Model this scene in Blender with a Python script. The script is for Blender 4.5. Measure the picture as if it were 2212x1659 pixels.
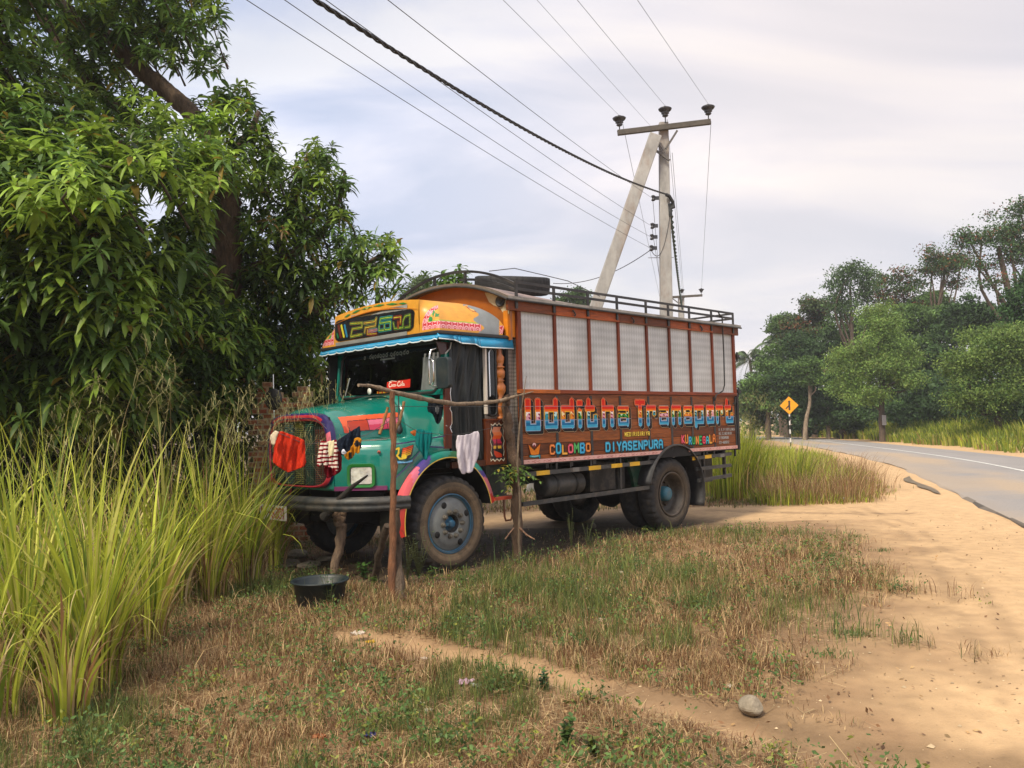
import bpy, bmesh, math, random
import numpy as np
from mathutils import Vector, Matrix
R = math.radians
S = bpy.context.scene
for o in list(bpy.data.objects): bpy.data.objects.remove(o)
random.seed(7); RNG = np.random.default_rng(11)

# ---------------------------------------------------------------- camera
FPX, CH, PITCH, ROLL = 1776.5, 1.5576, 0.05077, -0.02714      # focal in pixels of a 2212 px wide frame
def camrot():
    cp, sp = math.cos(PITCH), math.sin(PITCH)
    f = np.array([0, cp, sp]); u = np.array([0, -sp, cp]); r = np.array([1., 0, 0])
    cr, sr = math.cos(ROLL), math.sin(ROLL)
    return np.array([cr*r+sr*u, -sr*r+cr*u, f])
CR = camrot()
cd = bpy.data.cameras.new("camera"); cam = bpy.data.objects.new("camera", cd)
S.collection.objects.link(cam); S.camera = cam
cd.sensor_width = 36; cd.lens = 36*FPX/2212; cd.clip_end = 6000; cd.clip_start = 0.05
m = Matrix.Identity(4)
for i in range(3):
    m[i][0] = CR[0][i]; m[i][1] = CR[1][i]; m[i][2] = -CR[2][i]
m[0][3], m[1][3], m[2][3] = 0, 0, CH
cam.matrix_world = m
S.render.resolution_x, S.render.resolution_y = 1024, 768
S.render.engine = 'CYCLES'

# ---------------------------------------------------------------- sky and sun
SUN_EL, SUN_AZ = R(50), R(215)          # azimuth clockwise from +Y: behind the camera, a little to the left
wd = bpy.data.worlds.new("World"); S.world = wd; wd.use_nodes = True
nt = wd.node_tree; N = nt.nodes; L = nt.links; N.clear()
out = N.new('ShaderNodeOutputWorld'); bg = N.new('ShaderNodeBackground'); L.new(bg.outputs[0], out.inputs[0])
bg.inputs[1].default_value = 0.1
sky = N.new('ShaderNodeTexSky'); sky.sky_type = 'NISHITA'; sky.sun_disc = False
sky.sun_elevation = SUN_EL; sky.sun_rotation = SUN_AZ; sky.dust_density = 2.5; sky.air_density = 1.0
tc = N.new('ShaderNodeTexCoord'); sep = N.new('ShaderNodeSeparateXYZ'); L.new(tc.outputs['Generated'], sep.inputs[0])
def mth(op, a, b=None, cl=False):
    n = N.new('ShaderNodeMath'); n.operation = op; n.use_clamp = cl
    for i, v in enumerate((a, b)):
        if v is None: continue
        if isinstance(v, (int, float)): n.inputs[i].default_value = v
        else: L.new(v, n.inputs[i])
    return n.outputs[0]
zz = mth('ADD', mth('MAXIMUM', sep.outputs[2], 0.0), 0.22)
cx = N.new('ShaderNodeCombineXYZ'); L.new(mth('DIVIDE', sep.outputs[0], zz), cx.inputs[0]); L.new(mth('DIVIDE', sep.outputs[1], zz), cx.inputs[1])
mp = N.new('ShaderNodeMapping'); L.new(cx.outputs[0], mp.inputs[0]); mp.inputs['Rotation'].default_value = (0, 0, R(-38)); mp.inputs['Scale'].default_value = (1.0, 2.1, 1); mp.inputs['Location'].default_value = (3.1, .4, 0)
n1 = N.new('ShaderNodeTexNoise'); L.new(mp.outputs[0], n1.inputs[0]); n1.inputs['Scale'].default_value = 1.0; n1.inputs['Detail'].default_value = 7; n1.inputs['Roughness'].default_value = .52; n1.inputs['Distortion'].default_value = .6
n2 = N.new('ShaderNodeTexNoise'); L.new(mp.outputs[0], n2.inputs[0]); n2.inputs['Scale'].default_value = 0.42; n2.inputs['Detail'].default_value = 3
def ramp(fac, stops):
    r = N.new('ShaderNodeValToRGB'); e = r.color_ramp.elements
    while len(e) < len(stops): e.new(.5)
    for q, (p, c) in zip(e, stops): q.position = p; q.color = (*c, 1)
    L.new(fac, r.inputs[0]); return r.outputs[0]
k = 1.0
cloud = ramp(n1.outputs[0], [(.36, (.50*k, .53*k, .64*k)), (.45, (.62*k, .62*k, .71*k)), (.52, (.74*k, .71*k, .755*k)), (.61, (.88*k, .82*k, .795*k))])
c10 = N.new('ShaderNodeVectorMath'); c10.operation = 'SCALE'; L.new(cloud, c10.inputs[0]); c10.inputs['Scale'].default_value = 10
cover = mth('SUBTRACT', 1.0, mth('MULTIPLY', mth('SUBTRACT', 0.60, n2.outputs[0], True), 2.2, True), True)
cover = mth('MAXIMUM', cover, 0.55)
skt = N.new('ShaderNodeVectorMath'); skt.operation = 'SCALE'; L.new(sky.outputs[0], skt.inputs[0]); skt.inputs['Scale'].default_value = 1.0
mx = N.new('ShaderNodeMix'); mx.data_type = 'RGBA'; L.new(cover, mx.inputs[0]); L.new(skt.outputs[0], mx.inputs[6]); L.new(c10.outputs[0], mx.inputs[7])
gd = N.new('ShaderNodeVectorMath'); gd.operation = 'DOT_PRODUCT'; L.new(tc.outputs['Generated'], gd.inputs[0]); gl = Vector((.36, .86, .36)).normalized(); gd.inputs[1].default_value = gl
gw = mth('MULTIPLY', mth('POWER', mth('MAXIMUM', gd.outputs['Value'], 0.0), 11.0), .62)            # thin cloud lit from behind, warm
wm = N.new('ShaderNodeMix'); wm.data_type = 'RGBA'; L.new(gw, wm.inputs[0]); L.new(mx.outputs[2], wm.inputs[6]); wm.inputs[7].default_value = (8.0, 7.1, 6.55, 1)
def patch(prev, d, pw, amt, c):
    v = N.new('ShaderNodeVectorMath'); v.operation = 'DOT_PRODUCT'; L.new(tc.outputs['Generated'], v.inputs[0]); v.inputs[1].default_value = Vector(d).normalized()
    g_ = mth('MULTIPLY', mth('MULTIPLY', mth('POWER', mth('MAXIMUM', v.outputs['Value'], 0.0), pw), amt), mth('SUBTRACT', 1.35, n1.outputs[0]))
    w_ = N.new('ShaderNodeMix'); w_.data_type = 'RGBA'; w_.blend_type = 'MULTIPLY'; L.new(g_, w_.inputs[0]); L.new(prev, w_.inputs[6]); w_.inputs[7].default_value = (*c, 1); return w_.outputs[2]
sk_ = patch(wm.outputs[2], (-.42, .9, .42), 9, .95, (.78, .88, 1.0))          # clearer blue on the left
sk_ = patch(sk_, (.75, 1, .12), 16, .5, (.86, .92, 1.0))
sk_ = patch(sk_, (.75, .8, .75), 10, .7, (.82, .81, .82))
L.new(sk_, bg.inputs[0])
sd = bpy.data.lights.new("sun", 'SUN'); sun = bpy.data.objects.new("sun", sd); S.collection.objects.link(sun)
sd.energy = 3.4; sd.angle = R(13); sd.color = (1, .88, .68)
dvec = Vector((math.sin(SUN_AZ)*math.cos(SUN_EL), math.cos(SUN_AZ)*math.cos(SUN_EL), math.sin(SUN_EL)))
sun.rotation_euler = dvec.to_track_quat('Z', 'Y').to_euler(); sun.location = dvec*60
S.view_settings.view_transform = 'Standard'; S.view_settings.look = 'None'; S.view_settings.exposure = 0.50; S.view_settings.gamma = 1

# ---------------------------------------------------------------- layout helpers (real places of what the photo shows)
OC = np.array([0, 0, CH])
def ray(X, Y): return np.array([(X-1106)/FPX, -(Y-829.5)/FPX, 1.0]) @ CR
def at(X, Y, d):
    r = ray(X, Y); return OC+r*(d/r[1])
def gnd(X, Y, z=0.0):
    r = ray(X, Y); return OC+r*((z-CH)/r[2])
TX, TY, YAW = -1.4841, 9.7813, 0.78272                       # truck: front axle centre and heading
cY, sY = math.cos(YAW), math.sin(YAW)
def t2w(u, v, w): return np.array([TX+u*cY+v*sY, TY+u*sY-v*cY, w])
def w2t(p): a, b = p[0]-TX, p[1]-TY; return np.array([a*cY+b*sY, a*sY-b*cY, p[2]])
def onT(X, Y, ax, val):                                       # ray through the truck plane u/v/w = val -> (u,v,w)
    o = w2t(OC); e = w2t(OC+ray(X, Y))-o; i = 'uvw'.index(ax); return o+e*((val-o[i])/e[i])

# ---------------------------------------------------------------- mesh helpers
COL = S.collection
def link(o, parent=None):
    COL.objects.link(o)
    if parent is not None: o.parent = parent
    return o
def tag(o, label=None, cat=None, group=None, kind=None):
    if label: o['label'] = label
    if cat: o['category'] = cat
    if group: o['group'] = group
    if kind: o['kind'] = kind
    return o
def thing(name, label, cat, loc=(0, 0, 0), rz=0, group=None):
    o = bpy.data.objects.new(name, None); link(o); o.location = loc; o.rotation_euler = (0, 0, rz); o.empty_display_size = .2
    return tag(o, label, cat, group)
def hx(s, k=1.0):
    s = s.lstrip('#'); v = [int(s[i:i+2], 16)/255 for i in (0, 2, 4)]
    return tuple(((c/12.92) if c <= .04045 else ((c+.055)/1.055)**2.4)*k for c in v)
def npmesh(name, V, F, mat, parent=None, col=None, smooth=False):
    V = np.asarray(V, dtype=np.float32).reshape(-1, 3); F = np.asarray(F, dtype=np.int32); K = F.shape[1]
    me = bpy.data.meshes.new(name); me.vertices.add(len(V)); me.vertices.foreach_set('co', V.ravel())
    me.loops.add(F.size); me.loops.foreach_set('vertex_index', F.ravel())
    me.polygons.add(len(F)); me.polygons.foreach_set('loop_start', np.arange(0, F.size, K, dtype=np.int32))
    if smooth: me.polygons.foreach_set('use_smooth', np.ones(len(F), dtype=bool))
    me.update(calc_edges=True); me.validate()
    if col is not None:
        a = me.color_attributes.new('Col', 'FLOAT_COLOR', 'CORNER'); c = np.asarray(col, dtype=np.float32)
        if len(c) == len(F): c = np.repeat(c, K, axis=0)
        a.data.foreach_set('color', np.concatenate([c, np.ones((len(c), 1), np.float32)], 1).ravel())
    o = bpy.data.objects.new(name, me); link(o, parent)
    if mat: me.materials.append(mat)
    return o
class MB:
    def __init__(s, tf=None): s.v = []; s.f = []; s.c = []; s.sm = []; s.tf = tf; s.col = (1, 1, 1)
    def add(s, vs, fs, sm=False, col=None):
        b = len(s.v)
        for p in vs: s.v.append(tuple(s.tf(*p)) if s.tf else tuple(p))
        for f in fs: s.f.append(tuple(b+i for i in f)); s.c.append(col or s.col); s.sm.append(sm)
    def box(s, a, b, col=None):
        x0, y0, z0 = a; x1, y1, z1 = b
        s.add([(x0, y0, z0), (x1, y0, z0), (x1, y1, z0), (x0, y1, z0), (x0, y0, z1), (x1, y0, z1), (x1, y1, z1), (x0, y1, z1)],
              [(0, 3, 2, 1), (4, 5, 6, 7), (0, 1, 5, 4), (1, 2, 6, 5), (2, 3, 7, 6), (3, 0, 4, 7)], False, col)
    def bar(s, p, q, w, h=None, up=(0, 0, 1), col=None):          # box beam between two points
        h = h or w; p = Vector(p); q = Vector(q); d = (q-p).normalized(); up = Vector(up)
        a = d.cross(up)
        if a.length < 1e-4: a = d.cross(Vector((1, 0, 0)))
        a.normalize(); b = a.cross(d).normalized(); vs = []
        for e in (p, q):
            for i, j in ((-1, -1), (1, -1), (1, 1), (-1, 1)): vs.append(tuple(e+a*(i*w/2)+b*(j*h/2)))
        s.add(vs, [(3, 2, 1, 0), (4, 5, 6, 7), (0, 1, 5, 4), (1, 2, 6, 5), (2, 3, 7, 6), (3, 0, 4, 7)], False, col)
    def tube(s, pts, r, n=8, col=None, caps=True):
        pts = [Vector(p) for p in pts]; m = len(pts); rr = r if isinstance(r, (list, tuple, np.ndarray)) else [r]*m
        d0 = (pts[1]-pts[0]).normalized(); a = d0.cross(Vector((0, 0, 1)))
        if a.length < 1e-3: a = d0.cross(Vector((1, 0, 0)))
        a.normalize(); vs = []
        for i, p in enumerate(pts):
            d = (pts[min(i+1, m-1)]-pts[max(i-1, 0)]).normalized()
            a = (a-d*a.dot(d)); a.normalize(); b = d.cross(a)
            for k in range(n):
                t = 2*math.pi*k/n; vs.append(tuple(p+(a*math.cos(t)+b*math.sin(t))*rr[i]))
        fs = [(i*n+k, i*n+(k+1) % n, (i+1)*n+(k+1) % n, (i+1)*n+k) for i in range(m-1) for k in range(n)]
        s.add(vs, fs, True, col)
        if caps: s.add([vs[k] for k in range(n)][::-1], [tuple(range(n))], False, col); s.add([vs[(m-1)*n+k] for k in range(n)], [tuple(range(n))], False, col)
    def lathe(s, c, axis, prof, n=32, col=None, cols=None, sm=True, arc=(0, 1), rfun=None):   # prof: (offset along axis, radius)
        c = Vector(c); ax = Vector(axis).normalized(); a = ax.orthogonal().normalized()
        if abs(ax.z) < .5: a = Vector((0, 0, 1))-ax*ax.z; a.normalize()
        b = ax.cross(a); full = arc == (0, 1); cnt = n if full else n+1; vs = []
        for j, (o_, r_) in enumerate(prof):
            for k in range(cnt):
                t = 2*math.pi*(arc[0]+(arc[1]-arc[0])*k/n); r2 = rfun(j, k, r_) if rfun else r_
                vs.append(tuple(c+ax*o_+(a*math.cos(t)+b*math.sin(t))*r2))
        for j in range(len(prof)-1):
            fs = [(j*cnt+k, j*cnt+(k+1) % cnt, (j+1)*cnt+(k+1) % cnt, (j+1)*cnt+k) for k in range(n)]
            if j == 0: s.add(vs, fs, sm, cols[j] if cols else col); base = len(s.v)-len(vs)
            else:
                for f in fs: s.f.append(tuple(base+i for i in f)); s.c.append((cols[j] if cols else col) or s.col); s.sm.append(sm)
    def grid(s, fn, na, nb, sm=True, col=None, colfn=None):
        vs = [fn(i/na, j/nb) for i in range(na+1) for j in range(nb+1)]; b = len(s.v)
        for p in vs: s.v.append(tuple(s.tf(*p)) if s.tf else tuple(p))
        for i in range(na):
            for j in range(nb):
                q = i*(nb+1)+j; s.f.append((b+q, b+q+nb+1, b+q+nb+2, b+q+1)); s.sm.append(sm)
                s.c.append(colfn((i+.5)/na, (j+.5)/nb) if colfn else (col or s.col))
    def prism(s, poly, fn0, fn1, col=None, sm=False):          # polygon extruded between two placings
        n = len(poly); s.add([fn0(*p) for p in poly]+[fn1(*p) for p in poly],
            [tuple(range(n))[::-1], tuple(range(n, 2*n))]+[(i, (i+1) % n, n+(i+1) % n, n+i) for i in range(n)], sm, col)
    def build(s, name, mat, parent=None, bevel=0, solid=0, fix=False):
        me = bpy.data.meshes.new(name); me.from_pydata(s.v, [], s.f)
        me.polygons.foreach_set('use_smooth', s.sm)
        a = me.color_attributes.new('Col', 'FLOAT_COLOR', 'CORNER'); c = []
        for p, cc in zip(me.polygons, s.c): c += [*cc[:3], 1]*p.loop_total
        a.data.foreach_set('color', c)
        if fix:
            bm = bmesh.new(); bm.from_mesh(me); bmesh.ops.recalc_face_normals(bm, faces=bm.faces); bm.to_mesh(me); bm.free()
        o = bpy.data.objects.new(name, me); link(o, parent)
        if mat: me.materials.append(mat)
        if solid: md = o.modifiers.new('s', 'SOLIDIFY'); md.thickness = solid; md.offset = 0
        if bevel: md = o.modifiers.new('b', 'BEVEL'); md.width = bevel; md.segments = 2; md.limit_method = 'ANGLE'; md.angle_limit = R(40)
        return o
def T3(u, v, w): return (u, -v, w)                            # truck coordinates -> the truck's own frame
def TM(): return MB(T3)

# ---------------------------------------------------------------- materials
def M(name, col=None, rough=.6, metal=0.0, var=.15, scale=6, bump=0.0, bscale=60, spec=.5, transl=0, coat=0, dirt=None, dirt_amt=.4, dscale=3, stretch=None, emis=None):
    m = bpy.data.materials.new(name); m.use_nodes = True; nt = m.node_tree; N = nt.nodes; L = nt.links
    p = N['Principled BSDF']; p.inputs['Roughness'].default_value = rough; p.inputs['Metallic'].default_value = metal
    p.inputs['Specular IOR Level'].default_value = spec
    if coat: p.inputs['Coat Weight'].default_value = coat; p.inputs['Coat Roughness'].default_value = .08
    tc = N.new('ShaderNodeTexCoord'); co = tc.outputs['Object']
    if stretch:
        mp = N.new('ShaderNodeMapping'); L.new(co, mp.inputs[0]); mp.inputs['Scale'].default_value = stretch; co = mp.outputs[0]
    if col is None: a = N.new('ShaderNodeAttribute'); a.attribute_name = 'Col'; base = a.outputs['Color']
    else: a = N.new('ShaderNodeRGB'); a.outputs[0].default_value = (*col[:3], 1); base = a.outputs[0]
    if var:
        n = N.new('ShaderNodeTexNoise'); L.new(co, n.inputs[0]); n.inputs['Scale'].default_value = scale; n.inputs['Detail'].default_value = 5; n.inputs['Roughness'].default_value = .65
        r = N.new('ShaderNodeMapRange'); L.new(n.outputs[0], r.inputs[0]); r.inputs[1].default_value = .3; r.inputs[2].default_value = .7; r.inputs[3].default_value = 1-var; r.inputs[4].default_value = 1+var
        s = N.new('ShaderNodeVectorMath'); s.operation = 'SCALE'; L.new(base, s.inputs[0]); L.new(r.outputs[0], s.inputs['Scale']); base = s.outputs[0]
        rr = N.new('ShaderNodeMapRange'); L.new(n.outputs[0], rr.inputs[0]); rr.inputs[3].default_value = rough*.8; rr.inputs[4].default_value = min(1, rough*1.25); L.new(rr.outputs[0], p.inputs['Roughness'])
    if dirt:
        n = N.new('ShaderNodeTexNoise'); L.new(co, n.inputs[0]); n.inputs['Scale'].default_value = dscale; n.inputs['Detail'].default_value = 8; n.inputs['Roughness'].default_value = .7
        r = N.new('ShaderNodeMapRange'); L.new(n.outputs[0], r.inputs[0]); r.inputs[1].default_value = .48; r.inputs[2].default_value = .68; r.inputs[3].default_value = 0; r.inputs[4].default_value = dirt_amt
        mx = N.new('ShaderNodeMix'); mx.data_type = 'RGBA'; L.new(r.outputs[0], mx.inputs[0]); L.new(base, mx.inputs[6]); mx.inputs[7].default_value = (*dirt, 1); base = mx.outputs[2]
    L.new(base, p.inputs['Base Color'])
    if bump:
        n = N.new('ShaderNodeTexNoise'); L.new(co, n.inputs[0]); n.inputs['Scale'].default_value = bscale; n.inputs['Detail'].default_value = 6
        b = N.new('ShaderNodeBump'); b.inputs['Strength'].default_value = bump; b.inputs['Distance'].default_value = .02; L.new(n.outputs[0], b.inputs['Height']); L.new(b.outputs[0], p.inputs['Normal'])
    if transl:
        t = N.new('ShaderNodeBsdfTranslucent'); L.new(base, t.inputs[0]); ms = N.new('ShaderNodeMixShader'); ms.inputs[0].default_value = transl
        o = N['Material Output']; L.new(p.outputs[0], ms.inputs[1]); L.new(t.outputs[0], ms.inputs[2]); L.new(ms.outputs[0], o.inputs[0])
    return m
MAT = dict(
    teal=M('teal_paint', hx('#067468', .98), .22, var=.12, scale=3, coat=.8, dirt=hx('#6b6248'), dirt_amt=.22, bump=.02, bscale=9),
    paint=M('sign_paint', None, .4, var=.12, scale=9, dirt=hx('#5a4a35'), dirt_amt=.25),
    gloss=M('gloss_paint', None, .32, var=.12, scale=5, coat=.15, dirt=hx('#5b5040'), dirt_amt=.12),
    letter=M('sign_writers_enamel', None, .65, var=.14, scale=12, spec=.15),
    dirtym=M('worn_painted_steel', None, .5, var=.25, scale=14, dirt=hx('#5f564a'), dirt_amt=.6, dscale=7, bump=.1, bscale=80),
    black=M('black_steel', (.018, .018, .02), .5, var=.4, scale=10, bump=.15, bscale=60, dirt=(.08, .07, .06), dirt_amt=.5),
    dark=M('dark_interior', (.006, .006, .007), .8, var=.3),
    tarp=M('black_tarpaulin', (.006, .010, .011), .5, var=.5, scale=4, bump=.5, bscale=5),
    rubber=M('tyre_rubber', None, .85, var=.35, scale=20, bump=.25, bscale=90, dirt=hx('#6f6252', .7), dirt_amt=.45, dscale=9),
    chrome=M('chrome', (.8, .8, .8), .15, 1.0, var=.1),
    wood=M('varnished_wood', None, .5, var=.42, scale=5, stretch=(1.2, 6, 14), bump=.12, bscale=12, coat=.05, spec=.3, dirt=hx('#2a1006'), dirt_amt=.55, dscale=1.6),
    woodv=M('varnished_wood_upright', None, .5, var=.3, scale=5, stretch=(14, 14, 1.2), bump=.1, bscale=12, coat=.05, spec=.3, dirt=hx('#2a1006'), dirt_amt=.4),
    stick=M('rough_bark_stick', None, .9, var=.5, scale=14, stretch=(4, 4, 1), bump=1.0, bscale=22, dirt=hx('#2a1e16'), dirt_amt=.85, dscale=7),
    bark=M('tree_bark', None, .9, var=.5, scale=5, stretch=(4, 4, 1), bump=1.0, bscale=10, dirt=(.03, .025, .02), dirt_amt=.7, dscale=2),
    concrete=M('weathered_concrete', (.33, .325, .32), .85, var=.28, scale=4, bump=.3, bscale=40, dirt=hx('#7a5a3f'), dirt_amt=.55, dscale=2.2, stretch=(1, 1, .45)),
    iron=M('galvanised_iron', (.12, .11, .105), .55, .3, var=.3, scale=20),
    porcelain=M('dark_porcelain', (.035, .035, .04), .25, var=.2),
    wire=M('aluminium_wire', (.06, .06, .065), .6),
    cable=M('black_cable', (.02, .022, .025), .55),
    leaf=M('mango_leaf', None, .45, var=.3, scale=7, transl=.36, spec=.4),
    foliage=M('foliage', None, .6, var=.35, scale=.9, transl=.25, spec=.25),
    grass=M('grass_blade', None, .55, var=.2, scale=4, transl=.32, spec=.3),
    cloth=M('cotton_cloth', None, .9, var=.12, scale=14, bump=.25, bscale=25, transl=.12, spec=.1),
    plastic=M('dark_plastic', hx('#1c2a30', .8), .45, var=.25, scale=8, dirt=hx('#55503f'), dirt_amt=.35),
    stone=M('stone', hx('#8a8070'), .9, var=.35, scale=12, bump=.8, bscale=18, dirt=hx('#3f3a30'), dirt_amt=.5, dscale=8),
    litter=M('litter', None, .6, var=.1, transl=.2),
    brick=M('old_brick', None, .95, var=.35, scale=12, bump=.6, bscale=30),
    white=M('white_paint', hx('#d8d8d4'), .4, var=.1),
)
def glassmat(name, tint, gl=.10, rough=.03):
    m = bpy.data.materials.new(name); m.use_nodes = True; nt = m.node_tree; N = nt.nodes; L = nt.links; o = N['Material Output']; N.remove(N['Principled BSDF'])
    t = N.new('ShaderNodeBsdfTransparent'); t.inputs[0].default_value = (*tint, 1); g = N.new('ShaderNodeBsdfGlossy'); g.inputs['Roughness'].default_value = rough
    f = N.new('ShaderNodeFresnel'); f.inputs[0].default_value = 1.5; a = N.new('ShaderNodeMath'); a.operation = 'ADD'; a.inputs[1].default_value = gl*.2; L.new(f.outputs[0], a.inputs[0])
    ms = N.new('ShaderNodeMixShader'); L.new(a.outputs[0], ms.inputs[0]); L.new(t.outputs[0], ms.inputs[1]); L.new(g.outputs[0], ms.inputs[2]); L.new(ms.outputs[0], o.inputs[0]); return m
MAT['glass'] = glassmat('windscreen_glass', (.82, .86, .86))
def checker(name, col, pu, pw, metal=.5, rough=.42, lo=.62):
    m = M(name, col, rough, metal, var=0); nt = m.node_tree; N = nt.nodes; L = nt.links; p = N['Principled BSDF']
    tc = N.new('ShaderNodeTexCoord'); sp = N.new('ShaderNodeSeparateXYZ'); L.new(tc.outputs['Object'], sp.inputs[0])
    def mt(op, a, b):
        n = N.new('ShaderNodeMath'); n.operation = op
        for i, v in enumerate((a, b)):
            if v is None: continue
            if isinstance(v, (int, float)): n.inputs[i].default_value = v
            else: L.new(v, n.inputs[i])
        return n.outputs[0]
    a = mt('MULTIPLY', sp.outputs[0], math.pi/pu); b = mt('MULTIPLY', sp.outputs[2], math.pi/pw)
    w = mt('MULTIPLY', mt('SINE', mt('ADD', a, b), None), mt('SINE', mt('SUBTRACT', a, b), None))
    r = N.new('ShaderNodeMapRange'); L.new(w, r.inputs[0]); r.inputs[1].default_value = -.25; r.inputs[2].default_value = .25
    n = N.new('ShaderNodeTexNoise'); L.new(tc.outputs['Object'], n.inputs[0]); n.inputs['Scale'].default_value = 2.2; n.inputs['Detail'].default_value = 6
    mx = N.new('ShaderNodeMix'); mx.data_type = 'RGBA'; L.new(r.outputs[0], mx.inputs[0]); mx.inputs[6].default_value = (*[c*lo for c in col], 1); mx.inputs[7].default_value = (*col, 1)
    s = N.new('ShaderNodeVectorMath'); s.operation = 'SCALE'; L.new(mx.outputs[2], s.inputs[0])
    r2 = N.new('ShaderNodeMapRange'); L.new(n.outputs[0], r2.inputs[0]); r2.inputs[1].default_value = .3; r2.inputs[2].default_value = .7; r2.inputs[3].default_value = .82; r2.inputs[4].default_value = 1.12
    L.new(r2.outputs[0], s.inputs['Scale']); L.new(s.outputs[0], p.inputs['Base Color'])
    bp = N.new('ShaderNodeBump'); bp.inputs['Strength'].default_value = .08; bp.inputs['Distance'].default_value = .01; L.new(w, bp.inputs['Height']); L.new(bp.outputs[0], p.inputs['Normal'])
    return m
MAT['alu'] = checker('embossed_aluminium', (.53, .545, .55), .055, .105, .25, .45, .82)
MAT['plate'] = checker('checker_plate', (.26, .235, .21), .03, .045, .5, .4, .6)

# ---------------------------------------------------------------- painted artwork, rasterised to small painted faces
class Art:
    def __init__(s, a0, a1, b0, b1, res):
        s.a0, s.b0, s.res = a0, b0, res; s.w = int(round((a1-a0)/res)); s.h = int(round((b1-b0)/res))
        s.pal = []; s.g = np.full((s.h, s.w), -1, np.int32)
        s.A, s.B = np.meshgrid(a0+(np.arange(s.w)+.5)*res, b0+(np.arange(s.h)+.5)*res)
    def ci(s, c):
        c = tuple(c)
        if c in s.pal: return s.pal.index(c)
        s.pal.append(c); return len(s.pal)-1
    def put(s, mask, c): s.g[mask] = s.ci(c)
    def polym(s, pts):
        m = np.zeros(s.g.shape, bool); n = len(pts)
        for i in range(n):
            (x0, y0), (x1, y1) = pts[i], pts[(i+1) % n]
            if y0 == y1: continue
            c = ((y0 > s.B) != (y1 > s.B)) & (s.A < (x1-x0)*(s.B-y0)/(y1-y0)+x0); m ^= c
        return m
    def strokem(s, pts, w, sq=False):
        m = np.zeros(s.g.shape, bool)
        for (x0, y0), (x1, y1) in zip(pts[:-1], pts[1:]):
            if sq:
                m |= (s.A >= min(x0, x1)-w/2) & (s.A <= max(x0, x1)+w/2) & (s.B >= min(y0, y1)-w/2) & (s.B <= max(y0, y1)+w/2); continue
            dx, dy = x1-x0, y1-y0; l = dx*dx+dy*dy+1e-12; t = np.clip(((s.A-x0)*dx+(s.B-y0)*dy)/l, 0, 1)
            m |= (s.A-x0-t*dx)**2+(s.B-y0-t*dy)**2 <= w*w/4
        return m
    def poly(s, pts, c): s.put(s.polym(pts), c)
    def stroke(s, pts, w, c, sq=False): s.put(s.strokem(pts, w, sq), c)
    def disc(s, x, y, r, c, ry=None): s.put(((s.A-x)/r)**2+((s.B-y)/(ry or r))**2 <= 1, c)
    def grow(s, m, n):
        for _ in range(n):
            k = m.copy(); k[1:] |= m[:-1]; k[:-1] |= m[1:]; k[:, 1:] |= m[:, :-1]; k[:, :-1] |= m[:, 1:]; m = k
        return m
    def build(s, name, fn, mat, parent, maxrun=60):
        V = []; F = []; C = []; used = np.zeros(s.g.shape, bool)
        for j in range(s.h):
            i = 0
            while i < s.w:
                c = s.g[j, i]
                if c < 0 or used[j, i]: i += 1; continue
                e = i
                while e < s.w and s.g[j, e] == c and not used[j, e] and e-i < maxrun: e += 1
                t = j+1
                while t < s.h and t-j < maxrun and (s.g[t, i:e] == c).all() and not used[t, i:e].any(): t += 1
                used[j:t, i:e] = True; b = len(V); r = s.res
                for a_, b_ in ((i, j), (e, j), (e, t), (i, t)): V.append(fn(s.a0+a_*r, s.b0+b_*r))
                F.append((b, b+1, b+2, b+3)); C.append(s.pal[c]); i = e
        return npmesh(name, V, F, mat, parent, C)
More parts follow.
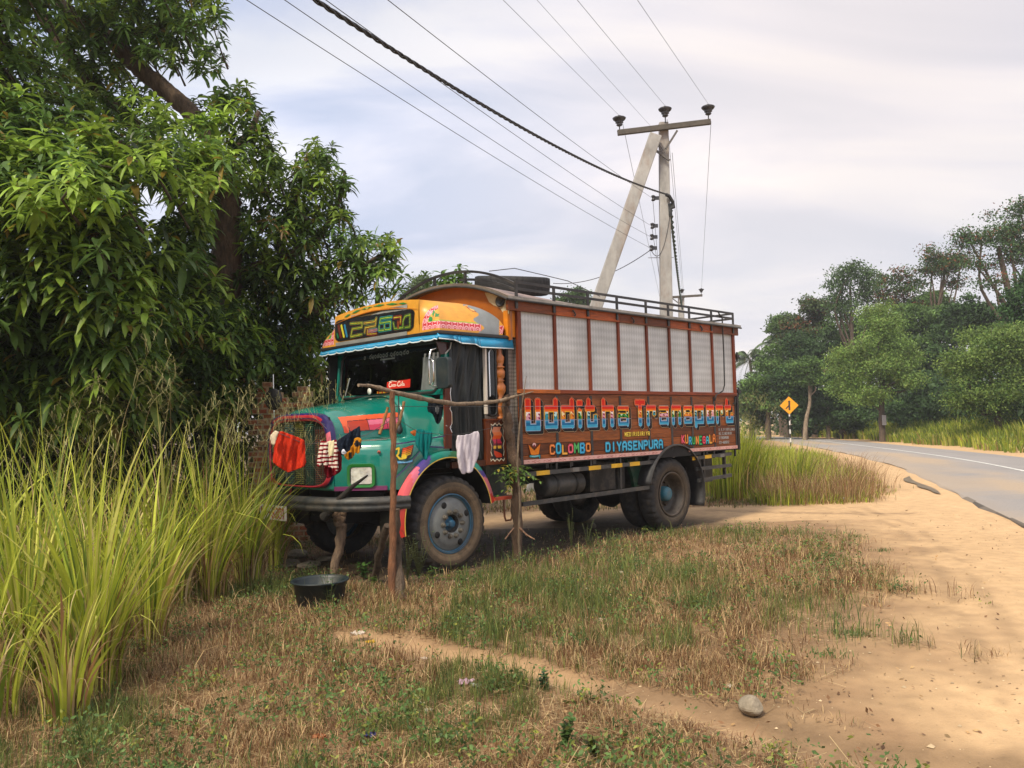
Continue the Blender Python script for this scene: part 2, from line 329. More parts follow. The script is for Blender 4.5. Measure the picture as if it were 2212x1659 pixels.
GL = {'A': [[(0, 0), (0, 4.6), (1, 6), (3, 6), (4, 4.6), (4, 0)], [(0, 2.6), (4, 2.6)]], 'B': [[(0, 0), (0, 6), (3.4, 6), (4, 5), (3.2, 3.2), (4, 1.5), (3.4, 0), (0, 0)], [(0, 3.2), (3.2, 3.2)]],
 'C': [[(4, 5), (3.3, 6), (.7, 6), (0, 5), (0, 1), (.7, 0), (3.3, 0), (4, 1)]], 'D': [[(0, 0), (0, 6), (3, 6), (4, 4.8), (4, 1.2), (3, 0), (0, 0)]], 'E': [[(4, 6), (0, 6), (0, 0), (4, 0)], [(0, 3), (3, 3)]],
 'G': [[(4, 5), (3.3, 6), (.7, 6), (0, 5), (0, 1), (.7, 0), (3.3, 0), (4, 1), (4, 3), (2.4, 3)]], 'I': [[(2, 0), (2, 6)]], 'K': [[(0, 0), (0, 6)], [(4, 6), (.6, 3), (4, 0)]], 'L': [[(0, 6), (0, 0), (4, 0)]],
 'M': [[(0, 0), (0, 6), (2, 2.6), (4, 6), (4, 0)]], 'N': [[(0, 0), (0, 6), (4, 0), (4, 6)]], 'O': [[(.8, 0), (0, 1), (0, 5), (.8, 6), (3.2, 6), (4, 5), (4, 1), (3.2, 0), (.8, 0)]],
 'P': [[(0, 0), (0, 6), (3.3, 6), (4, 5), (4, 3.6), (3.3, 2.8), (0, 2.8)]], 'R': [[(0, 0), (0, 6), (3.3, 6), (4, 5), (4, 3.8), (3.3, 3), (0, 3)], [(2, 3), (4, 0)]], 'S': [[(4, 5.2), (3.3, 6), (.7, 6), (0, 5), (.6, 3.4), (3.4, 2.7), (4, 1.4), (3.3, 0), (.7, 0), (0, .8)]],
 'T': [[(2, 0), (2, 6)], [(0, 6), (4, 6)]], 'U': [[(0, 6), (0, 1), (.8, 0), (3.2, 0), (4, 1), (4, 6)]], 'V': [[(0, 6), (2, 0), (4, 6)]], 'W': [[(0, 6), (1, 0), (2, 4), (3, 0), (4, 6)]], 'Y': [[(0, 6), (2, 3), (4, 6)], [(2, 3), (2, 0)]],
 '0': [[(.8, 0), (0, 1), (0, 5), (.8, 6), (3.2, 6), (4, 5), (4, 1), (3.2, 0), (.8, 0)]], '1': [[(1, 5), (2.2, 6), (2.2, 0)]], '2': [[(0, 5), (.8, 6), (3.2, 6), (4, 5), (4, 4), (0, 0), (4, 0)]], '3': [[(0, 5.3), (.8, 6), (3.2, 6), (4, 5), (3, 3.1), (4, 1.2), (3.2, 0), (.8, 0), (0, .7)], [(1.4, 3.1), (3, 3.1)]],
 '4': [[(3, 0), (3, 6), (0, 2), (4, 2)]], '6': [[(3.6, 6), (1, 6), (0, 4), (0, 1), (.8, 0), (3.2, 0), (4, 1), (4, 2.4), (3.2, 3.2), (0, 3)]], '7': [[(0, 6), (4, 6), (1.4, 0)]], '8': [[(.8, 3.1), (0, 4.4), (.8, 6), (3.2, 6), (4, 4.8), (3.2, 3.1), (.8, 3.1), (0, 1.4), (.8, 0), (3.2, 0), (4, 1.4), (3.2, 3.1)]],
 '-': [[(.5, 3), (3.5, 3)]], '.': [[(1.6, 0), (2, 0)]], ',': [[(2, .4), (1.4, -.9)]], ' ': []}
def glyph(ch, x, y, w, h, sk=0): return [[(x+a/4*w+b/6*h*sk, y+b/6*h) for a, b in st] for st in GL[ch]]
# ================================================================ THE LORRY
truck = thing('lorry', 'painted teal and brown wooden lorry with yellow cab roof parked on the dirt verge', 'truck', (TX, TY, 0), YAW)
tb = MAT
TEAL = hx('#0a8474')
VS = 1.19
def rnd(a=1, b=0): return b+a*random.random()
# ---- front wings
def wing_path(sgn):
    P = [(-1.13, .60), (-1.02, .72), (-.90, .87), (-.80, .98), (-.72, 1.04), (-.60, 1.075), (-.45, 1.09), (-.25, 1.10), (-.05, 1.10), (.0, 1.10)]
    Q = []
    for (a, b), (c, d) in zip(P[:-1], P[1:]):
        for k in range(4): Q.append((a+(c-a)*k/4, b+(d-b)*k/4))
    Q.append(P[-1]); return Q
def archz(u, rx=.655, rz=.72, c=-.05, cz=.56):
    t = 1-((u-c)/rx)**2
    return cz+rz*math.sqrt(max(t, 0)) if t > 0 else .0
for sg in (1, -1):
    P = wing_path(sg); mb = TM(); n = len(P)-1
    def fw(s, t):
        f = s*n; i = min(int(f), n-1); r = f-i; u = P[i][0]*(1-r)+P[i+1][0]*r; v = P[i][1]*(1-r)+P[i+1][1]*r
        a = P[max(i-1, 0)]; b = P[min(i+2, n)]; nx, nv = (b[1]-a[1]), -(b[0]-a[0]); l = math.hypot(nx, nv); nx /= l; nv /= l   # inward normal
        if nv > 0: pass
        zb = .93 if u < -.70 else max(.93, archz(u))
        rear = max(0, (u+.75)/.75); topz = 1.455+.03*rear
        prof = [(0, zb), (-.012, zb+(topz-.12-zb)*.5), (-.006, topz-.12), (.02, topz-.055), (.06, topz-.02), (.13, topz), (.30, topz+.015), (.62, topz+.02)]
        g = t*(len(prof)-1); j = min(int(g), len(prof)-2); q = g-j; d = prof[j][0]*(1-q)+prof[j+1][0]*q; z = prof[j][1]*(1-q)+prof[j+1][1]*q
        uu = u+nx*d*(1 if u < -.7 else 1); vv = v-abs(nv)*d
        if u < -.70: uu = u+abs(nx)*d; vv = v-abs(nv)*d
        else: uu = u+abs(nx)*d*.3; vv = v-d
        vv = max(vv, .42)
        return (uu, sg*vv, z)
    mb.grid(fw, n, 21, True, TEAL)
    mb.grid(lambda s, t: (.0, sg*(1.10-.5*s), 1.33+.155*t), 6, 2, True, TEAL)
    wg = mb.build('front_wing', tb['teal'], truck)
    if sg == 1:
        a = Art(-.76, 0, 1.0, 1.5, .004)
        PU = hx('#3a2f6b')
        a.stroke([(-.715, .95+.07), (-.715, 1.40), (-.05, 1.47), (-.02, 1.40), (-.02, 1.34), (-.30, 1.36)], .014, PU)
        a.stroke([(-.715, 1.05), (-.40, 1.33)], .012, PU)
        ye, orr, rd, bl = hx('#e8c832'), hx('#f08a1e'), hx('#e2471e'), hx('#3f9ad0')
        q = lambda L_: [tuple(onT(548.6+.31413*x, 822.9+.31413*y, 'v', 1.1)[[0, 2]]) for x, y in L_]
        blk = (.015, .015, .02)
        a.stroke(q([(983, 470), (1000, 462), (998, 495), (990, 515), (1005, 535), (1040, 530)]), .026, blk); a.stroke(q([(983, 470), (1000, 462), (998, 495), (990, 515), (1005, 535), (1040, 530)]), .018, ye)
        a.poly(q([(1018, 462), (1094, 436), (1080, 515), (1050, 540), (1012, 530), (1012, 500)]), blk)
        for i, c in enumerate([rd, hx('#ee6420'), orr, hx('#efab28'), ye]):
            f = i*13.5; a.poly(q([(1022-i*1.5, 464+f*.97), (1090-i*4, 440+f*1.0), (1087-i*4, 450+f), (1021-i*1.5, 474+f)]), c)
        a.disc(*q([(1030, 522)])[0], .03, ye, .022)
        a.poly(q([(980, 545), (1040, 550), (1090, 534), (1088, 562), (1080, 570), (1076, 560), (1040, 572), (980, 574)]), blk); a.poly(q([(982, 550), (1040, 555), (1084, 540), (1084, 556), (1040, 566), (982, 568)]), bl)
        a.stroke(q([(990, 558), (1040, 561), (1075, 553)]), .006, hx('#8cc8e8'))
        def onw(u, w): return T3(u, 1.112+.004 if u > -.6 else 1.112-(-.6-u)*.30, w)
        a.build('painted_bird_emblem', onw, tb['gloss'], truck)
    bd = TM()
    Q = [(-1.13, .60), (-.90, .87), (-.76, 1.01)]
    for (a1, b1), (a2, b2) in zip(Q[:-1], Q[1:]): bd.bar((a1-.012, sg*(b1+.008), .955), (a2-.012, sg*(b2+.008), .955), .012, .045, col=hx('#6a2a58'))
    bd.build('lower_trim', tb['gloss'], wg)
    # wheel arch flare with its painted bands
    fl = TM()
    def fa(s, t):
        th = R(2)+s*R(184); th = R(189)-s*R(178)
        rx = .685-.075*t; rz = .745-.075*t
        off = (.0 if t < .9 else 0)
        v = 1.165-.02*(1-t)*(1-t)
        return (-.05+rx*math.cos(th), sg*v, .56+rz*math.sin(th))
    BC = [(0, hx('#c22f28')), (.14, hx('#d85a62')), (.27, hx('#d76c86')), (.33, hx('#4c3a8c')), (.42, TEAL), (.56, hx('#0f6b2c')), (.69, hx('#12907c')), (.80, hx('#4c3a8c')), (.85, hx('#d0707c')), (.95, hx('#c22f28'))]
    def bc(s, t):
        if t > .86: return hx('#e0c050')
        c = BC[0][1]
        for p, q in BC:
            if s+.05*(t-.5) >= p: c = q
        return c
    fl.grid(fa, 60, 7, True, colfn=bc)
    fl.grid(lambda s, t: tuple(np.array(fa(s, 0))*np.array([1, 1, 1])+np.array([0, -sg*t*.09, -.0*t])), 60, 2, True, colfn=lambda s, t: bc(s, 0))
    fl.grid(lambda s, t: tuple(np.array(fa(s, 1))+np.array([0, -sg*t*.45, 0])), 60, 2, True, (.012, .012, .012))
    fl.build('wheel_arch_flare', tb['gloss'], wg)
    # headlamp
    hc = np.array([-.945, .815*sg+.0, 1.085]); dd = np.array([.23, .27*sg*1.0, 0]); dd = dd/np.linalg.norm(dd); nn = np.array([-dd[1]*sg, dd[0]*sg*1.0, 0]); nn = np.array([-abs(dd[1]), sg*abs(dd[0]), 0])
    def hp(a, b, c): q = hc+dd*a+nn*c; return (q[0], q[1], hc[2]+b)
    def rr_ring(mb, w0, h0, w1, h1, c0, c1, r0, r1, col, n=8):
        def pt(w, h, r, k):
            N_ = 4*n; q = k % N_; cn = q//n; t = (q % n)/(n-1)*math.pi/2; sx, sy = ((1, 1), (-1, 1), (-1, -1), (1, -1))[cn]; t0 = cn*math.pi/2+t
            return sx*(w/2-r)+r*math.cos(t0), sy*(h/2-r)+r*math.sin(t0)
        N_ = 4*n; vs = [hp(*pt(w0, h0, r0, k), c0) for k in range(N_)]+[hp(*pt(w1, h1, r1, k), c1) for k in range(N_)]
        mb.add(vs, [(k, (k+1) % N_, N_+(k+1) % N_, N_+k) for k in range(N_)], True, col)
        return vs
    hb = TM(); GR = hx('#1f6a2c')
    rr_ring(hb, .30, .25, .29, .24, .0, .035, .05, .05, GR); rr_ring(hb, .29, .24, .235, .185, .035, .030, .05, .035, GR); rr_ring(hb, .235, .185, .22, .17, .030, -.03, .035, .03, (.02, .03, .02))
    hl = hb.build('headlight', tb['gloss'], truck)
    gm = TM(); 
    gm.grid(lambda s, t: hp((s-.5)*.22, (t-.5)*.17, .016+.012*(1-(2*s-1)**2)), 10, 8, True, (.75, .75, .72))
    gm.build('lens', MAT.get('lens') or MAT.setdefault('lens', M('headlamp_lens', (.80, .80, .76), .10, .55, var=.35, scale=14, bump=.15, bscale=50)), hl)
    bo = TM(); q = hp(.19*1, .24, .012); bo.lathe(q, (nn[0], nn[1], 0), [(0, .016), (.012, .016), (.018, .008)], 10, hx('#c23a20')); bo.build('side_marker', tb['gloss'], truck)
# ---- bonnet
def hood(u, z=None, th=None):
    s = (u+1.15)/1.1; hw = .625-.03*s; zb = 1.42; zt = 1.79+.155*min(1, max(0, s))**.8
    if s < .06: zt -= .05*(1-s/.06)
    ctr = -.045
    if z is not None: return ctr+hw*(max(0, 1-((z-zb)/(zt-zb))**2.6))**(1/2.6)
    c, s_ = math.cos(th), math.sin(th)
    return (u, ctr+hw*math.copysign(abs(c)**(2/2.6), c), zb+(zt-zb)*abs(s_)**(2/2.6))
hb = TM(); hb.grid(lambda s, t: hood(-1.15+1.12*s, th=math.pi*t), 24, 40, True, TEAL); bonnet = hb.build('bonnet', tb['teal'], truck)
a = Art(-1.0, -.15, 1.5, 1.76, .004)
a.poly([(-1.0, 1.70), (-.22, 1.745), (-.20, 1.68), (-.90, 1.64), (-.93, 1.53), (-.985, 1.53)], hx('#dd5f38')); a.poly([(-.96, 1.60), (-.93, 1.53), (-.985, 1.53), (-.99, 1.60)], hx('#c4401f'))
a.poly([(-.91, 1.655), (-.22, 1.69), (-.22, 1.565), (-.91, 1.545)], hx('#b63a22'))
a.poly([(-.66, 1.665), (-.22, 1.69), (-.22, 1.565), (-.66, 1.55)], hx('#cf3f60')); a.poly([(-.66, 1.665), (-.22, 1.69), (-.22, 1.635), (-.66, 1.61)], hx('#dc6f8c'))
for x in (-.66, -.41): a.stroke([(x, 1.55), (x, 1.675)], .008, (.02, .01, .02))
a.stroke([(-.91, 1.545), (-.22, 1.565), (-.22, 1.69), (-.91, 1.655), (-.925, 1.6), (-.91, 1.545)], .007, (.02, .01, .02))
a.build('painted_bonnet_stripes', lambda u, w: T3(u, hood(u, w)+.004, w), tb['gloss'], truck, 6)
a = Art(-.22, .10, 1.5, 1.76, .004)
pt = [(-.185, 1.69), (.03, 1.675), (.055, 1.66), (.055, 1.56), (.035, 1.54), (-.175, 1.545), (-.19, 1.56), (-.19, 1.685)]
# ---- grille
fr = TM(); PUR, PK, RD = hx('#2c2560'), hx('#d4687a'), hx('#b02c3c')
def gr(th, k, du=0):
    c, s_ = math.cos(th), math.sin(th); hw = .67-.085*k; zt = 1.755-.085*k; zb = .955+.02*k; zc = 1.30
    v = -.06+hw*math.copysign(abs(c)**.42, c); z = zc+(zt-zc)*abs(s_)**(.75) if s_ > 0 else zc-(zc-zb)*abs(s_)**.42
    z = zc+(zt-zc)*(abs(s_)**.62) if s_ > 0 else z
    return (-1.17+du-.02*math.sin(math.pi*k), v, z)
def gc(s, t):
    th = 2*math.pi*s
    if math.pi*.30 < th < math.pi*.70 and .25 < t < .6: return RD
    if th < math.pi*.12 or th > math.pi*1.9: return PK
    if th > math.pi*1.1: return RD
    return PUR if t < .75 else RD
fr.grid(lambda s, t: gr(2*math.pi*s, t), 96, 8, True, colfn=gc); fr.grid(lambda s, t: (gr(2*math.pi*s, 0)[0]+.06*t,)+gr(2*math.pi*s, 0)[1:], 96, 2, True, PUR)
grl = fr.build('grille_surround', tb['gloss'], truck)
me = TM(); base = (.010, .016, .014)
me.add([(-1.13, -.65, .96), (-1.13, .53, .96), (-1.13, .53, 1.70), (-1.13, -.65, 1.70)], [(0, 1, 2, 3)], False, base)
pc = [hx('#2f6a4c'), hx('#3e7a86'), hx('#8a8a3c'), hx('#2a5a4a'), hx('#7a3a2c')]
for i in range(34):
    z = .99+i*.0205
    for (va, vb), cc in zip([(-.60, -.42), (-.38, -.2), (-.15, .02), (.06, .22), (.26, .49)], pc):
        if z > 1.58 and abs((va+vb)/2+.06) > .35: continue
        me.box((-1.147, va, z), (-1.141, vb, z+.007), tuple(np.array(cc)*rnd(.6, .6)))
for i in range(24): v = -.60+i*.0475; me.box((-1.152, v, .98), (-1.148, v+.006, 1.60), (.05, .07, .06))
me.build('grille_mesh', tb['gloss'], truck)
fr = TM(); fr.grid(lambda s, t: (-1.12+.08*s, .595*(1 if t < .5 else -1)-.04, .95+.5*((t*2) % 1.0001)), 1, 2, False, TEAL)
fr.box((-1.115, -.66, .93), (-.95, .60, .955), (.02, .02, .02))
for sg in (1, -1): fr.box((-1.14, sg*.52-.035-.03, .95), (-.7, sg*.60-.035+.03, 1.44), TEAL)
fr.build('radiator_panel', tb['teal'], truck, bevel=.01)
# ---- bumper, plate
bp = TM(); PB = [(-1.30, 0), (-1.29, .3), (-1.25, .6), (-1.14, .85), (-.98, 1.02), (-.80, 1.13), (-.60, 1.17)]
PB = [(u, -v) for u, v in PB[::-1]][:-1]+PB
prof = [(0, -.07), (-.02, -.04), (-.012, -.01), (-.03, .02), (-.02, .05), (0, .07), (.05, .075), (.05, -.075), (0, -.07)]
nn_ = len(PB)-1
def fbp(s, t):
    f = s*nn_; i = min(int(f), nn_-1); r = f-i; u = PB[i][0]*(1-r)+PB[i+1][0]*r; v = PB[i][1]*(1-r)+PB[i+1][1]*r
    d = Vector((PB[i+1][0]-PB[i][0], PB[i+1][1]-PB[i][1])).normalized(); nx, nv = d.y, -d.x
    g = t*(len(prof)-1); j = min(int(g), len(prof)-2); q = g-j; o_ = prof[j][0]*(1-q)+prof[j+1][0]*q; z = prof[j][1]*(1-q)+prof[j+1][1]*q
    return (u+nx*o_, v+nv*o_, .80+z)
bp.grid(fbp, nn_*5, (len(prof)-1)*2, True, (.035, .038, .04)); bmp = bp.build('front_bumper', tb['dirtym'], truck)
px = TM(); px.box((-1.375, -.53, .61), (-1.36, .02, .765), hx('#d9d6cc')); pl = px.build('number_plate', tb['paint'], truck)
a = Art(-.52, .01, .61, .765, .004)
xx = -.49
for ch in 'LI-8301':
    w = .050 if ch != '1' else .03
    for g in glyph(ch, xx, .637, w, .10): a.stroke(g, .019, hx('#a81420'))
    xx += w+.025
a.build('plate_lettering', lambda v, w: T3(-1.379, v, w), tb['paint'], pl)
# ---- cab
cb = TM()
cb.box((-.03, -1.08, 1.12), (.90, 1.08, 1.18), (.02, .02, .02))                # floor
cb.box((.86, -1.15, 1.12), (.90, 1.15, 2.60), (.015, .015, .015))              # rear wall
cb.box((-.10, -1.12, 1.30), (.86, -1.09, 2.6), (.015, .015, .015))             # far side
cb.box((-.12, -1.12, 2.52), (.9, 1.12, 2.55), (.012, .012, .012))
cb.box((.35, -1.0, 1.18), (.85, 1.0, 1.55), (.02, .02, .022)); cb.box((.70, -1.0, 1.5), (.84, 1.0, 2.05), (.03, .02, .02))
cb.build('cab_interior', tb['dark'], truck)
cw = TM()                                                                     # cowl and windscreen surround in teal
def cowl(s, t):
    th = math.pi*t; h0 = hood(-.05, th=th); v1 = -.0+1.03*math.copysign(abs(math.cos(th))**.45, math.cos(th)); z1 = 1.46+(1.965-1.46)*abs(math.sin(th))**.5
    k = s*s*(3-2*s); return (-.16+.16*s, h0[1]*(1-k)+v1*k, h0[2]*(1-k)+z1*k-.0)
cw.grid(cowl, 10, 48, True, TEAL)
def wsurr(v0, z0, v1, z1, w=.05): cw.bar((-.0+(z0-1.95)*.08, v0, z0), ((z1-1.95)*.08, v1, z1), w, w, up=(1, 0, 0), col=TEAL)
for sg in (1, -1): cw.bar((-.01, sg*1.03, 1.45), (.045, sg*1.03, 2.52), .07, .07, up=(1, 0, 0), col=TEAL)
cw.bar((.0, -1.05, 1.955), (.0, 1.05, 1.955), .06, .06, col=TEAL)
cw.grid(lambda s, t: (.02, 1.0-.12*s*(1-t)**2-.0*s, 1.95+.14*t+.0*s), 2, 2, True, TEAL)
cw.build('cowl', tb['teal'], truck)
ws = TM(); WB_ = [(0, 1.98), (0, 2.50)]
def wsp(v, z, du=0): return (-.045+(z-1.95)*.10+du+.03*(v/.98)**2, v, z)
ws.grid(lambda s, t: wsp(-.98+1.96*s, 1.96+.56*t), 24, 6, True, (1, 1, 1)); wscr = ws.build('windscreen', tb['glass'], truck)
wf = TM()
def rrp(n=10, v0=-.98, v1=.98, z0=1.955, z1=2.52, r=.12):
    o = []
    for cx_, cz_, a0 in ((v1-r, z1-r, 0), (v0+r, z1-r, 90), (v0+r, z0+r, 180), (v1-r, z0+r, 270)):
        for k in range(n+1): t = R(a0+90*k/n); o.append((cx_+r*math.cos(t), cz_+r*math.sin(t)))
    return o
pp = [wsp(v, z, -.012) for v, z in rrp()]; wf.tube(pp+[pp[0]], .018, 6, (.012, .012, .012), caps=False); wf.build('windscreen_seal', tb['black'], wscr)
ban = TM(); ban.grid(lambda s, t: wsp(-.95+1.9*s, 2.36+.16*t, .006), 12, 2, True, (.01, .01, .01)); ban.build('sunstrip', tb['dark'], wscr)
a = Art(-.9, .9, 2.36, 2.52, .004); wh = hx('#b9bdb9')
xs = -.36
for i, (w, k) in enumerate([(.05, 1), (.03, 2), (.05, 0), (.035, 1), (.05, 2), (.05, 0), (.05, 1), (.02, -1), (.05, 2), (.04, 1), (.05, 0), (.055, 2), (.05, 1)]):
    if k >= 0:
        a.stroke([(xs, 2.425), (xs+.005, 2.45), (xs+.02, 2.46), (xs+w-.012, 2.452), (xs+w-.008, 2.43), (xs+w*.5, 2.418), (xs+w*.35, 2.432)], .007, wh)
        if k == 1: a.stroke([(xs+w*.5, 2.462), (xs+w, 2.475)], .006, wh)
        if k == 2: a.stroke([(xs+w*.7, 2.418), (xs+w*.9, 2.405)], .006, wh)
    xs += w+.012
for x in (-.46, .40): 
    a.disc(x, 2.44, .022, wh); a.disc(x, 2.44, .012, (.02, .02, .02))
a.stroke([(-.12, 2.392), (.16, 2.392)], .014, hx('#8f948c'))
a.build('windscreen_lettering', lambda v, w: T3(*wsp(v, w, -.006)), tb['paint'], wscr)
a = Art(.02, .50, 1.99, 2.13, .004)
a.poly([(.04, 2.03), (.48, 2.03), (.48, 2.125), (.04, 2.115)], hx('#c1281c'))
W_ = hx('#e4ddd0'); ox = .075
def cc(pts, w=.008): a.stroke([(ox+x, 2.05+y) for x, y in pts], w, W_)
cc([(.05, .052), (.03, .06), (.01, .045), (.005, .02), (.02, .004), (.045, .008)], .011)          # C
def ring(x, r=.011): cc([(x+r*math.cos(t), .018+r*1.1*math.sin(t)) for t in np.linspace(0, 6.3, 12)], .007)
ring(.064); cc([(.10, .026), (.088, .028), (.084, .012), (.098, .008)]); ring(.118); cc([(.13, .03), (.131, .008), (.14, .010)], .007)
cc([(.145, .018), (.158, .018)], .006)
cc([(.215, .052), (.195, .060), (.175, .045), (.17, .02), (.185, .004), (.21, .008)], .011)
cc([(.0, .066), (.06, .074), (.15, .062)], .006)
ring(.23); cc([(.255, .008), (.252, .045), (.262, .060), (.266, .04), (.252, .015), (.262, .007)], .006); ring(.282); cc([(.294, .03), (.295, .008), (.308, .012)], .007)
a.build('red_windscreen_sticker', lambda v, w: T3(*wsp(v, w, -.005)), tb['paint'], wscr)
st = TM(); st.lathe(wsp(-.30, 2.02, -.01), (-1, 0, 0), [(0, 0.001), (.004, .04), (.006, .04), (.006, .001)], 20, hx('#dcdcd6')); st.build('round_sticker', tb['paint'], wscr)
st = TM()
for i in range(12): st.box((-.06, -.13+i*.025, 1.985), (-.05, -.115+i*.025, 2.0+.012*rnd()), (hx('#c08020'), hx('#a03020'), hx('#b0a030'))[i % 3])
st.build('garland', tb['paint'], wscr)
cur = TM(); cur.grid(lambda s, t: (.025+.02*math.sin(s*26+.6*math.sin(t*3)), .60+.36*s+.05*t*(1-s), 1.98+.42*t), 60, 10, True, (.85, .84, .80)); cur.build('windscreen_curtain', tb['cloth'], truck)
cur = TM()
def dcur(s, t):
    return (.04+.53*s+.02*math.sin(t*3), 1.075+.022*math.sin(s*17+2*t)+.012*math.sin(s*41+5*math.sin(t*4)), 1.19+1.32*t)
cur.grid(dcur, 60, 30, True, (.008, .012, .013)); cur.build('door_tarpaulin', tb['tarp'], truck)
# brown scalloped pillar board with pale edging
bw = TM(); sc = [(-.075, 1.33), (.02, 1.33), (.028, 1.50), (-.0, 1.56), (.03, 1.60), (.03, 1.72), (.005, 1.76), (.03, 1.82), (.015, 1.93), (.03, 2.02), (.03, 2.12), (-.05, 2.12), (-.06, 1.9), (-.06, 1.6)]
bw.prism(sc, lambda u, w: (u, 1.095, w), lambda u, w: (u, 1.125, w), hx('#5a2818'))
bw.build('scalloped_pillar_board', tb['woodv'], truck, fix=True)
eg = TM(); eg.tube([(u+.006, 1.115, w) for u, w in sc[2:11]], .009, 6, (.7, .7, .68)); eg.tube([(.03, 1.115, 1.56), (-.06, 1.12, 1.58)], .007, 6, (.7, .7, .68)); eg.build('chrome_edging', tb['chrome'], truck)
# rear quarter: window, baluster, checker plate, painted panel
qp = TM()
qp.box((.555, 1.085, 1.64), (.90, 1.10, 2.56), (.05, .05, .05)); qp.build('quarter_panel', tb['plate'], truck)
qw = TM(); qw.prism([(x, z) for x, z in rrp(6, .585, .725, 1.68, 2.46, .05)], lambda u, w: (u, 1.10, w), lambda u, w: (u, 1.112, w), (.006, .007, .008)); qf = qw.build('quarter_window', MAT.setdefault('dglass', M('dark_glass', (.006, .008, .01), .08, var=0)), truck, fix=True)
qc = TM(); pp = [(x, 1.116, z) for x, z in rrp(6, .585, .725, 1.68, 2.46, .05)]; qc.tube(pp+[pp[0]], .013, 6, (.02, .02, .02), caps=False); qc.build('window_seal', tb['black'], qf)
qc = TM(); qc.tube([(.605, 1.135, 1.9), (.603, 1.135, 2.40), (.615, 1.135, 2.43), (.64, 1.13, 2.44)], .009, 6); qc.build('grab_handle', tb['chrome'], truck)
qc = TM(); qc.box((.545, 1.09, 1.70), (.566, 1.135, 2.52), hx('#d8cfc4')); qc.build('door_post', tb['gloss'], truck)
qb = TM(); bpz = [(1.64, .05), (1.66, .055), (1.68, .03), (1.72, .055), (1.78, .06), (1.84, .03), (1.86, .045), (1.88, .045), (1.9, .03), (1.96, .06), (2.02, .062), (2.07, .035), (2.085, .052), (2.10, .035), (2.13, .055), (2.19, .06), (2.23, .04), (2.235, .055), (2.25, .055), (2.26, .035), (2.30, .05), (2.36, .055), (2.40, .03), (2.46, .03), (2.50, .04)]
qb.lathe((.795, 1.10, 0), (0, 0, 1), [(z, r*1.15) for z, r in bpz], 20, hx('#9a5a1c')); qb.build('turned_baluster', MAT.setdefault('baluster', M('turned_wood', hx('#a05a1a'), .35, var=.3, scale=8, coat=.4)), truck)
ck = TM(); ck.box((.865, 1.08, 1.13), (1.0, 1.135, 2.58), (.3, .3, .3)); ck.box((1.0, 1.10, 1.13), (1.018, 1.17, 2.58), (.35, .35, .33)); ck.build('checker_plate_column', tb['plate'], truck)
pw = TM(); pw.box((.535, 1.06, 1.12), (.865, 1.12, 1.63), hx('#6e3414')); pw.box((.53, 1.055, 1.625), (.87, 1.15, 1.645), hx('#6e3414')); pw.box((.03, 1.06, 1.11), (.535, 1.11, 1.178), hx('#4a2412'))
sp_ = pw.build('side_sill_panel', tb['woodv'], truck)
a = Art(.56, .86, 1.13, 1.62, .003)
fr_ = [(.61, 1.17), (.64, 1.19), (.67, 1.165), (.70, 1.19), (.735, 1.165), (.765, 1.19), (.80, 1.165), (.82, 1.19), (.80, 1.22), (.815, 1.27), (.80, 1.33), (.82, 1.385), (.80, 1.44), (.815, 1.49), (.80, 1.54), (.81, 1.575), (.775, 1.56), (.745, 1.585), (.715, 1.56), (.685, 1.585), (.655, 1.56), (.62, 1.575), (.63, 1.53), (.612, 1.48), (.628, 1.43), (.608, 1.38), (.628, 1.33), (.61, 1.27), (.63, 1.22), (.605, 1.20)]
cxm, czm = .71, 1.375
def sc_(k): return [(cxm+(x-cxm)*k, czm+(z-czm)*(k+(.0))) for x, z in fr_]
a.poly(sc_(1.07), hx('#e8dcc0')); a.poly(sc_(1.0), (.012, .01, .012))
for z0, z1, c in [(1.49, 1.55, '#d88a6a'), (1.45, 1.49, '#e07a48'), (1.41, 1.45, '#d8541e'), (1.385, 1.41, '#c0305a'), (1.36, 1.385, '#b82c48'), (1.335, 1.36, '#701c30')]:
    a.put((a.A > .645+.01*np.sin(a.B*70)) & (a.A < .775+.012*np.sin(a.B*60+2)) & (a.B > z0) & (a.B < z1), hx(c))
a.put((a.A > .65) & (a.A < .775) & (a.B > 1.30) & (a.B < 1.335), hx('#e0b040')); a.poly([(.655, 1.30), (.78, 1.235), (.785, 1.20), (.69, 1.20), (.66, 1.24)], hx('#cc4020'))
a.poly([(.70, 1.42), (.706, 1.42), (.712, 1.36), (.72, 1.29), (.69, 1.29), (.698, 1.36)], (.01, .01, .01)); a.stroke([(.65, 1.29), (.775, 1.25)], .012, (.01, .01, .01))
a.build('sunset_painting', lambda u, w: T3(u, 1.123, w), tb['gloss'], truck)
# step, handles
sx_ = TM(); sx_.box((.62, .75, .735), (.95, 1.17, .75), (.03, .03, .03)); sx_.box((.60, 1.15, .715), (.95, 1.175, .752), hx('#c04a30')); stp = sx_.build('cab_step', tb['dirtym'], truck)
sx_ = TM(); sx_.tube([(.78, 1.14, .72), (.78, 1.14, .52), (.80, 1.14, .47), (.88, 1.14, .47), (.91, 1.14, .52), (.91, 1.14, .72)], .012, 6, hx('#7a4a34')); sx_.box((.775, 1.12, .6), (.80, 1.15, .72), hx('#b9a890')); sx_.build('foot_loop', tb['dirtym'], stp)
sx_ = TM(); sx_.box((.6, .55, .75), (.96, 1.0, 1.12), (.012, .03, .028)); sx_.box((.62, 1.0, .78), (.80, 1.012, 1.10), hx('#20302a')); sx_.build('battery_box', tb['dirtym'], truck)
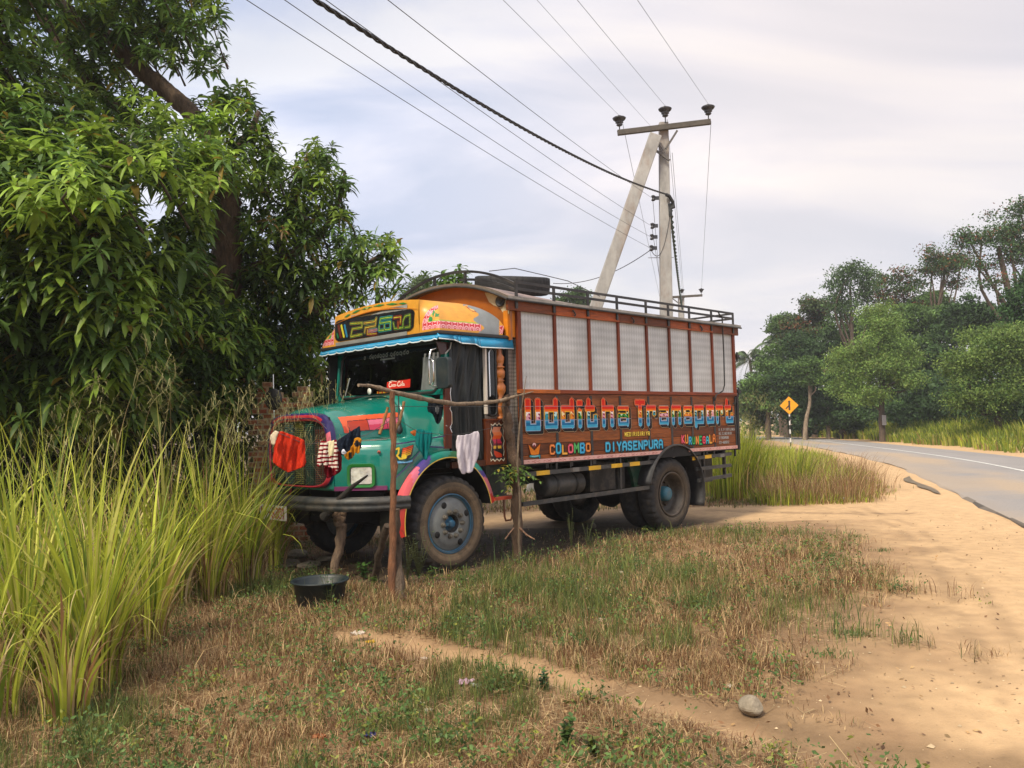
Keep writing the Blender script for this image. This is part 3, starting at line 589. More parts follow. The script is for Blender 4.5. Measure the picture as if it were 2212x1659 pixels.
# mirror with chrome bracket
mr = TM()
def mp_(a, b, c): return (-.12+c+a*.15, 1.10+a*.97*1.0, 2.15+b)
def rbox(mb, w, h, r, d0, d1, col):
    o = []
    for cx_, cz_, a0 in ((w/2-r, h/2-r, 0), (-w/2+r, h/2-r, 90), (-w/2+r, -h/2+r, 180), (w/2-r, -h/2+r, 270)):
        for k in range(7): t = R(a0+15*k); o.append((cx_+r*math.cos(t), cz_+r*math.sin(t)))
    mb.prism(o, lambda x, y: mp_(x+.08, y, d0), lambda x, y: mp_(x+.08, y, d1), col, False)
rbox(mr, .19, .34, .045, -.03, .03, (.03, .03, .033)); mrr = mr.build('wing_mirror', tb['plastic'], truck, fix=True, bevel=.012)
mr = TM(); mr.tube([(-.06, 1.03, 2.44), (-.14, 1.0, 2.41), (-.16, .99, 2.32), (-.16, .99, 2.04), (-.13, 1.0, 2.02), (-.05, 1.04, 2.0)], .011, 7)
mr.tube([(-.16, .99, 2.30), (-.175, 1.05, 2.31), (-.18, 1.085, 2.27), (-.18, 1.09, 2.08), (-.175, 1.06, 2.035), (-.16, .99, 2.03)], .010, 7); mr.build('mirror_bracket', tb['chrome'], mrr)
rm = TM(); rm.lathe((-.95, -.98, 1.95), (-.8, .3, 0), [(-.02, .001), (-.02, .11), (0, .13), (.02, .12), (.02, .001)], 24, (.02, .022, .022)); rmm = rm.build('round_mirror', tb['black'], truck)
rm = TM(); rm.tube([(-.93, -1.0, 1.46), (-.94, -1.0, 2.0), (-.94, -1.0, 2.25)], .008, 6, (.6, .6, .6)); rm.build('mirror_stalk', tb['chrome'], rmm)
wp = TM(); wp.tube([(-.03, -.85, 1.99), (-.06, -.70, 2.2)], .008, 5, (.5, .5, .5)); wp.tube([(-.04, -1.03, 1.95), (0.0, -1.03, 2.35)], .012, 5, TEAL); wp.build('wiper', tb['gloss'], truck)
ha = TM(); ha.lathe((-.38, .72, 1.50), (0, 0, 1), [(0, .012), (.02, .035), (.06, .04), (.09, .02), (.25, .008), (.45, .005)], 10, (.015, .015, .015)); ha.build('aerial', tb['black'], truck)
# ---- visor
vi = TM(); BL = hx('#2a93c4')
def scal(v): 
    p = ((v+1.2)/.21) % 1; return .012*abs(math.sin(math.pi*p*2))+.014*(1-abs(2*p-1))**3
nseg = 120
for i in range(nseg):
    v0, v1 = -1.22+2.37*i/nseg, -1.22+2.37*(i+1)/nseg
    uu = lambda v: -.17+.03*((v+.03)/1.2)**2
    z0, z1 = 2.505-scal(v0)+.012, 2.505-scal(v1)+.012
    vi.add([(uu(v0)-.03, v0, z0+.012), (uu(v1)-.03, v1, z1+.012), (uu(v1), v1, 2.575), (uu(v0), v0, 2.575)], [(0, 1, 2, 3)], True, BL)
    vi.add([(uu(v0)-.034, v0, z0), (uu(v1)-.034, v1, z1), (uu(v1)-.032, v1, z1+.014), (uu(v0)-.032, v0, z0+.014)], [(0, 1, 2, 3)], True, hx('#cfd8dc'))
zl = [(-.17, 2.515), (.05, 2.51), (.12, 2.49), (.16, 2.478), (.36, 2.478), (.42, 2.455), (.45, 2.448), (.97, 2.455)]
for (u0, z0), (u1, z1) in zip(zl[:-1], zl[1:]):
    vi.add([(u0, 1.175, z0+.012), (u1, 1.175, z1+.012), (u1, 1.15, 2.578), (u0, 1.15, 2.578)], [(0, 1, 2, 3)], True, BL)
    vi.add([(u0, 1.177, z0), (u1, 1.177, z1), (u1, 1.177, z1+.012), (u0, 1.177, z0+.012)], [(0, 1, 2, 3)], True, hx('#cfd8dc'))
vi.build('sun_visor', tb['gloss'], truck, solid=.006)
bb = TM(); bb.box((-.165, -1.19, 2.575), (.97, 1.168, 2.615), (.012, .012, .014)); bb.build('visor_trim', tb['black'], truck, bevel=.01)
br_ = TM(); br_.prism([(-.12, 2.50), (.09, 2.50), (.07, 2.43), (.0, 2.37), (-.06, 2.36)], lambda u, w: (u, 1.05, w), lambda u, w: (u, 1.07, w), hx('#3a1410')); br_.tube([(.09, 1.075, 2.50), (.07, 1.075, 2.43), (-.0, 1.075, 2.37)], .009, 6, hx('#b8b8b0')); br_.build('visor_bracket', tb['gloss'], truck, fix=True)
# ---- yellow roof pod over the cab
YE = hx('#cf9434')
pod = TM()
def ftop(v): return 3.045-.055*((v+.03)/.84)**2
pod.grid(lambda s, t: (-.145-.012*math.sin(math.pi*t), (-.87+1.69*s), 2.615+(ftop(-.87+1.69*s)-2.615)*t), 40, 10, True, YE)
def podtop(s, t):    # roof of the pod back to the box
    v = -1.0+2.0*t; 
    return (-.145+1.05*s, v*(.83+.14*s), min(3.05, ftop(v*.85))-.0+.0*s)
def side(A, z):          # A: distance along the foot of the pod, from the front board round the corner to the box
    k = min(max((A+.475)/1.335, 0), 1)
    bu = -.145 if A < -.225 else (-.145+.08*((A+.225)/.16)**2*.5 if A < -.065 else A-.08*.5+.0)
    bv = .82+.33*min(1, (A+.475)/.33) if A < -.145 else 1.15
    tu = -.145+1.005*k; kk = (tu+.145)/1.005
    zt = 2.99 if kk < .45 else 2.64+.35*math.sqrt(max(0, 1-((kk-.45)/.56)**2))
    tv = .82+.06*kk if kk < .45 else .847+.29*((kk-.45)/.55)**1.3
    t = min(1, max(0, (z-2.615)/max(.01, zt-2.615))); w = t**1.8
    return (bu*(1-w)+tu*w, bv*(1-w)+tv*w, zt)
cnv = Art(-.475, .86, 2.615, 3.0, .005)
cnv.g[:] = cnv.ci(YE); PKc, RDc, LGc, GRc = hx('#e0a0a8'), hx('#b52836'), hx('#9aa83c'), hx('#2c7a3c')
def floral(mask, c, per=.085):
    c.put(mask, hx('#b52836'))
    x = ((c.A % per)/per-.5)*2; y = ((c.B-2.70) % .085)/.085*2-1
    e = np.abs(np.hypot(x*.95, y)-.62) < .16; e |= (np.abs(x)+np.abs(y) < .28); e |= (np.abs(np.abs(x)-1) < .12)
    c.put(mask & e, hx('#dfa5ac'))
floral((cnv.B > 2.64) & (cnv.B < 2.725) & (cnv.A < .52) & (cnv.A > -.43), cnv)
E1 = ((cnv.A-.10)/.53)**2+((cnv.B-2.69)/.27)**2; E2 = ((cnv.A-.11)/.45)**2+((cnv.B-2.69)/.225)**2
floral((E1 < 1) & (E2 > 1) & (cnv.A < -.14) & (cnv.B > 2.64), cnv, .07)
cnv.put((E2 < 1) & (((cnv.A-.11)/.435)**2+((cnv.B-2.69)/.212)**2 > 1) & (cnv.A < -.16) & (cnv.B > 2.725), LGc)
cnv.put((cnv.B > 2.727) & (cnv.B < 2.742) & (cnv.A < .52) & (cnv.A > -.33), LGc)
cnv.disc(-.28, 2.755, .035, GRc, .03); cnv.poly([(-.24, 2.77), (-.20, 2.83), (-.225, 2.87), (-.25, 2.81)], GRc); cnv.poly([(-.21, 2.775), (-.12, 2.775), (-.15, 2.79), (-.11, 2.81), (-.17, 2.81), (-.19, 2.835)], GRc)
gm_ = (cnv.A > .50+.06*np.sin(cnv.B*38)-.35*(cnv.B-2.7)) & (cnv.A < .80)
gm_ |= (cnv.B > 2.955+.01*np.sin(cnv.A*40)) & (cnv.A > .30)
cnv.put(gm_, hx('#7e8488')); floral((cnv.A > .81) & (cnv.B > 2.63) & (cnv.B < 2.73), cnv)
cnv.poly([(.32, 2.955), (.38, 2.935), (.46, 2.90), (.48, 2.875), (.41, 2.885), (.36, 2.92)], hx('#8c2c1c')); cnv.poly([(.37, 2.935), (.45, 2.905), (.46, 2.885), (.40, 2.90)], hx('#d8b060'))
for sg in (1, -1):
    def sf(s, t):
        A = -.475+1.335*s; zt = side(A, 2.7)[2]; z = 2.615+(zt-2.615)*t; u, v, _ = side(A, z); return (u, sg*v-(.05 if sg < 0 else 0), z)
    def sc2(s, t):
        A = -.475+1.335*s; zt = side(A, 2.7)[2]; z = 2.615+(zt-2.615)*t
        i = min(cnv.w-1, int((A-cnv.a0)/cnv.res)); j = min(cnv.h-1, int((z-cnv.b0)/cnv.res)); return cnv.pal[cnv.g[j, i]]
    pod.grid(sf, 260, 76, True, colfn=sc2)
    def tf(s, t):
        u, v, z = side(-.475+1.335*s, 9); return (u, (sg*v-(.05 if sg < 0 else 0))*(1-t), z*(1-t)+3.04*t)
    pod.grid(tf, 20, 8, True, YE)
podo = pod.build('roof_pod', tb['paint'], truck)
a = Art(-.9, .85, 2.60, 3.06, .004)
GS = hx('#8b8d8c')
a.put((a.B > 2.615) & (a.B < 2.655) & (a.A > -.86) & (a.A < .60), GS); a.put((a.B > 2.62) & (a.B < 2.96) & (a.A > -.5) & (a.A < .62) & (a.B > 2.80), GS)
a.put((a.B > 2.925+.02*np.sin(a.A*5)) & (a.B < 2.965-.06*((a.A+.0)/.8)**2) & (np.abs(a.A+.05) < .6), hx('#5a4a30')); a.put((a.B > 2.945) & (a.B < 2.968-.06*((a.A)/.8)**2) & (np.abs(a.A+.05) < .75), hx('#8a4c20'))
a.put((a.B < 2.80) & (a.B > 2.655), -1 if False else YE)
tl, trr, brr, bll = (-.855, 2.935), (.765, 2.877+.02), (.72, 2.655), (-.865, 2.67)
def bq(s, t, k=0):
    x0 = tl[0]*(1-t)+bll[0]*t; z0 = tl[1]*(1-t)+bll[1]*t; x1 = trr[0]*(1-t)+brr[0]*t; z1 = trr[1]*(1-t)+brr[1]*t; return (x0*(1-s)+x1*s, z0*(1-s)+z1*s)
rr = []
for cs, ct, a0 in ((1-.07, .22, 270), (1-.07, 1-.22, 0), (.07, 1-.22, 90), (.07, .22, 180)):
    for k2 in range(8): t_ = R(a0+k2*90/7); rr.append(bq(cs+.07*math.cos(t_), ct+.22*math.sin(t_)))
a.poly(rr, (.012, .013, .016))
q = lambda L_: [tuple(onT(658.3+.124*x, 636.4+.124*y, 'u', -.15)[[1, 2]]) for x, y in L_]
for p0, p1, w, c in [((578, 690), (592, 745), .03, '#1f7a4a'), ((605, 550), (640, 735), .045, '#6a2c20'), ((655, 545), (693, 728), .038, '#d2c83a'), ((712, 540), (745, 722), .038, '#2c7ca4')]: a.stroke(q([p0, p1]), w, hx(c), False)
LT = [([(812, 508), (1015, 492), (1012, 572), (845, 600), (812, 735), (1005, 692)], '#4e8a3c', '#7a2c22', '#c8b43c'),
 ([(1052, 500), (1235, 470), (1262, 415), (1245, 545), (1070, 580), (1055, 660)], '#8c4a34', '#5c9a58', '#d4c44a'), ([(1110, 610), (1100, 690), (1255, 680)], '#8c3c2c', '#6c2c20', '#d0b840'), ([(1130, 640), (1265, 612)], '#b07878', '#3a7aa0', '#c89090'),
 ([(1530, 392), (1335, 420), (1322, 500), (1510, 470), (1505, 600), (1305, 630), (1312, 545)], '#3f8c4c', '#2c7ca0', '#b4cc4c'), ([(1400, 600), (1405, 520)], '#2c8050', '#2c7ca0', '#b4cc4c'),
 ([(1570, 405), (1690, 385), (1680, 500)], '#8a3a28', '#6c2c20', '#d0c040'), ([(1560, 495), (1575, 595), (1720, 575), (1728, 460), (1765, 378), (1850, 352), (1842, 560), (1760, 575)], '#2f7a3c', '#5c3020', '#a8b43c'), ([(1640, 480), (1640, 570)], '#8a3a28', '#6c2c20', '#c07030')]
for pts, c1, c2, c3 in LT:
    P_ = q(pts); a.stroke(P_, .044, tuple(np.array(hx(c2))*.8))
for pts, c1, c2, c3 in LT:
    P_ = q(pts); a.stroke(P_, .034, tuple(np.array(hx(c1))*.8)); a.stroke(P_, .017, (.02, .015, .01)); a.stroke(P_, .009, tuple(np.array(hx(c3))*.8))
# green scroll along the top edge
sp0 = [(-.66, 2.955), (-.50, 2.985), (-.30, 3.01), (-.05, 3.017), (.2, 3.012), (.45, 2.99), (.62, 2.972)]
for (x0, z0), (x1, z1) in zip(sp0[:-1], sp0[1:]): a.poly([(x0, z0), ((x0+x1)/2, (z0+z1)/2-.012), (x1, z1), ((x0+x1)/2, (z0+z1)/2+.013)], GRc)
a.disc(-.17, 3.015, .025, hx('#d8c060'), .018); a.disc(-.17, 3.015, .014, GRc, .01)
def pf(v, w): return T3(-.152-.012*math.sin(math.pi*min(1, max(0, (v+.87)/1.69)))*0-.012*math.sin(math.pi*min(1, max(0, (w-2.615)/.42))), v, w)
a.g[a.B > (3.045-.055*((a.A+.03)/.84)**2)-.008] = -1
a.g[(np.abs(a.A+.025) > .84)] = -1
a.g[a.g == a.ci(YE)] = -1
a.build('name_board', pf, tb['gloss'], truck)
# lip over the name board
lp = TM(); lp.tube([(-.165, -.87+1.69*k/20, ftop(-.87+1.69*k/20)-.085-.02*abs(k/10-1)) for k in range(21)], [.014-.012*abs(k/10-1) for k in range(21)], 6, hx('#b86c1c')); lp.build('name_board_lip', tb['paint'], truck)
# ---- cargo box
U0, U1 = 1.02, 5.93
post_u = [1.035, 1.665, 2.325, 2.935, 3.575, 4.125, 4.655, 5.27, 5.90]
W1, W2, W3 = hx('#7c3e14'), hx('#8c4a1a'), hx('#985424')
for sg in (1, -1):
    sb = TM(); zs = [1.10, 1.205, 1.335, 1.47, 1.612, 1.782, 1.935]
    for i in range(6):
        xs = [U0]+sorted(random.sample(post_u[1:-1], 2))+[U1]
        for x0, x1 in zip(xs[:-1], xs[1:]):
            k = rnd(.5, .55); sb.box((x0+.001, min(sg*(VS-.03), sg*VS), zs[i]+.003), (x1-.001, max(sg*(VS-.03), sg*VS), zs[i+1]-.003), tuple(np.array(random.choice((W1, W2, W3)))*k))
    sb.box((U0, min(sg*(VS-.05), sg*(VS-.031)), 1.10), (U1, max(sg*(VS-.05), sg*(VS-.031)), 1.94), (.02, .01, .006))
    sd_ = sb.build('plank_side', tb['wood'], truck)
    rl = TM(); rl.box((U0-.01, min(sg*(VS-.03), sg*(VS+.03)), 1.937), (1.72, max(sg*(VS-.03), sg*(VS+.03)), 1.985), hx('#a85a22')); rl.box((1.722, min(sg*(VS-.03), sg*(VS+.028)), 1.937), (U1, max(sg*(VS-.03), sg*(VS+.028)), 1.985), hx('#7c3616'))
    rl.build('belt_rail', tb['wood'], truck, bevel=.004)
    for a_, b_ in zip(post_u[:-1], post_u[1:]):
        al = TM(); al.box((a_+.005, min(sg*(VS-.012), sg*VS), 1.985), (b_-.005, max(sg*(VS-.012), sg*VS), 2.92), (.5, .5, .5)); al.build('aluminium_panel', tb['alu'], truck)
    for p in post_u:
        po = TM(); w_ = .03 if p in (post_u[0], post_u[-1]) else .022; po.box((p-w_, min(sg*(VS-.02), sg*(VS+.026)), 1.985), (p+w_, max(sg*(VS-.02), sg*(VS+.026)), 2.92), tuple(np.array(hx('#7a3414'))*rnd(.3, .65))); po.build('wooden_post', tb['woodv'], truck, bevel=.004)
        stp_ = TM(); z0 = .62 if 1.1 < p < 3.3 and p > 2.8 else .98
        stp_.box((p-.022, min(sg*(VS+.002), sg*(VS+.007)), 1.10), (p+.022, max(sg*(VS+.002), sg*(VS+.007)), 1.915), (.02, .02, .022))
        if 3.6 < p < 4.7: pass
        else: stp_.box((p-.018, min(sg*(VS-.04), sg*(VS-.02)), z0 if p > 1.2 else .98), (p+.018, max(sg*(VS-.04), sg*(VS-.02)), 1.10), (.02, .02, .022))
        stp_.build('steel_strap', tb['black'], truck)
    fa_ = TM()
    for x0, x1 in zip([.83]+post_u[1:-1], post_u[1:-1]+[6.02]):
        fa_.box((x0+.0015, min(sg*1.20, sg*1.235), 2.905), (x1-.0015, max(sg*1.20, sg*1.235), 3.035), tuple(np.array(random.choice((W1, W2, hx('#a4501e'))))*rnd(.4, .55)))
    fa_.build('eaves_board', tb['wood'], truck, bevel=.003)
# front wall above the cab, tail
def roofz(v, u=.8):
    k_ = min(1, max(0, (u-.8)/1.8)); c_ = .285-.135*k_*k_*(3-2*k_); return 3.06+c_-c_*(abs(v)/1.26)**2.1
fwl = TM(); vv = [-1.2+2.4*i/24 for i in range(25)]
fwl.prism([(v, roofz(v)-.02) for v in vv]+[(1.2, 2.56), (-1.2, 2.56)], lambda v, w: (.90, v, w), lambda v, w: (.93, v, w), hx('#93541a')); fwl.box((.93, -1.19, 1.1), (.98, 1.085, 2.9), (.05, .03, .02)); fwl.box((.885, 1.10, 2.60), (1.01, 1.17, 2.91), hx('#cf7d18'))
fo = fwl.build('box_front_wall', tb['paint'], truck, fix=True)
a = Art(.6, 1.2, 2.85, 3.2, .005); a.poly([(.78, 3.17), (.9, 3.16), (1.19, 3.05), (1.19, 2.87), (1.10, 2.88), (1.03, 2.96), (.93, 3.0), (.85, 3.05)], hx('#b9ae90')); a.build('bare_patch', lambda v, w: T3(.894, v, w), tb['paint'], fo)
hn = TM(); hn.lathe((.89, 1.06, 3.03), (-1, .15, 0), [(-.02, .06), (.02, .068), (.025, .055), (.01, .04), (.0, .001)], 20, (.015, .015, .015)); hn.build('round_horn', tb['black'], truck)
tl_ = TM(); tl_.box((5.90, -1.19, 1.1), (5.93, 1.19, 2.95), hx('#4a2412')); tl_.box((5.93, 1.12, 1.08), (5.985, 1.21, 1.96), (.02, .02, .022)); tl_.box((5.93, 1.15, 1.96), (5.96, 1.20, 2.95), hx('#7a3414'))
tl_.build('tailboard', tb['wood'], truck)
for z in (1.98, 2.55):
    tl_ = TM(); tl_.box((5.96, 1.15, z), (6.03, 1.235, z+.05), (.02, .02, .022)); tl_.tube([(6.0, 1.2, z-.06), (6.01, 1.2, z+.09)], .018, 6, (.02, .02, .02)); tl_.build('tail_latch', tb['black'], truck)
tl_ = TM(); tl_.tube([(5.87, 1.215, 1.92), (5.87, 1.22, 1.84), (5.84, 1.22, 1.80), (5.80, 1.22, 1.82)], .012, 6, (.02, .02, .02)); tl_.build('side_hook', tb['black'], truck)
rf = TM()
rf.grid(lambda s, t: (.80+5.24*s, -1.27+2.54*t, roofz(-1.27+2.54*t, .80+5.24*s)+.004), 40, 30, True, hx('#94807a')); rf.grid(lambda s, t: (.80+5.24*s, -1.27+2.54*t, roofz(-1.27+2.54*t, .80+5.24*s)-.03), 40, 30, True, hx('#3a302a'))
for sg in (1, -1): rf.box((.80, min(sg*1.25, sg*1.275), 3.02), (6.04, max(sg*1.25, sg*1.275), 3.066), hx('#8d8a84'))
rf.grid(lambda s, t: (.795, -1.27+2.54*s, roofz(-1.27+2.54*s)-.045+.055*t), 30, 2, True, hx('#6a625a')); rf.grid(lambda s, t: (6.045, -1.27+2.54*s, roofz(-1.27+2.54*s, 6)-.045+.055*t), 30, 2, True, hx('#6a625a'))
rfo = rf.build('roof', MAT.setdefault('roof', M('pink_roof_sheet', None, .5, var=.25, scale=7, dirt=hx('#4a443c'), dirt_amt=.6, dscale=5)), truck)
gt = TM(); gt.tube([(.79, -1.27+2.54*i/40, roofz(-1.27+2.54*i/40)-.035) for i in range(41)], .016, 6, (.02, .02, .02))
for sg in (1, -1): gt.tube([(.79, sg*1.275, 3.022), (6.05, sg*1.275, 3.022)], .013, 6, (.02, .02, .02))
gt.build('roof_edging', tb['black'], rfo)
# roof rack
rk = TM(); K_ = (.02, .02, .022)
for sg in (1, -1):
    for z in (3.245, 3.165): rk.bar((.96, sg*1.245, z), (5.86, sg*1.245, z), .012, .032, col=K_)
    for p in (.965, 1.62, 2.265, 2.87, 3.52, 4.06, 4.6, 5.21, 5.85): rk.box((p-.02, min(sg*1.237, sg*1.253), 2.93), (p+.02, max(sg*1.237, sg*1.253), 3.26), K_)
for dz in (.145, .075):
    pts = [(.97, -1.245+2.49*i/30, roofz(-1.245+2.49*i/30)+dz+.035*(dz > .1)*(1-(2*i/30-1)**2)) for i in range(31)]
    if dz > .1:
        for p, q in zip(pts[:-1], pts[1:]): rk.bar(p, q, .03, .03, col=K_)
    else:
        for p, q in list(zip(pts[:-1], pts[1:]))[:6]+list(zip(pts[:-1], pts[1:]))[-12:]: rk.bar(p, q, .02, .03, col=K_)
for v in (-.9, -.25, .35): rk.box((.955, v-.015, roofz(v)), (.985, v+.015, roofz(v)+.17), K_)
for z in (3.245, 3.165): rk.bar((5.86, -1.245, z), (5.86, 1.245, z), .012, .03, col=K_)
rk.build('roof_rack', tb['black'], truck)
for u_, sg in ((1.98, 1), (3.2, 1), (4.9, 1)):
    hk = TM(); hk.tube([(u_-.02, 1.25, 2.99), (u_-.005, 1.262, 2.965), (u_+.02, 1.262, 2.935), (u_+.012, 1.25, 2.91)], .011, 6, K_); hk.build('eaves_hook', tb['black'], truck)
rp = TM(); rp.tube([(5.40, 1.25, 3.245), (5.42, 1.262, 3.20), (5.50, 1.262, 3.16), (5.50, 1.265, 2.6), (5.49, 1.262, 2.1), (5.48, 1.235, 2.01), (5.36, 1.235, 1.97), (5.29, 1.23, 1.95), (5.29, 1.205, 1.86)], .011, 6, K_); rp.build('hanging_strap', tb['black'], truck)
# pink printed strip
a = Art(1.06, 5.92, 1.104, 1.152, .006); a.g[:] = a.ci(hx('#cfa09a')); a.put((np.sin(a.A*47)*np.sin(a.A*21+1)+np.sin(a.B*300+a.A*90) > .7) & (a.B > 1.112) & (a.B < 1.142), hx('#a8555a'))
full = a.g.copy()
for lo_, hi_ in ((0, 3.87), (4.53, 9)):
    a.g = np.where((a.A > lo_) & (a.A < hi_), full, -1); a.build('floral_strip', lambda u, w: T3(u, VS+.009, w), tb['gloss'], truck)
# ---- the big name
a = Art(1.04, 5.90, 1.42, 1.93, .005); core = np.zeros(a.g.shape, bool); ids = np.zeros(a.g.shape, np.int32)
cells = [('U', 1.105, 1.365), ('d', 1.43, 1.68), ('d', 1.73, 1.985), ('i', 2.035, 2.15), ('t', 2.22, 2.445), ('h', 2.525, 2.785), ('a', 2.85, 3.12), ('T', 3.25, 3.475), ('r', 3.50, 3.735), ('a', 3.79, 4.055), ('n', 4.11, 4.36), ('s', 4.41, 4.655), ('p', 4.70, 4.965), ('o', 5.03, 5.255), ('r', 5.30, 5.52), ('t', 5.585, 5.82)]
zx, za, zb_ = 1.752, 1.828, 1.545
for n_, (ch, x0, x1) in enumerate(cells):
    l, r_ = x0+.046, x1-.040; mm = (l+r_)/2; D = {
    'U': [[(l, za), (l, zb_-.015), (r_, zb_-.015), (r_, za)]], 'd': [[(r_, zx), (l, zx), (l, zb_), (r_, zb_)], [(r_, za+.01), (r_, zb_)]],
    'i': [[(mm, zx-.045), (mm, zb_)], [(mm-.015, za-.005), (mm+.015, za-.005)]], 't': [[(l, za+.01), (l, zb_), (r_, zb_), (r_, zb_+.09)], [(l-.03, zx), (l+.085, zx)]],
    'h': [[(l, za+.01), (l, zb_)], [(l, zx), (r_, zx), (r_, zb_)]], 'a': [[(l, zx), (r_, zx), (r_, zb_)], [(r_, 1.655), (l, 1.655), (l, zb_), (r_, zb_)]],
    'T': [[(l-.01, za+.005), (r_+.01, za+.005)], [(mm, za), (mm, zb_)]], 'r': [[(l, zx), (l, zb_)], [(l, zx), (r_, zx), (r_, 1.685)]], 'n': [[(l, zx), (l, zb_)], [(l, zx), (r_, zx), (r_, zb_)]],
    's': [[(r_, zx-.02), (r_, zx), (l, zx), (l, 1.65), (r_, 1.65), (r_, zb_), (l, zb_), (l, zb_+.03)]], 'p': [[(l, zb_-.05), (l, zx), (r_, zx), (r_, zb_), (l, zb_)]], 'o': [[(l, zb_), (l, zx), (r_, zx), (r_, zb_), (l, zb_)]]}[ch]
    if ch == 't' and n_ > 10: D[0] = [(l, za+.02), (l, zb_), (r_, zb_), (r_, zb_+.08)]
    m_ = np.zeros(a.g.shape, bool)
    for st in D: m_ |= a.strokem(st, .074 if ch == 'U' else (.036 if ch in 'as' else .056), True)
    for st in D:
        for (x, z), other in ((st[0], st[1]), (st[-1], st[-2])):
            if abs(x-other[0]) < .01: sgn = 1 if z > other[1] else -1; m_ |= a.polym([(x-.018, z+sgn*.025), (x+.018, z+sgn*.025), (x, z+sgn*.045)])
    core |= m_; ids[m_] = n_
def shift(m_, dx, dy):
    o = np.zeros_like(m_); h_, w_ = m_.shape
    o[max(0, -dy):h_-max(0, dy) if dy > 0 else h_, :] |= False
    ys = slice(max(0, dy), h_+min(0, dy)); yo = slice(max(0, -dy), h_-max(0, dy)); xs = slice(max(0, dx), w_+min(0, dx)); xo = slice(max(0, -dx), w_-max(0, dx)); o[ys, xs] = m_[yo, xo]; return o
rim = a.grow(core, 3); sh = rim.copy()
for k in range(1, 9): sh |= shift(rim, int(k*1.0), -int(k*.8))
outl = a.grow(sh, 1); a.put(outl, hx('#a89478')); a.put(sh, (.012, .011, .014))
a.put(rim, hx('#d23c18')); a.put(rim & (a.B < 1.735), hx('#e0a818')); a.put(rim & (a.B < 1.625), hx('#9890a8')); a.put(rim & (a.B < 1.545), hx('#4c485c'))
in1 = a.grow(core, 1); a.put(in1, hx('#e88a4c')); a.put(in1 & (a.B < 1.62), hx('#8cc4dc')); a.put(in1 & (a.B < 1.70) & (a.B > 1.62), (.03, .02, .02))
a.put(core, hx('#cc2a1c')); a.put(core & (a.B < 1.745), hx('#e0661c'))
pal = {0: ('#d8a0b0', '#8a2c50', '#e8dcd8'), 1: ('#2c8ca0', '#0c3c4c', '#b8d8d8'), 2: ('#e08a2c', '#b83820', '#ecd8a8'), 3: ('#2c8a3c', '#0c3018', '#c8dcc0')}
rn = np.random.default_rng(5)
for n_ in range(16):
    c1, c2, c3 = pal[(n_ if n_ < 4 else n_*7+1) % 4]; m_ = core & (ids == n_) & (a.B < 1.715) & (a.B > 1.622)
    a.put(m_, hx(c3)); ph = rn.random()*9; a.put(m_ & (a.B < 1.675+.02*np.sin(a.A*60+ph)), hx(c1)); a.put(m_ & (np.sin(a.A*75+ph)+np.sin(a.B*140+a.A*40+ph) > .75), hx(c2))
a.put(core & (a.B < 1.622), hx('#2c86b4')); a.put(core & (a.B < 1.59), hx('#1c6494')); a.put(core & (a.B < 1.552), hx('#3c98c0'))
for z in (1.612, 1.782): a.g[(np.abs(a.B-z) < .0035)] = np.where(a.g[(np.abs(a.B-z) < .0035)] >= 0, a.ci(hx('#9a8c98')), -1)
a.build('company_name_lettering', lambda u, w: T3(u, VS+.0105, w), tb['letter'], truck)
def words(art, txt, x0, x1, z, h, w, cols, edge=(.012, .01, .012), jit=0, arcf=None, grow=.014):
    n = len(txt); pitch = (x1-x0)/n
    for ps in (0, 1, 2):
        for i, ch in enumerate(txt):
            dz = (arcf(i/(n-1)) if arcf else 0)+(jit*math.sin(i*2.3) if jit else 0); hh = h*(1+.12*math.sin(i*1.7) if jit else 1)
            for g in glyph(ch, x0+i*pitch+w/2, z+dz, pitch-w*1.25, hh):
                c = cols[i % len(cols)]
                if ps == 0: art.stroke([(x+.008, y-.006) for x, y in g], w+grow, edge)
                elif ps == 1: art.stroke(g, w, tuple(np.array(hx(c))*.9))
                else: art.stroke(g, w*.3, tuple(min(1, q_*1.5+.06) for q_ in hx(c)))
a = Art(1.06, 5.92, 1.155, 1.462, .004)
words(a, 'COLOMBO', 1.51, 2.30, 1.205, .10, .032, ['#c8702c', '#2c94b8', '#c89030', '#c44a5c', '#3c944c', '#2c8cb8', '#c07028'], jit=.008)
words(a, 'DIYASENPURA', 2.585, 3.89, 1.195, .102, .034, ['#3494b8'])
words(a, 'MEDIRIGIRIYA', 3.005, 3.575, 1.378, .048, .014, ['#d0b440'], (.06, .03, .01), grow=.004)
words(a, 'KURUNEGALA', 4.345, 5.28, 1.215, .10, .030, ['#c84a5c', '#c87c2c', '#2c8cb0', '#2c8c44', '#c8762c', '#2c9454', '#c83c50', '#2c94a8', '#cc8c2c', '#c06a24'], arcf=lambda t: .03*(2*t-1)**2*(1 if t < .5 else .4), jit=.006)
for t_, z, x1 in (('A.A.PIYATILAKA', 1.392, 5.85), ('NO.12,MEDIRIGI', 1.332, 5.76), ('DIYASENPURA', 1.268, 5.66), ('071-4686812', 1.196, 5.67)):
    n = len(t_); p = (x1-5.375)/n
    for i, ch in enumerate(t_):
        for g in glyph(ch, 5.375+i*p, z, p*.66, .034): a.stroke(g, .009, hx('#9a9a98'))
O1, OY = hx('#c8641c'), hx('#dc9a30')
a.poly([(1.135, 1.345), (1.24, 1.245), (1.36, 1.345), (1.33, 1.20), (1.18, 1.20)], (.02, .01, .01)); a.poly([(1.145, 1.335), (1.24, 1.255), (1.352, 1.335), (1.322, 1.205), (1.185, 1.205)], O1)
for k_ in range(7): a.stroke([(1.165+k_*.028, 1.31-.02*abs(k_-3)*0-.05*(1-abs(k_-3)/3)), (1.20+k_*.018, 1.21)], .006, OY)
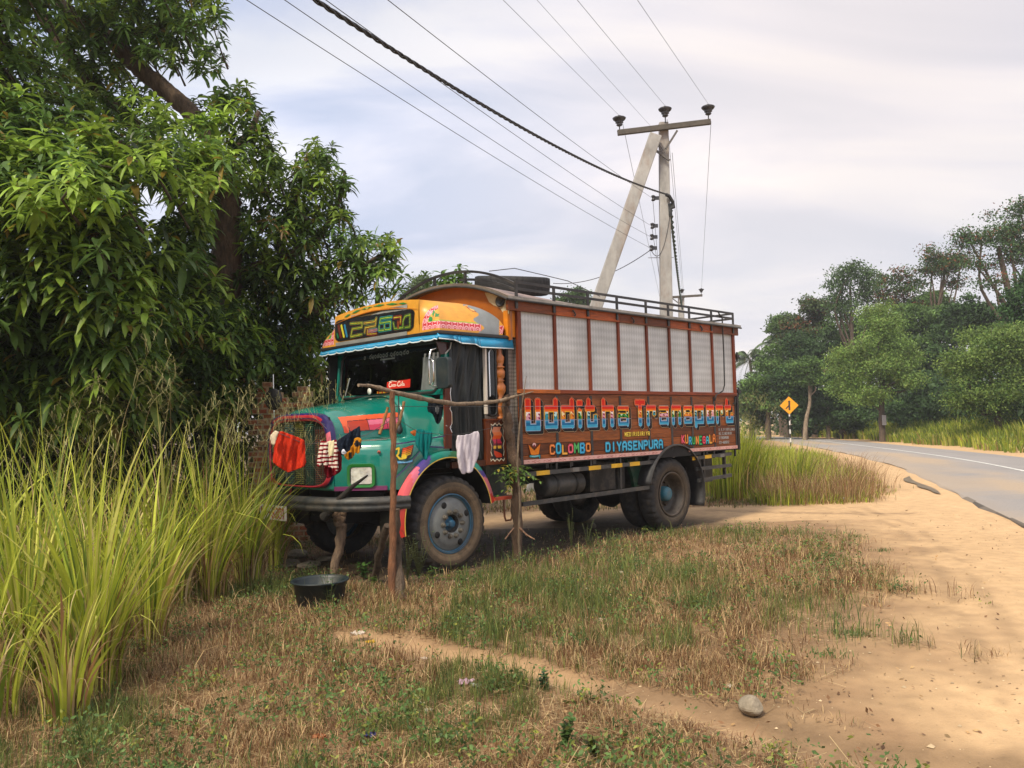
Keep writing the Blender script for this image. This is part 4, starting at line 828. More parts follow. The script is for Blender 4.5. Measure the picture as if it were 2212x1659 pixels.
a.disc(1.245, 1.325, .03, hx('#d8b0b0'), .022); a.disc(1.245, 1.312, .016, hx('#7a2c34')); a.stroke([(1.17, 1.195), (1.25, 1.185), (1.335, 1.195), (1.335, 1.165)], .034, (.012, .015, .02)); a.stroke([(1.17, 1.193), (1.25, 1.183), (1.335, 1.193), (1.335, 1.168)], .022, hx('#3c8c98')); a.stroke([(1.20, 1.19), (1.31, 1.192)], .008, hx('#a8d0d0'))
a.build('town_names_lettering', lambda u, w: T3(u, VS+.0095, w), tb['letter'], truck)
# ---- underside
ch = TM(); K2 = (.015, .015, .016)
for sg in (1, -1): ch.box((-1.0, sg*.43-.04, .80), (5.9, sg*.43+.04, 1.02), K2)
for u_ in (-.8, .7, 1.8, 3.0, 3.7, 4.7, 5.8): ch.box((u_-.04, -.40, .84), (u_+.04, .40, .98), K2)
for u_ in [1.1+.45*i for i in range(11)]: ch.box((u_-.03, -1.12, 1.03), (u_+.03, 1.12, 1.10), K2)
ch.box((1.0, -1.16, 1.085), (5.9, 1.16, 1.10), K2); ch.build('chassis', tb['black'], truck)
ax = TM(); ax.tube([(4.154, -.95, .51), (4.154, .95, .51)], .075, 12, K2); ax.lathe((4.154, 0, .51), (0, 1, 0), [(-.28, .08), (-.2, .15), (-.1, .22), (.05, .24), (.18, .16), (.3, .08)], 20, K2)
af = TM(); af.tube([(-.0, -.95, .46), (0, .95, .46)], .06, 10, K2)
for u_, q_ in ((0, af), (4.154, ax)):
    for sg in (1, -1):
        for k_ in range(5): q_.bar((u_-.6+.08*k_, sg*.5, .68-.03*k_), (u_+.6-.08*k_, sg*.5, .68-.03*k_), .07, .014, col=K2)
ax.build('rear_axle', tb['black'], truck); af.build('front_axle', tb['black'], truck)
en = TM(); en.box((-.85, -.35, .55), (.1, .35, 1.3), K2); en.box((-.75, -.95, .9), (-.65, .95, 1.4), K2); en.build('engine', tb['dark'], truck)
tk = TM(); tk.lathe((1.62, .93, .80), (1, 0, 0), [(0, .001), (.0, .10), (.02, .14), (.70, .14), (.72, .10), (.72, .001)], 24, (.05, .05, .048)); 
for u_ in (1.78, 2.15): tk.lathe((u_, .93, .80), (1, 0, 0), [(0, .143), (.0, .148), (.035, .148), (.035, .143)], 24, (.015, .015, .015)); tk.box((u_, .90, .90), (u_+.03, .96, 1.08), K2)
tk.build('air_tank', tb['dirtym'], truck)
gb = TM(); gb.prism([(3.30, 1.06), (3.66, 1.06), (3.60, .68), (3.45, .66), (3.42, .80)], lambda u, w: (u, .95, w), lambda u, w: (u, 1.0, w), hx('#0d3f2c')); gb.box((2.55, .6, .66), (3.3, .95, 1.05), (.012, .012, .013)); gb.build('tool_box', tb['dirtym'], truck, fix=True)
gb = TM(); gb.box((4.8, .35, .60), (5.55, .95, 1.03), (.012, .012, .013)); gb.build('rear_locker', tb['dirtym'], truck)
YL = hx('#d8a818')
for nm, bars in (('side_guard', [((1.08, .98), (3.72, 1.0)), ((1.05, .635), (3.55, .655))]), ('rear_guard', [((4.63, 1.0), (5.76, 1.025)), ((4.76, .84), (5.74, .845)), ((4.80, .665), (5.74, .69))])):
    for sg in (1, -1):
        g_ = TM()
        for i, ((u0, z0), (u1, z1)) in enumerate(bars):
            g_.bar((u0, sg*1.165, z0), (u1, sg*1.165, z1), .035, .05, col=(.035, .037, .04))
            if i == 0:
                ys = [(.11, .13), (.28, .46), (.50, .55)] if 0 else None
                segs = [(1.29, 1.52), (2.26, 2.50), (2.72, 2.95), (3.12, 3.34)] if nm == 'side_guard' else [(4.64, 4.77), (4.98, 5.16)]
                for s0, s1 in segs:
                    f0, f1 = (s0-u0)/(u1-u0), (s1-u0)/(u1-u0); zz0, zz1 = z0+(z1-z0)*f0, z0+(z1-z0)*f1
                    g_.bar((s0, sg*1.167, zz0), (s1, sg*1.167, zz1), .037, .052, col=YL)
                gs = (1.95, 3.70) if nm == 'side_guard' else (5.42, 5.74)
                g_.bar((gs[0], sg*1.166, z0+.008), (gs[0]+.12, sg*1.166, z0+.009), .037, .051, col=(.15, .15, .15))
        if nm == 'rear_guard':
            for u_ in (5.02, 5.62): g_.box((u_-.02, min(sg*1.10, sg*1.145), .64), (u_+.02, max(sg*1.10, sg*1.145), 1.09), K2)
        else:
            for u_ in (2.93,): g_.box((u_-.03, min(sg*1.10, sg*1.145), .62), (u_+.03, max(sg*1.10, sg*1.145), 1.09), K2)
        g_.build(nm, tb['dirtym'], truck)
for sg in (1, -1):
    mg = TM()
    def mgf(s, t, dv=0):
        th = math.radians(168-s*190); r_ = .70-.0*t; return (4.20+r_*math.cos(th), sg*(1.215-.62*t), .545+r_*.975*math.sin(th))
    mg.grid(mgf, 40, 4, True, (.016, .02, .018)); mg.grid(lambda s, t: (4.20+(.70-.022*t)*math.cos(R(168-s*190)), sg*1.217, .545+(.70-.022*t)*.975*math.sin(R(168-s*190))), 40, 1, True, (.02, .03, .026))
    mg.build('rear_mudguard', tb['black'], truck, solid=.01)
    cu_ = TM(); n_ = 24                                        # black sheet added over the planks for the shade inside the wheel arch
    cu_.prism([(4.20+.66*math.cos(math.pi*i/n_), 1.05+.16*math.sin(math.pi*i/n_)) for i in range(n_+1)], lambda u, w: (u, sg*1.193, w), lambda u, w: (u, sg*1.197, w), (.01, .011, .011)); cu_.build('arch_shade', tb['dark'], truck, fix=True)
# ---- wheels
def wheel(u, v, sg, front):
    RB = (.030, .030, .032); DU = hx('#6b5a46', .9)
    w = TM(); ax_ = (0, sg, 0)
    if front:
        w.lathe((u, v, .515), ax_, [(-.045, .335), (-.01, .325), (.0, .315), (-.02, .30), (-.03, .295)], 48, cols=[hx('#2c5a74'), hx('#3a7090'), hx('#20465c'), hx('#3a7090')])
        w.lathe((u, v, .515), ax_, [(-.03, .296), (-.035, .28), (-.01, .255), (.005, .22), (.012, .17), (.010, .12), (.0, .098), (-.05, .095), (-.06, .0001)], 48, cols=[hx('#3a4a50')]+[hx('#6e7272')]*5+[hx('#101214')]*2)
        rim = w.build('wheel', tb['dirtym'], truck)
        for a0 in (25, 118, 205, 298):
            h = TM(); c = (u+.232*math.cos(R(a0)), v+sg*.006, .515+.232*math.sin(R(a0))); h.lathe(c, ax_, [(.0, .036), (.002, .036), (.0025, .0001)], 14, (.008, .008, .008)); h.build('vent_hole', tb['dark'], rim)
        h = TM(); h.lathe((u, v, .515), ax_, [(-.06, .085), (-.035, .06), (-.03, .045), (.01, .042), (.015, .03), (.015, .0001)], 24, hx('#1a5a7c')); h.box((u-.085, v-.0 if sg > 0 else v, .50), (u, v+sg*.004 if sg > 0 else v+.001, .53), hx('#1f6a8c')); h.build('hub', tb['dirtym'], rim)
        for k_ in range(10):
            t = 2*math.pi*k_/10; h = TM(); c = (u+.135*math.cos(t), v+sg*.010, .515+.135*math.sin(t)); h.lathe(c, ax_, [(0, .030), (.020, .027), (.022, .018), (.042, .016), (.042, .0001)], 8, hx('#5a564e'), sm=False); h.build('lug_nut', tb['dirtym'], rim)
    else:
        w.lathe((u, v, .515), ax_, [(.0, .318), (.01, .305), (-.015, .295), (-.02, .282), (-.13, .268), (-.17, .24), (-.18, .15), (-.16, .13), (-.16, .0001)], 48, cols=[hx('#4c4136')]*2+[hx('#3c342c')]*2+[hx('#352f28')]*4)
        rim = w.build('wheel', tb['dirtym'], truck)
        h = TM(); h.lathe((u, v, .515), ax_, [(-.17, .11), (-.09, .105), (-.06, .09), (-.05, .05), (-.05, .0001)], 24, hx('#2c7288')); h.build('hub', tb['dirtym'], rim)
        for k_ in range(10):
            t = 2*math.pi*k_/10; h = TM(); h.lathe((u+.17*math.cos(t), v-sg*.17, .515+.17*math.sin(t)), ax_, [(0, .02), (.03, .016), (.03, .0001)], 6, hx('#4a4036'), sm=False); h.build('lug_nut', tb['dirtym'], rim)
    ty = TM(); NS = 180
    pr = [(-.035, .315), (-.005, .33), (.012, .36), (.018, .40), (.012, .445), (.0, .472), (-.012, .492), (-.028, .507), (-.075, .515), (-.125, .517), (-.175, .515), (-.225, .507), (-.24, .492), (-.255, .47), (-.268, .40), (-.255, .34), (-.215, .315)]
    cl = [DU, hx('#5c4c3a'), hx('#6a5946'), hx('#5a4c3c'), hx('#2c2824'), RB]+[RB]*12
    if not front: cl = [hx('#4c4236'), hx('#4a4034'), hx('#443a30'), hx('#332d27')]+[RB]*14
    def rfn(j, k_, r_):
        if 5 <= j <= 8 or 9 < j <= 12: return r_-(.016 if (k_ % 6) in (0, 1) and j in (6, 7, 8) else 0)
        return r_
    ty.lathe((u, v, .517), ax_, pr, NS, cols=cl, rfun=rfn); ty.build('tyre', tb['rubber'], rim)
    return rim
wheel(0, 1.12, 1, True); wheel(0, -1.12, -1, True)
for sg in (1, -1): wheel(WB if 0 else 4.154, sg*1.135, sg, False); wheel(4.154, sg*.80, sg, False)
# spare tyre: a thing of its own lying on the roof
sp = t2w(2.08, .06, 3.34)
s_ = MB(); pr = [(.25, .0+.27), (.256, .33), (.258, .42), (.256, .48), (.244, .512), (.20, .517), (.135, .518), (.07, .515), (.03, .505), (.012, .47), (.0, .40), (.008, .33), (.02, .27), (.10, .25), (.25, .27)]
s_.lathe((0, 0, 0), (0, 0, 1), pr, 160, (.035, .037, .04), rfun=lambda j, k_, r_: r_-(.012 if (k_ % 4 == 0 and j in (4, 5)) or (k_ % 4 == 2 and j in (7, 8)) else 0)-(.012 if j == 6 and k_ % 2 else 0))
so = s_.build('spare_tyre', M('spare_rubber', (.016, .017, .019), .7, var=.3, scale=20, bump=.2, bscale=90)); so.location = sp; so.rotation_euler = (R(9), R(3.0), 0); tag(so, 'black spare tyre lying flat on the lorry roof inside the rack', 'tyre')
st_ = MB(); st_.tube([t2w(1.62, .1, 3.62)+np.array([0, 0, .0]), t2w(1.9, .3, 3.66), t2w(2.5, .3, 3.63), t2w(2.75, .5, 3.55), t2w(2.95, .9, 3.3)], .006, 5, (.2, .2, .19)); so2 = st_.build('rope', tb['wire']); tag(so2, 'thin grey rope looped over the spare tyre on the roof', 'rope')
# ================================================================ ground, road
def _h(i, j, s): 
    n = (i.astype(np.int64)*374761393+j.astype(np.int64)*668265263+s*974634777) & 0xffffffff; n = ((n ^ (n >> 13))*1274126177) & 0xffffffff; return ((n ^ (n >> 16)) & 0xffff)/65535.
def vn(x, y, s=0):
    x = np.asarray(x, float); y = np.asarray(y, float); i = np.floor(x); j = np.floor(y); f = x-i; g = y-j; f = f*f*(3-2*f); g = g*g*(3-2*g)
    return (_h(i, j, s)*(1-f)+_h(i+1, j, s)*f)*(1-g)+(_h(i, j+1, s)*(1-f)+_h(i+1, j+1, s)*f)*g
def fbm(x, y, s=0, o=4):
    t = 0; a = .5; 
    for k_ in range(o): t = t+a*vn(np.asarray(x)*2**k_, np.asarray(y)*2**k_, s+k_*7); a *= .5
    return t/(1-.5**o)
def ip(y, pts): a = np.array(sorted(pts, key=lambda p: p[1])); return np.interp(y, a[:, 1], a[:, 0])
NEAR = [(-8, -40), (-1, -14), (2, -4), (3.8, 2), (4.7, 5), (5.75, 8.1), (6.84, 11.17), (8.01, 14.52), (9.44, 18.58), (11.37, 24.19), (13.51, 32.58), (15.93, 44.35), (18.24, 56.97), (18.6, 66), (17, 78)]
FAR = [(-3, -40), (4, -14), (7.5, -4), (9.6, 2), (11.0, 7), (12.9, 13), (15.2, 20), (17.49, 28.33), (19.43, 38.91), (21.63, 52.05), (22.66, 64.01), (22.2, 72), (20, 82)]
SB = [(1.4, 2.5), (1.45, 3.6), (1.65, 4.3), (2.0, 4.88), (2.4, 5.64), (3.0, 6.85), (3.65, 8.23), (4.35, 10.2), (4.6, 11.4), (4.5, 12.2)]      # grass | sand
SH = [(5.9, 13.5), (6.3, 14.8), (6.9, 16.0), (7.8, 17.5), (9.8, 23.1), (12.1, 31.4), (14.1, 40.7), (15.7, 47), (17.7, 57)]       # second strip of grass | shoulder
PATH = [(-1.26, 6.3), (-.73, 5.95), (-.07, 5.45), (.36, 5.03), (.94, 4.55), (1.3, 4.1), (1.9, 3.75), (2.6, 3.5)]
def segd(x, y, pts):
    d = np.full(np.shape(x), 1e9)
    for (a, b), (c, e) in zip(pts[:-1], pts[1:]):
        dx, dy = c-a, e-b; t = np.clip(((x-a)*dx+(y-b)*dy)/(dx*dx+dy*dy), 0, 1); d = np.minimum(d, np.hypot(x-a-t*dx, y-b-t*dy))
    return d
def truckuv(x, y): a = x-TX; b = y-TY; return a*cY+b*sY, a*sY-b*cY
def grassd(x, y):           # how densely the short grass grows, 0..1
    x = np.asarray(x, float); y = np.asarray(y, float)
    n = fbm(x*1.3, y*1.3, 3); n2 = fbm(x*4, y*4, 9)
    g1 = np.clip((ip(y, SB)-x)/1.0+.3+(n-.5)*2.2, 0, 1)**1.3*(y < 12.6+(n-.5)*1.5)
    tr = 12.1+.5*(n-.5)+np.clip(x-1, 0, 9)*-.15
    g1 = g1*np.clip((tr-y)/.35, 0, 1)
    g2 = np.clip((ip(y, SH)-x)/1.2+(n-.5)*2.5, 0, 1)*np.clip((y-14.6-(n-.5)*1.2)/.5, 0, 1)*(y < 60)
    p = np.clip((segd(x, y, PATH)-.09-.06*n2)/.10, 0, 1)
    p = np.where(x > 1.2, np.clip((segd(x, y, PATH)-.2)/.2, 0, 1), p)
    u, v = truckuv(x, y); und = np.clip((np.maximum(np.abs(v)-1.0, np.maximum(-.9-u, u-6.0)))/.5, 0, 1); und = np.maximum(und, .06)
    return np.clip(np.maximum(g1, g2)*p*und*np.clip(.25+1.5*n2, 0, 1), 0, 1)
def gh(x, y):
    x = np.asarray(x, float); y = np.asarray(y, float)
    k_ = np.clip((ip(y, NEAR)-x-.3)/1.5, 0, 1)*(y < 70)*(y > -20)
    return (fbm(x*.9, y*.9, 21)-.5)*.05*k_+(fbm(x*7, y*7, 5, 3)-.5)*.022*k_-.035*k_*np.exp(-(segd(x, y, PATH)/.16)**2)
def axis(lo, hi, d, far):
    c = list(np.arange(lo, hi+1e-6, d)); s = d; x = lo; L_ = []
    while x > -far: s *= 1.25; x -= s; L_.append(x)
    s = d; x = hi; H_ = []
    while x < far: s *= 1.25; x += s; H_.append(x)
    return np.array(L_[::-1]+c+H_)
gx, gy = axis(-6, 10, .05, 1500), axis(2.5, 18, .05, 1500)
XX, YY = np.meshgrid(gx, gy); ZZ = gh(XX, YY)
g = grassd(XX, YY); n = fbm(XX*2.2, YY*2.2, 31); n2 = fbm(XX*9, YY*9, 41); n3 = fbm(XX*.5, YY*.5, 51)
def mixc(a, b, t): return np.asarray(a)*(1-t[..., None])+np.asarray(b)*t[..., None]
sand = mixc((.46, .31, .17), (.58, .395, .222), np.clip(n3*1.3-.1+(n-.5)*.5, 0, 1)); sand = sand*(.86+.28*n2)[..., None]
soil = mixc((.13, .08, .042), (.25, .155, .085), np.clip(n*1.6-.3, 0, 1)); soil = soil*(.7+.6*n2)[..., None]
edge = np.clip((ip(YY, SB)-XX+.9)/1.2+(n-.5)*1.2, 0, 1)*(YY < 12.5)
edge2 = np.clip((ip(YY, SH)-XX+.4)/.9+(n-.5)*1.2, 0, 1)*(YY > 15)
edge3 = np.clip(1-(XX-2)/4.5, 0, 1)*(YY > 12.3)*(YY < 15.2)*.55*np.clip(n*2-.3, 0, 1)
e_ = np.clip(np.maximum(np.maximum(edge, edge2), edge3), 0, 1)
c = mixc(sand, soil, e_*.85) if False else sand*(1-.85*e_[..., None])+soil*(.85*e_[..., None])
pth = np.exp(-(segd(XX, YY, PATH)/.22)**2)*(XX < 1.2); c = c*(1-pth[..., None])+np.array((.38, .245, .135))*(.8+.4*n2)[..., None]*pth[..., None]
rut_dark = np.exp(-(segd(XX, YY, [(.55, 4.95), (.9, 4.75), (1.25, 4.35), (1.6, 4.0), (2.2, 3.75), (3.2, 3.6)])/(.10+.08*n))**2)*.65+np.exp(-(segd(XX, YY, [(3.4, 14.3), (4.6, 13.6), (6.2, 13.1)])/(.10+.1*n))**2)*.5*(n2 > .35)  # darker lines along the path ruts and tyre tracks
for ox_ in (0, .28):
    rut_dark += .30*np.exp(-(segd(XX, YY, [(1.9+ox_, 3.2), (2.9+ox_, 5.2), (4.3+ox_, 8.5), (5.3+ox_, 11.5), (5.6+ox_, 14), (4.6, 15.0+ox_)])/.075)**2)*(n > .42)
rut_dark = np.clip(rut_dark, 0, .75); c = c*(1-rut_dark[..., None])+np.array((.13, .085, .05))*rut_dark[..., None]
u_, v_ = truckuv(XX, YY); shade_litter = np.clip(1.15-np.maximum(np.abs(v_-.35)-.5, np.maximum(-1.6-u_, u_-4.8))/1.0, 0, 1)*.85; c = c*(1-shade_litter[..., None])+np.array((.045, .035, .025))*(.6+.8*n2)[..., None]*shade_litter[..., None]  # dark litter plus painted shade on the ground under the lorry
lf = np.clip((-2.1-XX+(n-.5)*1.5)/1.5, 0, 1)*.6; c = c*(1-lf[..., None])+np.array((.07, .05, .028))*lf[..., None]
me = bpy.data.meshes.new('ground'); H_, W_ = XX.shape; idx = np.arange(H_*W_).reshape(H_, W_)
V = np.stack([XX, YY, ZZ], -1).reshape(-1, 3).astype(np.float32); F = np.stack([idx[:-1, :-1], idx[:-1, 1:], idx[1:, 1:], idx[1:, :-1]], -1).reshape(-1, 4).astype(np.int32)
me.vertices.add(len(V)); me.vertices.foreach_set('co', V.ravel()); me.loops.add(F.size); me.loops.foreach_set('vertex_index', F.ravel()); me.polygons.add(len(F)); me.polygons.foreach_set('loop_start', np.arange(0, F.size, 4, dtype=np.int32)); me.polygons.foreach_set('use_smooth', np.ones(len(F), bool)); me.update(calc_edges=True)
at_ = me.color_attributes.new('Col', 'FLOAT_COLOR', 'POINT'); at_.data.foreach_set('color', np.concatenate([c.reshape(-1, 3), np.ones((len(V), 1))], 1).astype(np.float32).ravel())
go = bpy.data.objects.new('ground', me); link(go); go['kind'] = 'structure'
gmm = M('dirt_ground', None, .95, var=.16, scale=9, bump=.3, bscale=70, dirt=(.24, .16, .09), dirt_amt=.4, dscale=18, spec=.2); me.materials.append(gmm)
# road
ys = np.concatenate([np.arange(-36, 4, 2), np.arange(4, 78, .8)]); nr = ip(ys, NEAR); fr_x = ip(ys, FAR)
def sm(a): 
    for _ in range(6): a = np.concatenate([a[:1], (a[:-2]+2*a[1:-1]+a[2:])/4, a[-1:]])
    return a
nr, fr_x = sm(nr), sm(fr_x); nb = 40; V = []; C = []
for i, y in enumerate(ys):
    for j in range(nb+1):
        t = j/nb; tt = t**1.5+(0 if 0 < t < 1 else (vn(y*2.1, 3., 8)-.5)*.03+(vn(y*.7, 3., 9)-.5)*.02); x = nr[i]+(fr_x[i]-nr[i])*tt; V.append((x, y, .028+.03*math.sin(math.pi*t) if 0 < t < 1 else .001))
V = np.array(V); F = [(i*(nb+1)+j, i*(nb+1)+j+1, (i+1)*(nb+1)+j+1, (i+1)*(nb+1)+j) for i in range(len(ys)-1) for j in range(nb)]
fc = np.array([V[list(f)].mean(0) for f in F]); tj = np.array([((j+.5)/nb)**1.5 for i in range(len(ys)-1) for j in range(nb)])
nn1 = fbm(fc[:, 0]*.5, fc[:, 1]*.22, 61); asp = np.array((.265, .25, .245))*(1+.25*(fbm(fc[:, 0]*1.5, fc[:, 1]*.5, 66)-.5))[:, None]
st = np.clip((.34-tj)/.3+(nn1-.5)*2.4, 0, 1)*.5+np.clip((tj-.93)/.06, 0, 1)*.3+np.clip(np.exp(-((tj-.30)/.10)**2)*(nn1-.30)*2.2, 0, .5)
st = np.clip(st, 0, .75); colr = asp*(1-st[:, None])+np.array((.40, .30, .20))*st[:, None]
lipm = (tj < .004+.010*vn(fc[:, 0]*.0+3, fc[:, 1]*1.3, 12)) & (fc[:, 1] < 15) & (fc[:, 1] < 40); colr[lipm] = np.array((.10, .085, .07))*(.6+1.3*vn(fc[lipm, 0]*9, fc[lipm, 1]*5, 3))[:, None]
rd = npmesh('road', V, F, M('asphalt', None, .8, var=.12, scale=30, bump=.25, bscale=140, spec=.4), None, colr, True); rd['kind'] = 'structure'
mk = []; 
for i in range(len(ys)-1):
    a_, b_ = [], []
    for q_ in (i, i+1):
        m_ = nr[q_]+(fr_x[q_]-nr[q_])*.515; 
        mk += [(m_-.055, ys[q_], .0635), (m_+.055, ys[q_], .0635)]
rm_ = npmesh('road_marking', mk, [(4*i, 4*i+1, 4*i+3, 4*i+2) for i in range(len(ys)-1)], M('road_paint', (.62, .62, .60), .7, var=.35, scale=8)); rm_['kind'] = 'structure'
# puddle and gravel lip at the road edge
pg = MB(); L1_, L2_ = [], []
for i in range(31):
    t = i/30; y = 16.0+4.9*t; e = ip(y, NEAR)-.30+.06*math.sin(t*7); w_ = .24*math.sin(math.pi*t)**.6*(.45+.8*vn(t*6, 1., 2)); L1_.append((e, y, .022)); L2_.append((e-w_, y, .022))
pg.add(L1_+L2_[::-1], [(k_, k_+1, 60-k_, 61-k_) for k_ in range(30)], False, (.06, .045, .03))
po = pg.build('puddle', M('muddy_water', (.17, .125, .08), .35, var=.5, scale=6, spec=.3), None); po['kind'] = 'structure'
# ================================================================ utility poles
def insul(mb, p, s=1):
    mb.lathe(p, (0, 0, 1), [(-.16*s, .012*s), (-.02*s, .012*s), (-.02*s, .05*s), (.0, .07*s), (.015*s, .055*s), (.03*s, .06*s), (.05*s, .09*s), (.065*s, .08*s), (.08*s, .09*s), (.12*s, .135*s), (.15*s, .15*s), (.165*s, .13*s), (.175*s, .06*s), (.20*s, .05*s), (.21*s, .035*s), (.215*s, .0001)], 20)
DP = 20.0
top = at(1433, 265, DP); base = at(1422, 800, DP); base[2] = 0; base = np.array([top[0]-.20, DP, -.3])
pole = thing('utility_pole', 'tall concrete power pole with a leaning strut and three dark insulators behind the lorry', 'power pole', (base[0], DP, 0))
PO = np.array([base[0], DP, 0])
pm = MB(); pb, pt_ = base-PO, top-PO; w0, w1 = .36, .225; d0, d1 = .26, .17
vs = []
for e, w_, d_ in ((pb, w0, d0), (pt_, w1, d1)):
    for i, j in ((-1, -1), (1, -1), (1, 1), (-1, 1)): vs.append((e[0]+i*w_/2, e[1]+j*d_/2, e[2]))
pm.add(vs, [(3, 2, 1, 0), (4, 5, 6, 7), (0, 1, 5, 4), (1, 2, 6, 5), (2, 3, 7, 6), (3, 0, 4, 7)])
pm.build('shaft', tb['concrete'], pole, bevel=.02)
hm = MB()
for k_ in range(22):
    z = .6+k_*.37; 
    if z > top[2]-.3: break
    f = z/pt_[2]; x = pb[0]+(pt_[0]-pb[0])*f; dy = (d0+(d1-d0)*f)/2
    if abs(z-5.6) < .5: continue
    hm.lathe((x, -dy-.001, z), (0, 1, 0), [(0, .016), (.002, .016), (.0025, .0001)], 8, (.01, .01, .01))
hm.build('bolt_holes', tb['dark'], pole)
s1 = at(1416, 292, DP-.25)-PO; sdir = at(1290, 655, DP-.25)-PO-s1; s0 = s1+sdir*(s1[2]+.3)/(-sdir[2])
sm_ = MB(); sm_.bar(tuple(s0), tuple(s1), .30, .24, up=(0, 1, 0)); sm_.build('strut', tb['concrete'], pole, bevel=.02)
cm = MB(); a_ = at(1334, 287, DP-.18)-PO; b_ = at(1535, 263, DP-.18)-PO; cm.bar(a_, b_, .10, .13); cm.build('crossarm', MAT.setdefault('armwood', M('weathered_steel_arm', (.075, .065, .055), .7, var=.3, scale=10)), pole, bevel=.008)
for X, Y in ((1338, 270), (1437, 250), (1530, 246)):
    im = MB(); insul(im, tuple(at(X, Y, DP-.18)-PO), 1.12); im.build('insulator', tb['porcelain'], pole)
def brc(nm, p, q, w_, h_=None):
    m_ = MB(); m_.bar(p, q, w_, h_ or w_); m_.build(nm, tb['iron'], pole)
for p, q in (((1405, 288), (1434, 330)), ((1463, 282), (1438, 322)), ((1410, 320), (1447, 347))): brc('brace', at(*p, DP-.2)-PO, at(*q, DP-.2)-PO, .04, .05)
for Y in (540, 556, 574, 590, 605, 620): brc('step_peg', at(1441, Y, DP)-PO, at(1450, Y, DP)-PO, .014)
brc('step_peg', at(1400, 557, DP)-PO, at(1456, 556, DP)-PO, .012)
for X, Y in ((1411, 428), (1409, 488), (1408, 512), (1407, 536)):
    im = MB(); q_ = at(X, Y, DP-.1)-PO; im.lathe(q_, (0, 0, 1), [(-.07, .03), (-.05, .055), (-.02, .03), (.02, .03), (.05, .055), (.07, .03)], 12); im.bar(q_, q_+np.array([.14, 0, 0]), .02, .09); im.build('shackle_insulator', tb['porcelain'], pole)
im = MB(); q_ = at(1450, 436, DP-.1)-PO; im.tube([at(1438, 420, DP-.2)-PO, at(1446, 424, DP-.2)-PO, at(1453, 436, DP-.1)-PO, at(1455, 448, DP-.1)-PO, at(1448, 452, DP-.1)-PO, at(1447, 440, DP-.1)-PO, at(1449, 468, DP-.1)-PO], .045, 8); im.build('cable_clamp', tb['cable'], pole)
def catenary(p, q, sag, n=28): 
    return [tuple(np.array(p)*(1-t)+np.array(q)*t-np.array([0, 0, sag*4*t*(1-t)])) for t in np.linspace(0, 1, n)]
def wire(p, q, sag, r, label, name='power_line', mat='wire', grp='overhead wires'):
    m_ = MB(); m_.tube(catenary(p, q, sag), r, 5); o = m_.build(name, tb[mat]); tag(o, label, 'wire', grp); return o
D2 = 49.0
P2 = at(1467, 640, D2); pole2 = thing('utility_pole', 'distant concrete power pole with crossarm seen just over the lorry roof rack', 'power pole', (P2[0], D2, 0))
O2 = np.array([P2[0], D2, 0]); pm = MB(); pm.bar((0, 0, -.3), (.1, 0, P2[2]), .34, .3); pm.build('shaft', tb['concrete'], pole2)
pm = MB(); pm.bar(at(1452, 655, D2)-O2, (at(1440, 690, D2)-O2), .3, .25); q0 = at(1452, 655, D2)-O2; dd_ = (at(1440, 690, D2)-O2)-q0; pm.bar(q0, q0+dd_*(q0[2]/-dd_[2]), .28, .25); pm.build('strut', tb['concrete'], pole2)
pm = MB(); pm.bar(at(1436, 643, D2-.2)-O2, at(1517, 638, D2-.2)-O2, .10, .13); pm.build('crossarm', MAT['armwood'], pole2)
for p, q in (((1449, 642), (1466, 655)), ((1480, 641), (1468, 654))):
    pm = MB(); pm.bar(at(*p, D2-.2)-O2, at(*q, D2-.2)-O2, .05, .05); pm.build('brace', tb['iron'], pole2)
for X, Y in ((1473, 632), (1515, 631)):
    im = MB(); insul(im, tuple(at(X, Y, D2-.2)-O2), 1.1); im.build('insulator', tb['porcelain'], pole2)
# wires from the near pole towards and past the camera
def through(pts, dfar, dnear, n=40):          # a real hanging curve that runs through the given directions, far end first
    pts = [np.array(p, float) for p in pts]; L_ = np.cumsum([0]+[np.linalg.norm(b-a) for a, b in zip(pts[:-1], pts[1:])]); f = L_/L_[-1]
    W3 = [at(p[0], p[1], 1/((1-t)/dfar+t/dnear)) for p, t in zip(pts, f)]; dd = [w[1] for w in W3]
    A_ = np.array(W3); tt = (A_[:, 1]-A_[0, 1])/(A_[-1, 1]-A_[0, 1]); deg = min(2, len(pts)-1); cf = [np.polyfit(tt, A_[:, i], deg) for i in range(3)]
    return [tuple(np.array([np.polyval(cf[i], t) for i in range(3)])) for t in np.linspace(0, 1.6, n)]
W_ = [([(1338, 250), (1087, 0)], 11., .0035, 'high wire from the left insulator of the near pole'),
      ([(1405, 272), (1160, 0)], 11., .0028, 'thin wire meeting the crossarm just left of the near pole head'),
      ([(1437, 229), (1247, 0)], 11., .0035, 'high wire from the middle insulator on the near pole head'),
      ([(1531, 226), (1377, 0)], 11., .0035, 'high wire from the right-hand insulator of the near pole'),
      ([(1409, 428), (1124, 221), (838, 0)], 7., .004, 'low wire just above the thick twisted cable at the pole'),
      ([(1407, 488), (1014, 222), (704, 0)], 7., .004, 'low wire running closest beside the thick twisted cable'),
      ([(1406, 512), (990, 254), (615, 0)], 7., .004, 'second lowest wire on the shackles of the near pole'),
      ([(1405, 536), (990, 291), (533, 0)], 7., .004, 'lowest long wire sweeping from the near pole over the mango tree')]
for pts_, dn, r_, lb in W_:
    m_ = MB(); m_.tube(through(pts_, DP-.1, dn), r_, 5); o = m_.build('power_line', tb['wire']); tag(o, lb, 'wire', 'overhead wires')
cl_ = through([(1440, 420), (1188, 309), (940, 166), (682, 0)], DP-.15, 6.5, 420); m_ = MB(); m2 = [[], [], []]
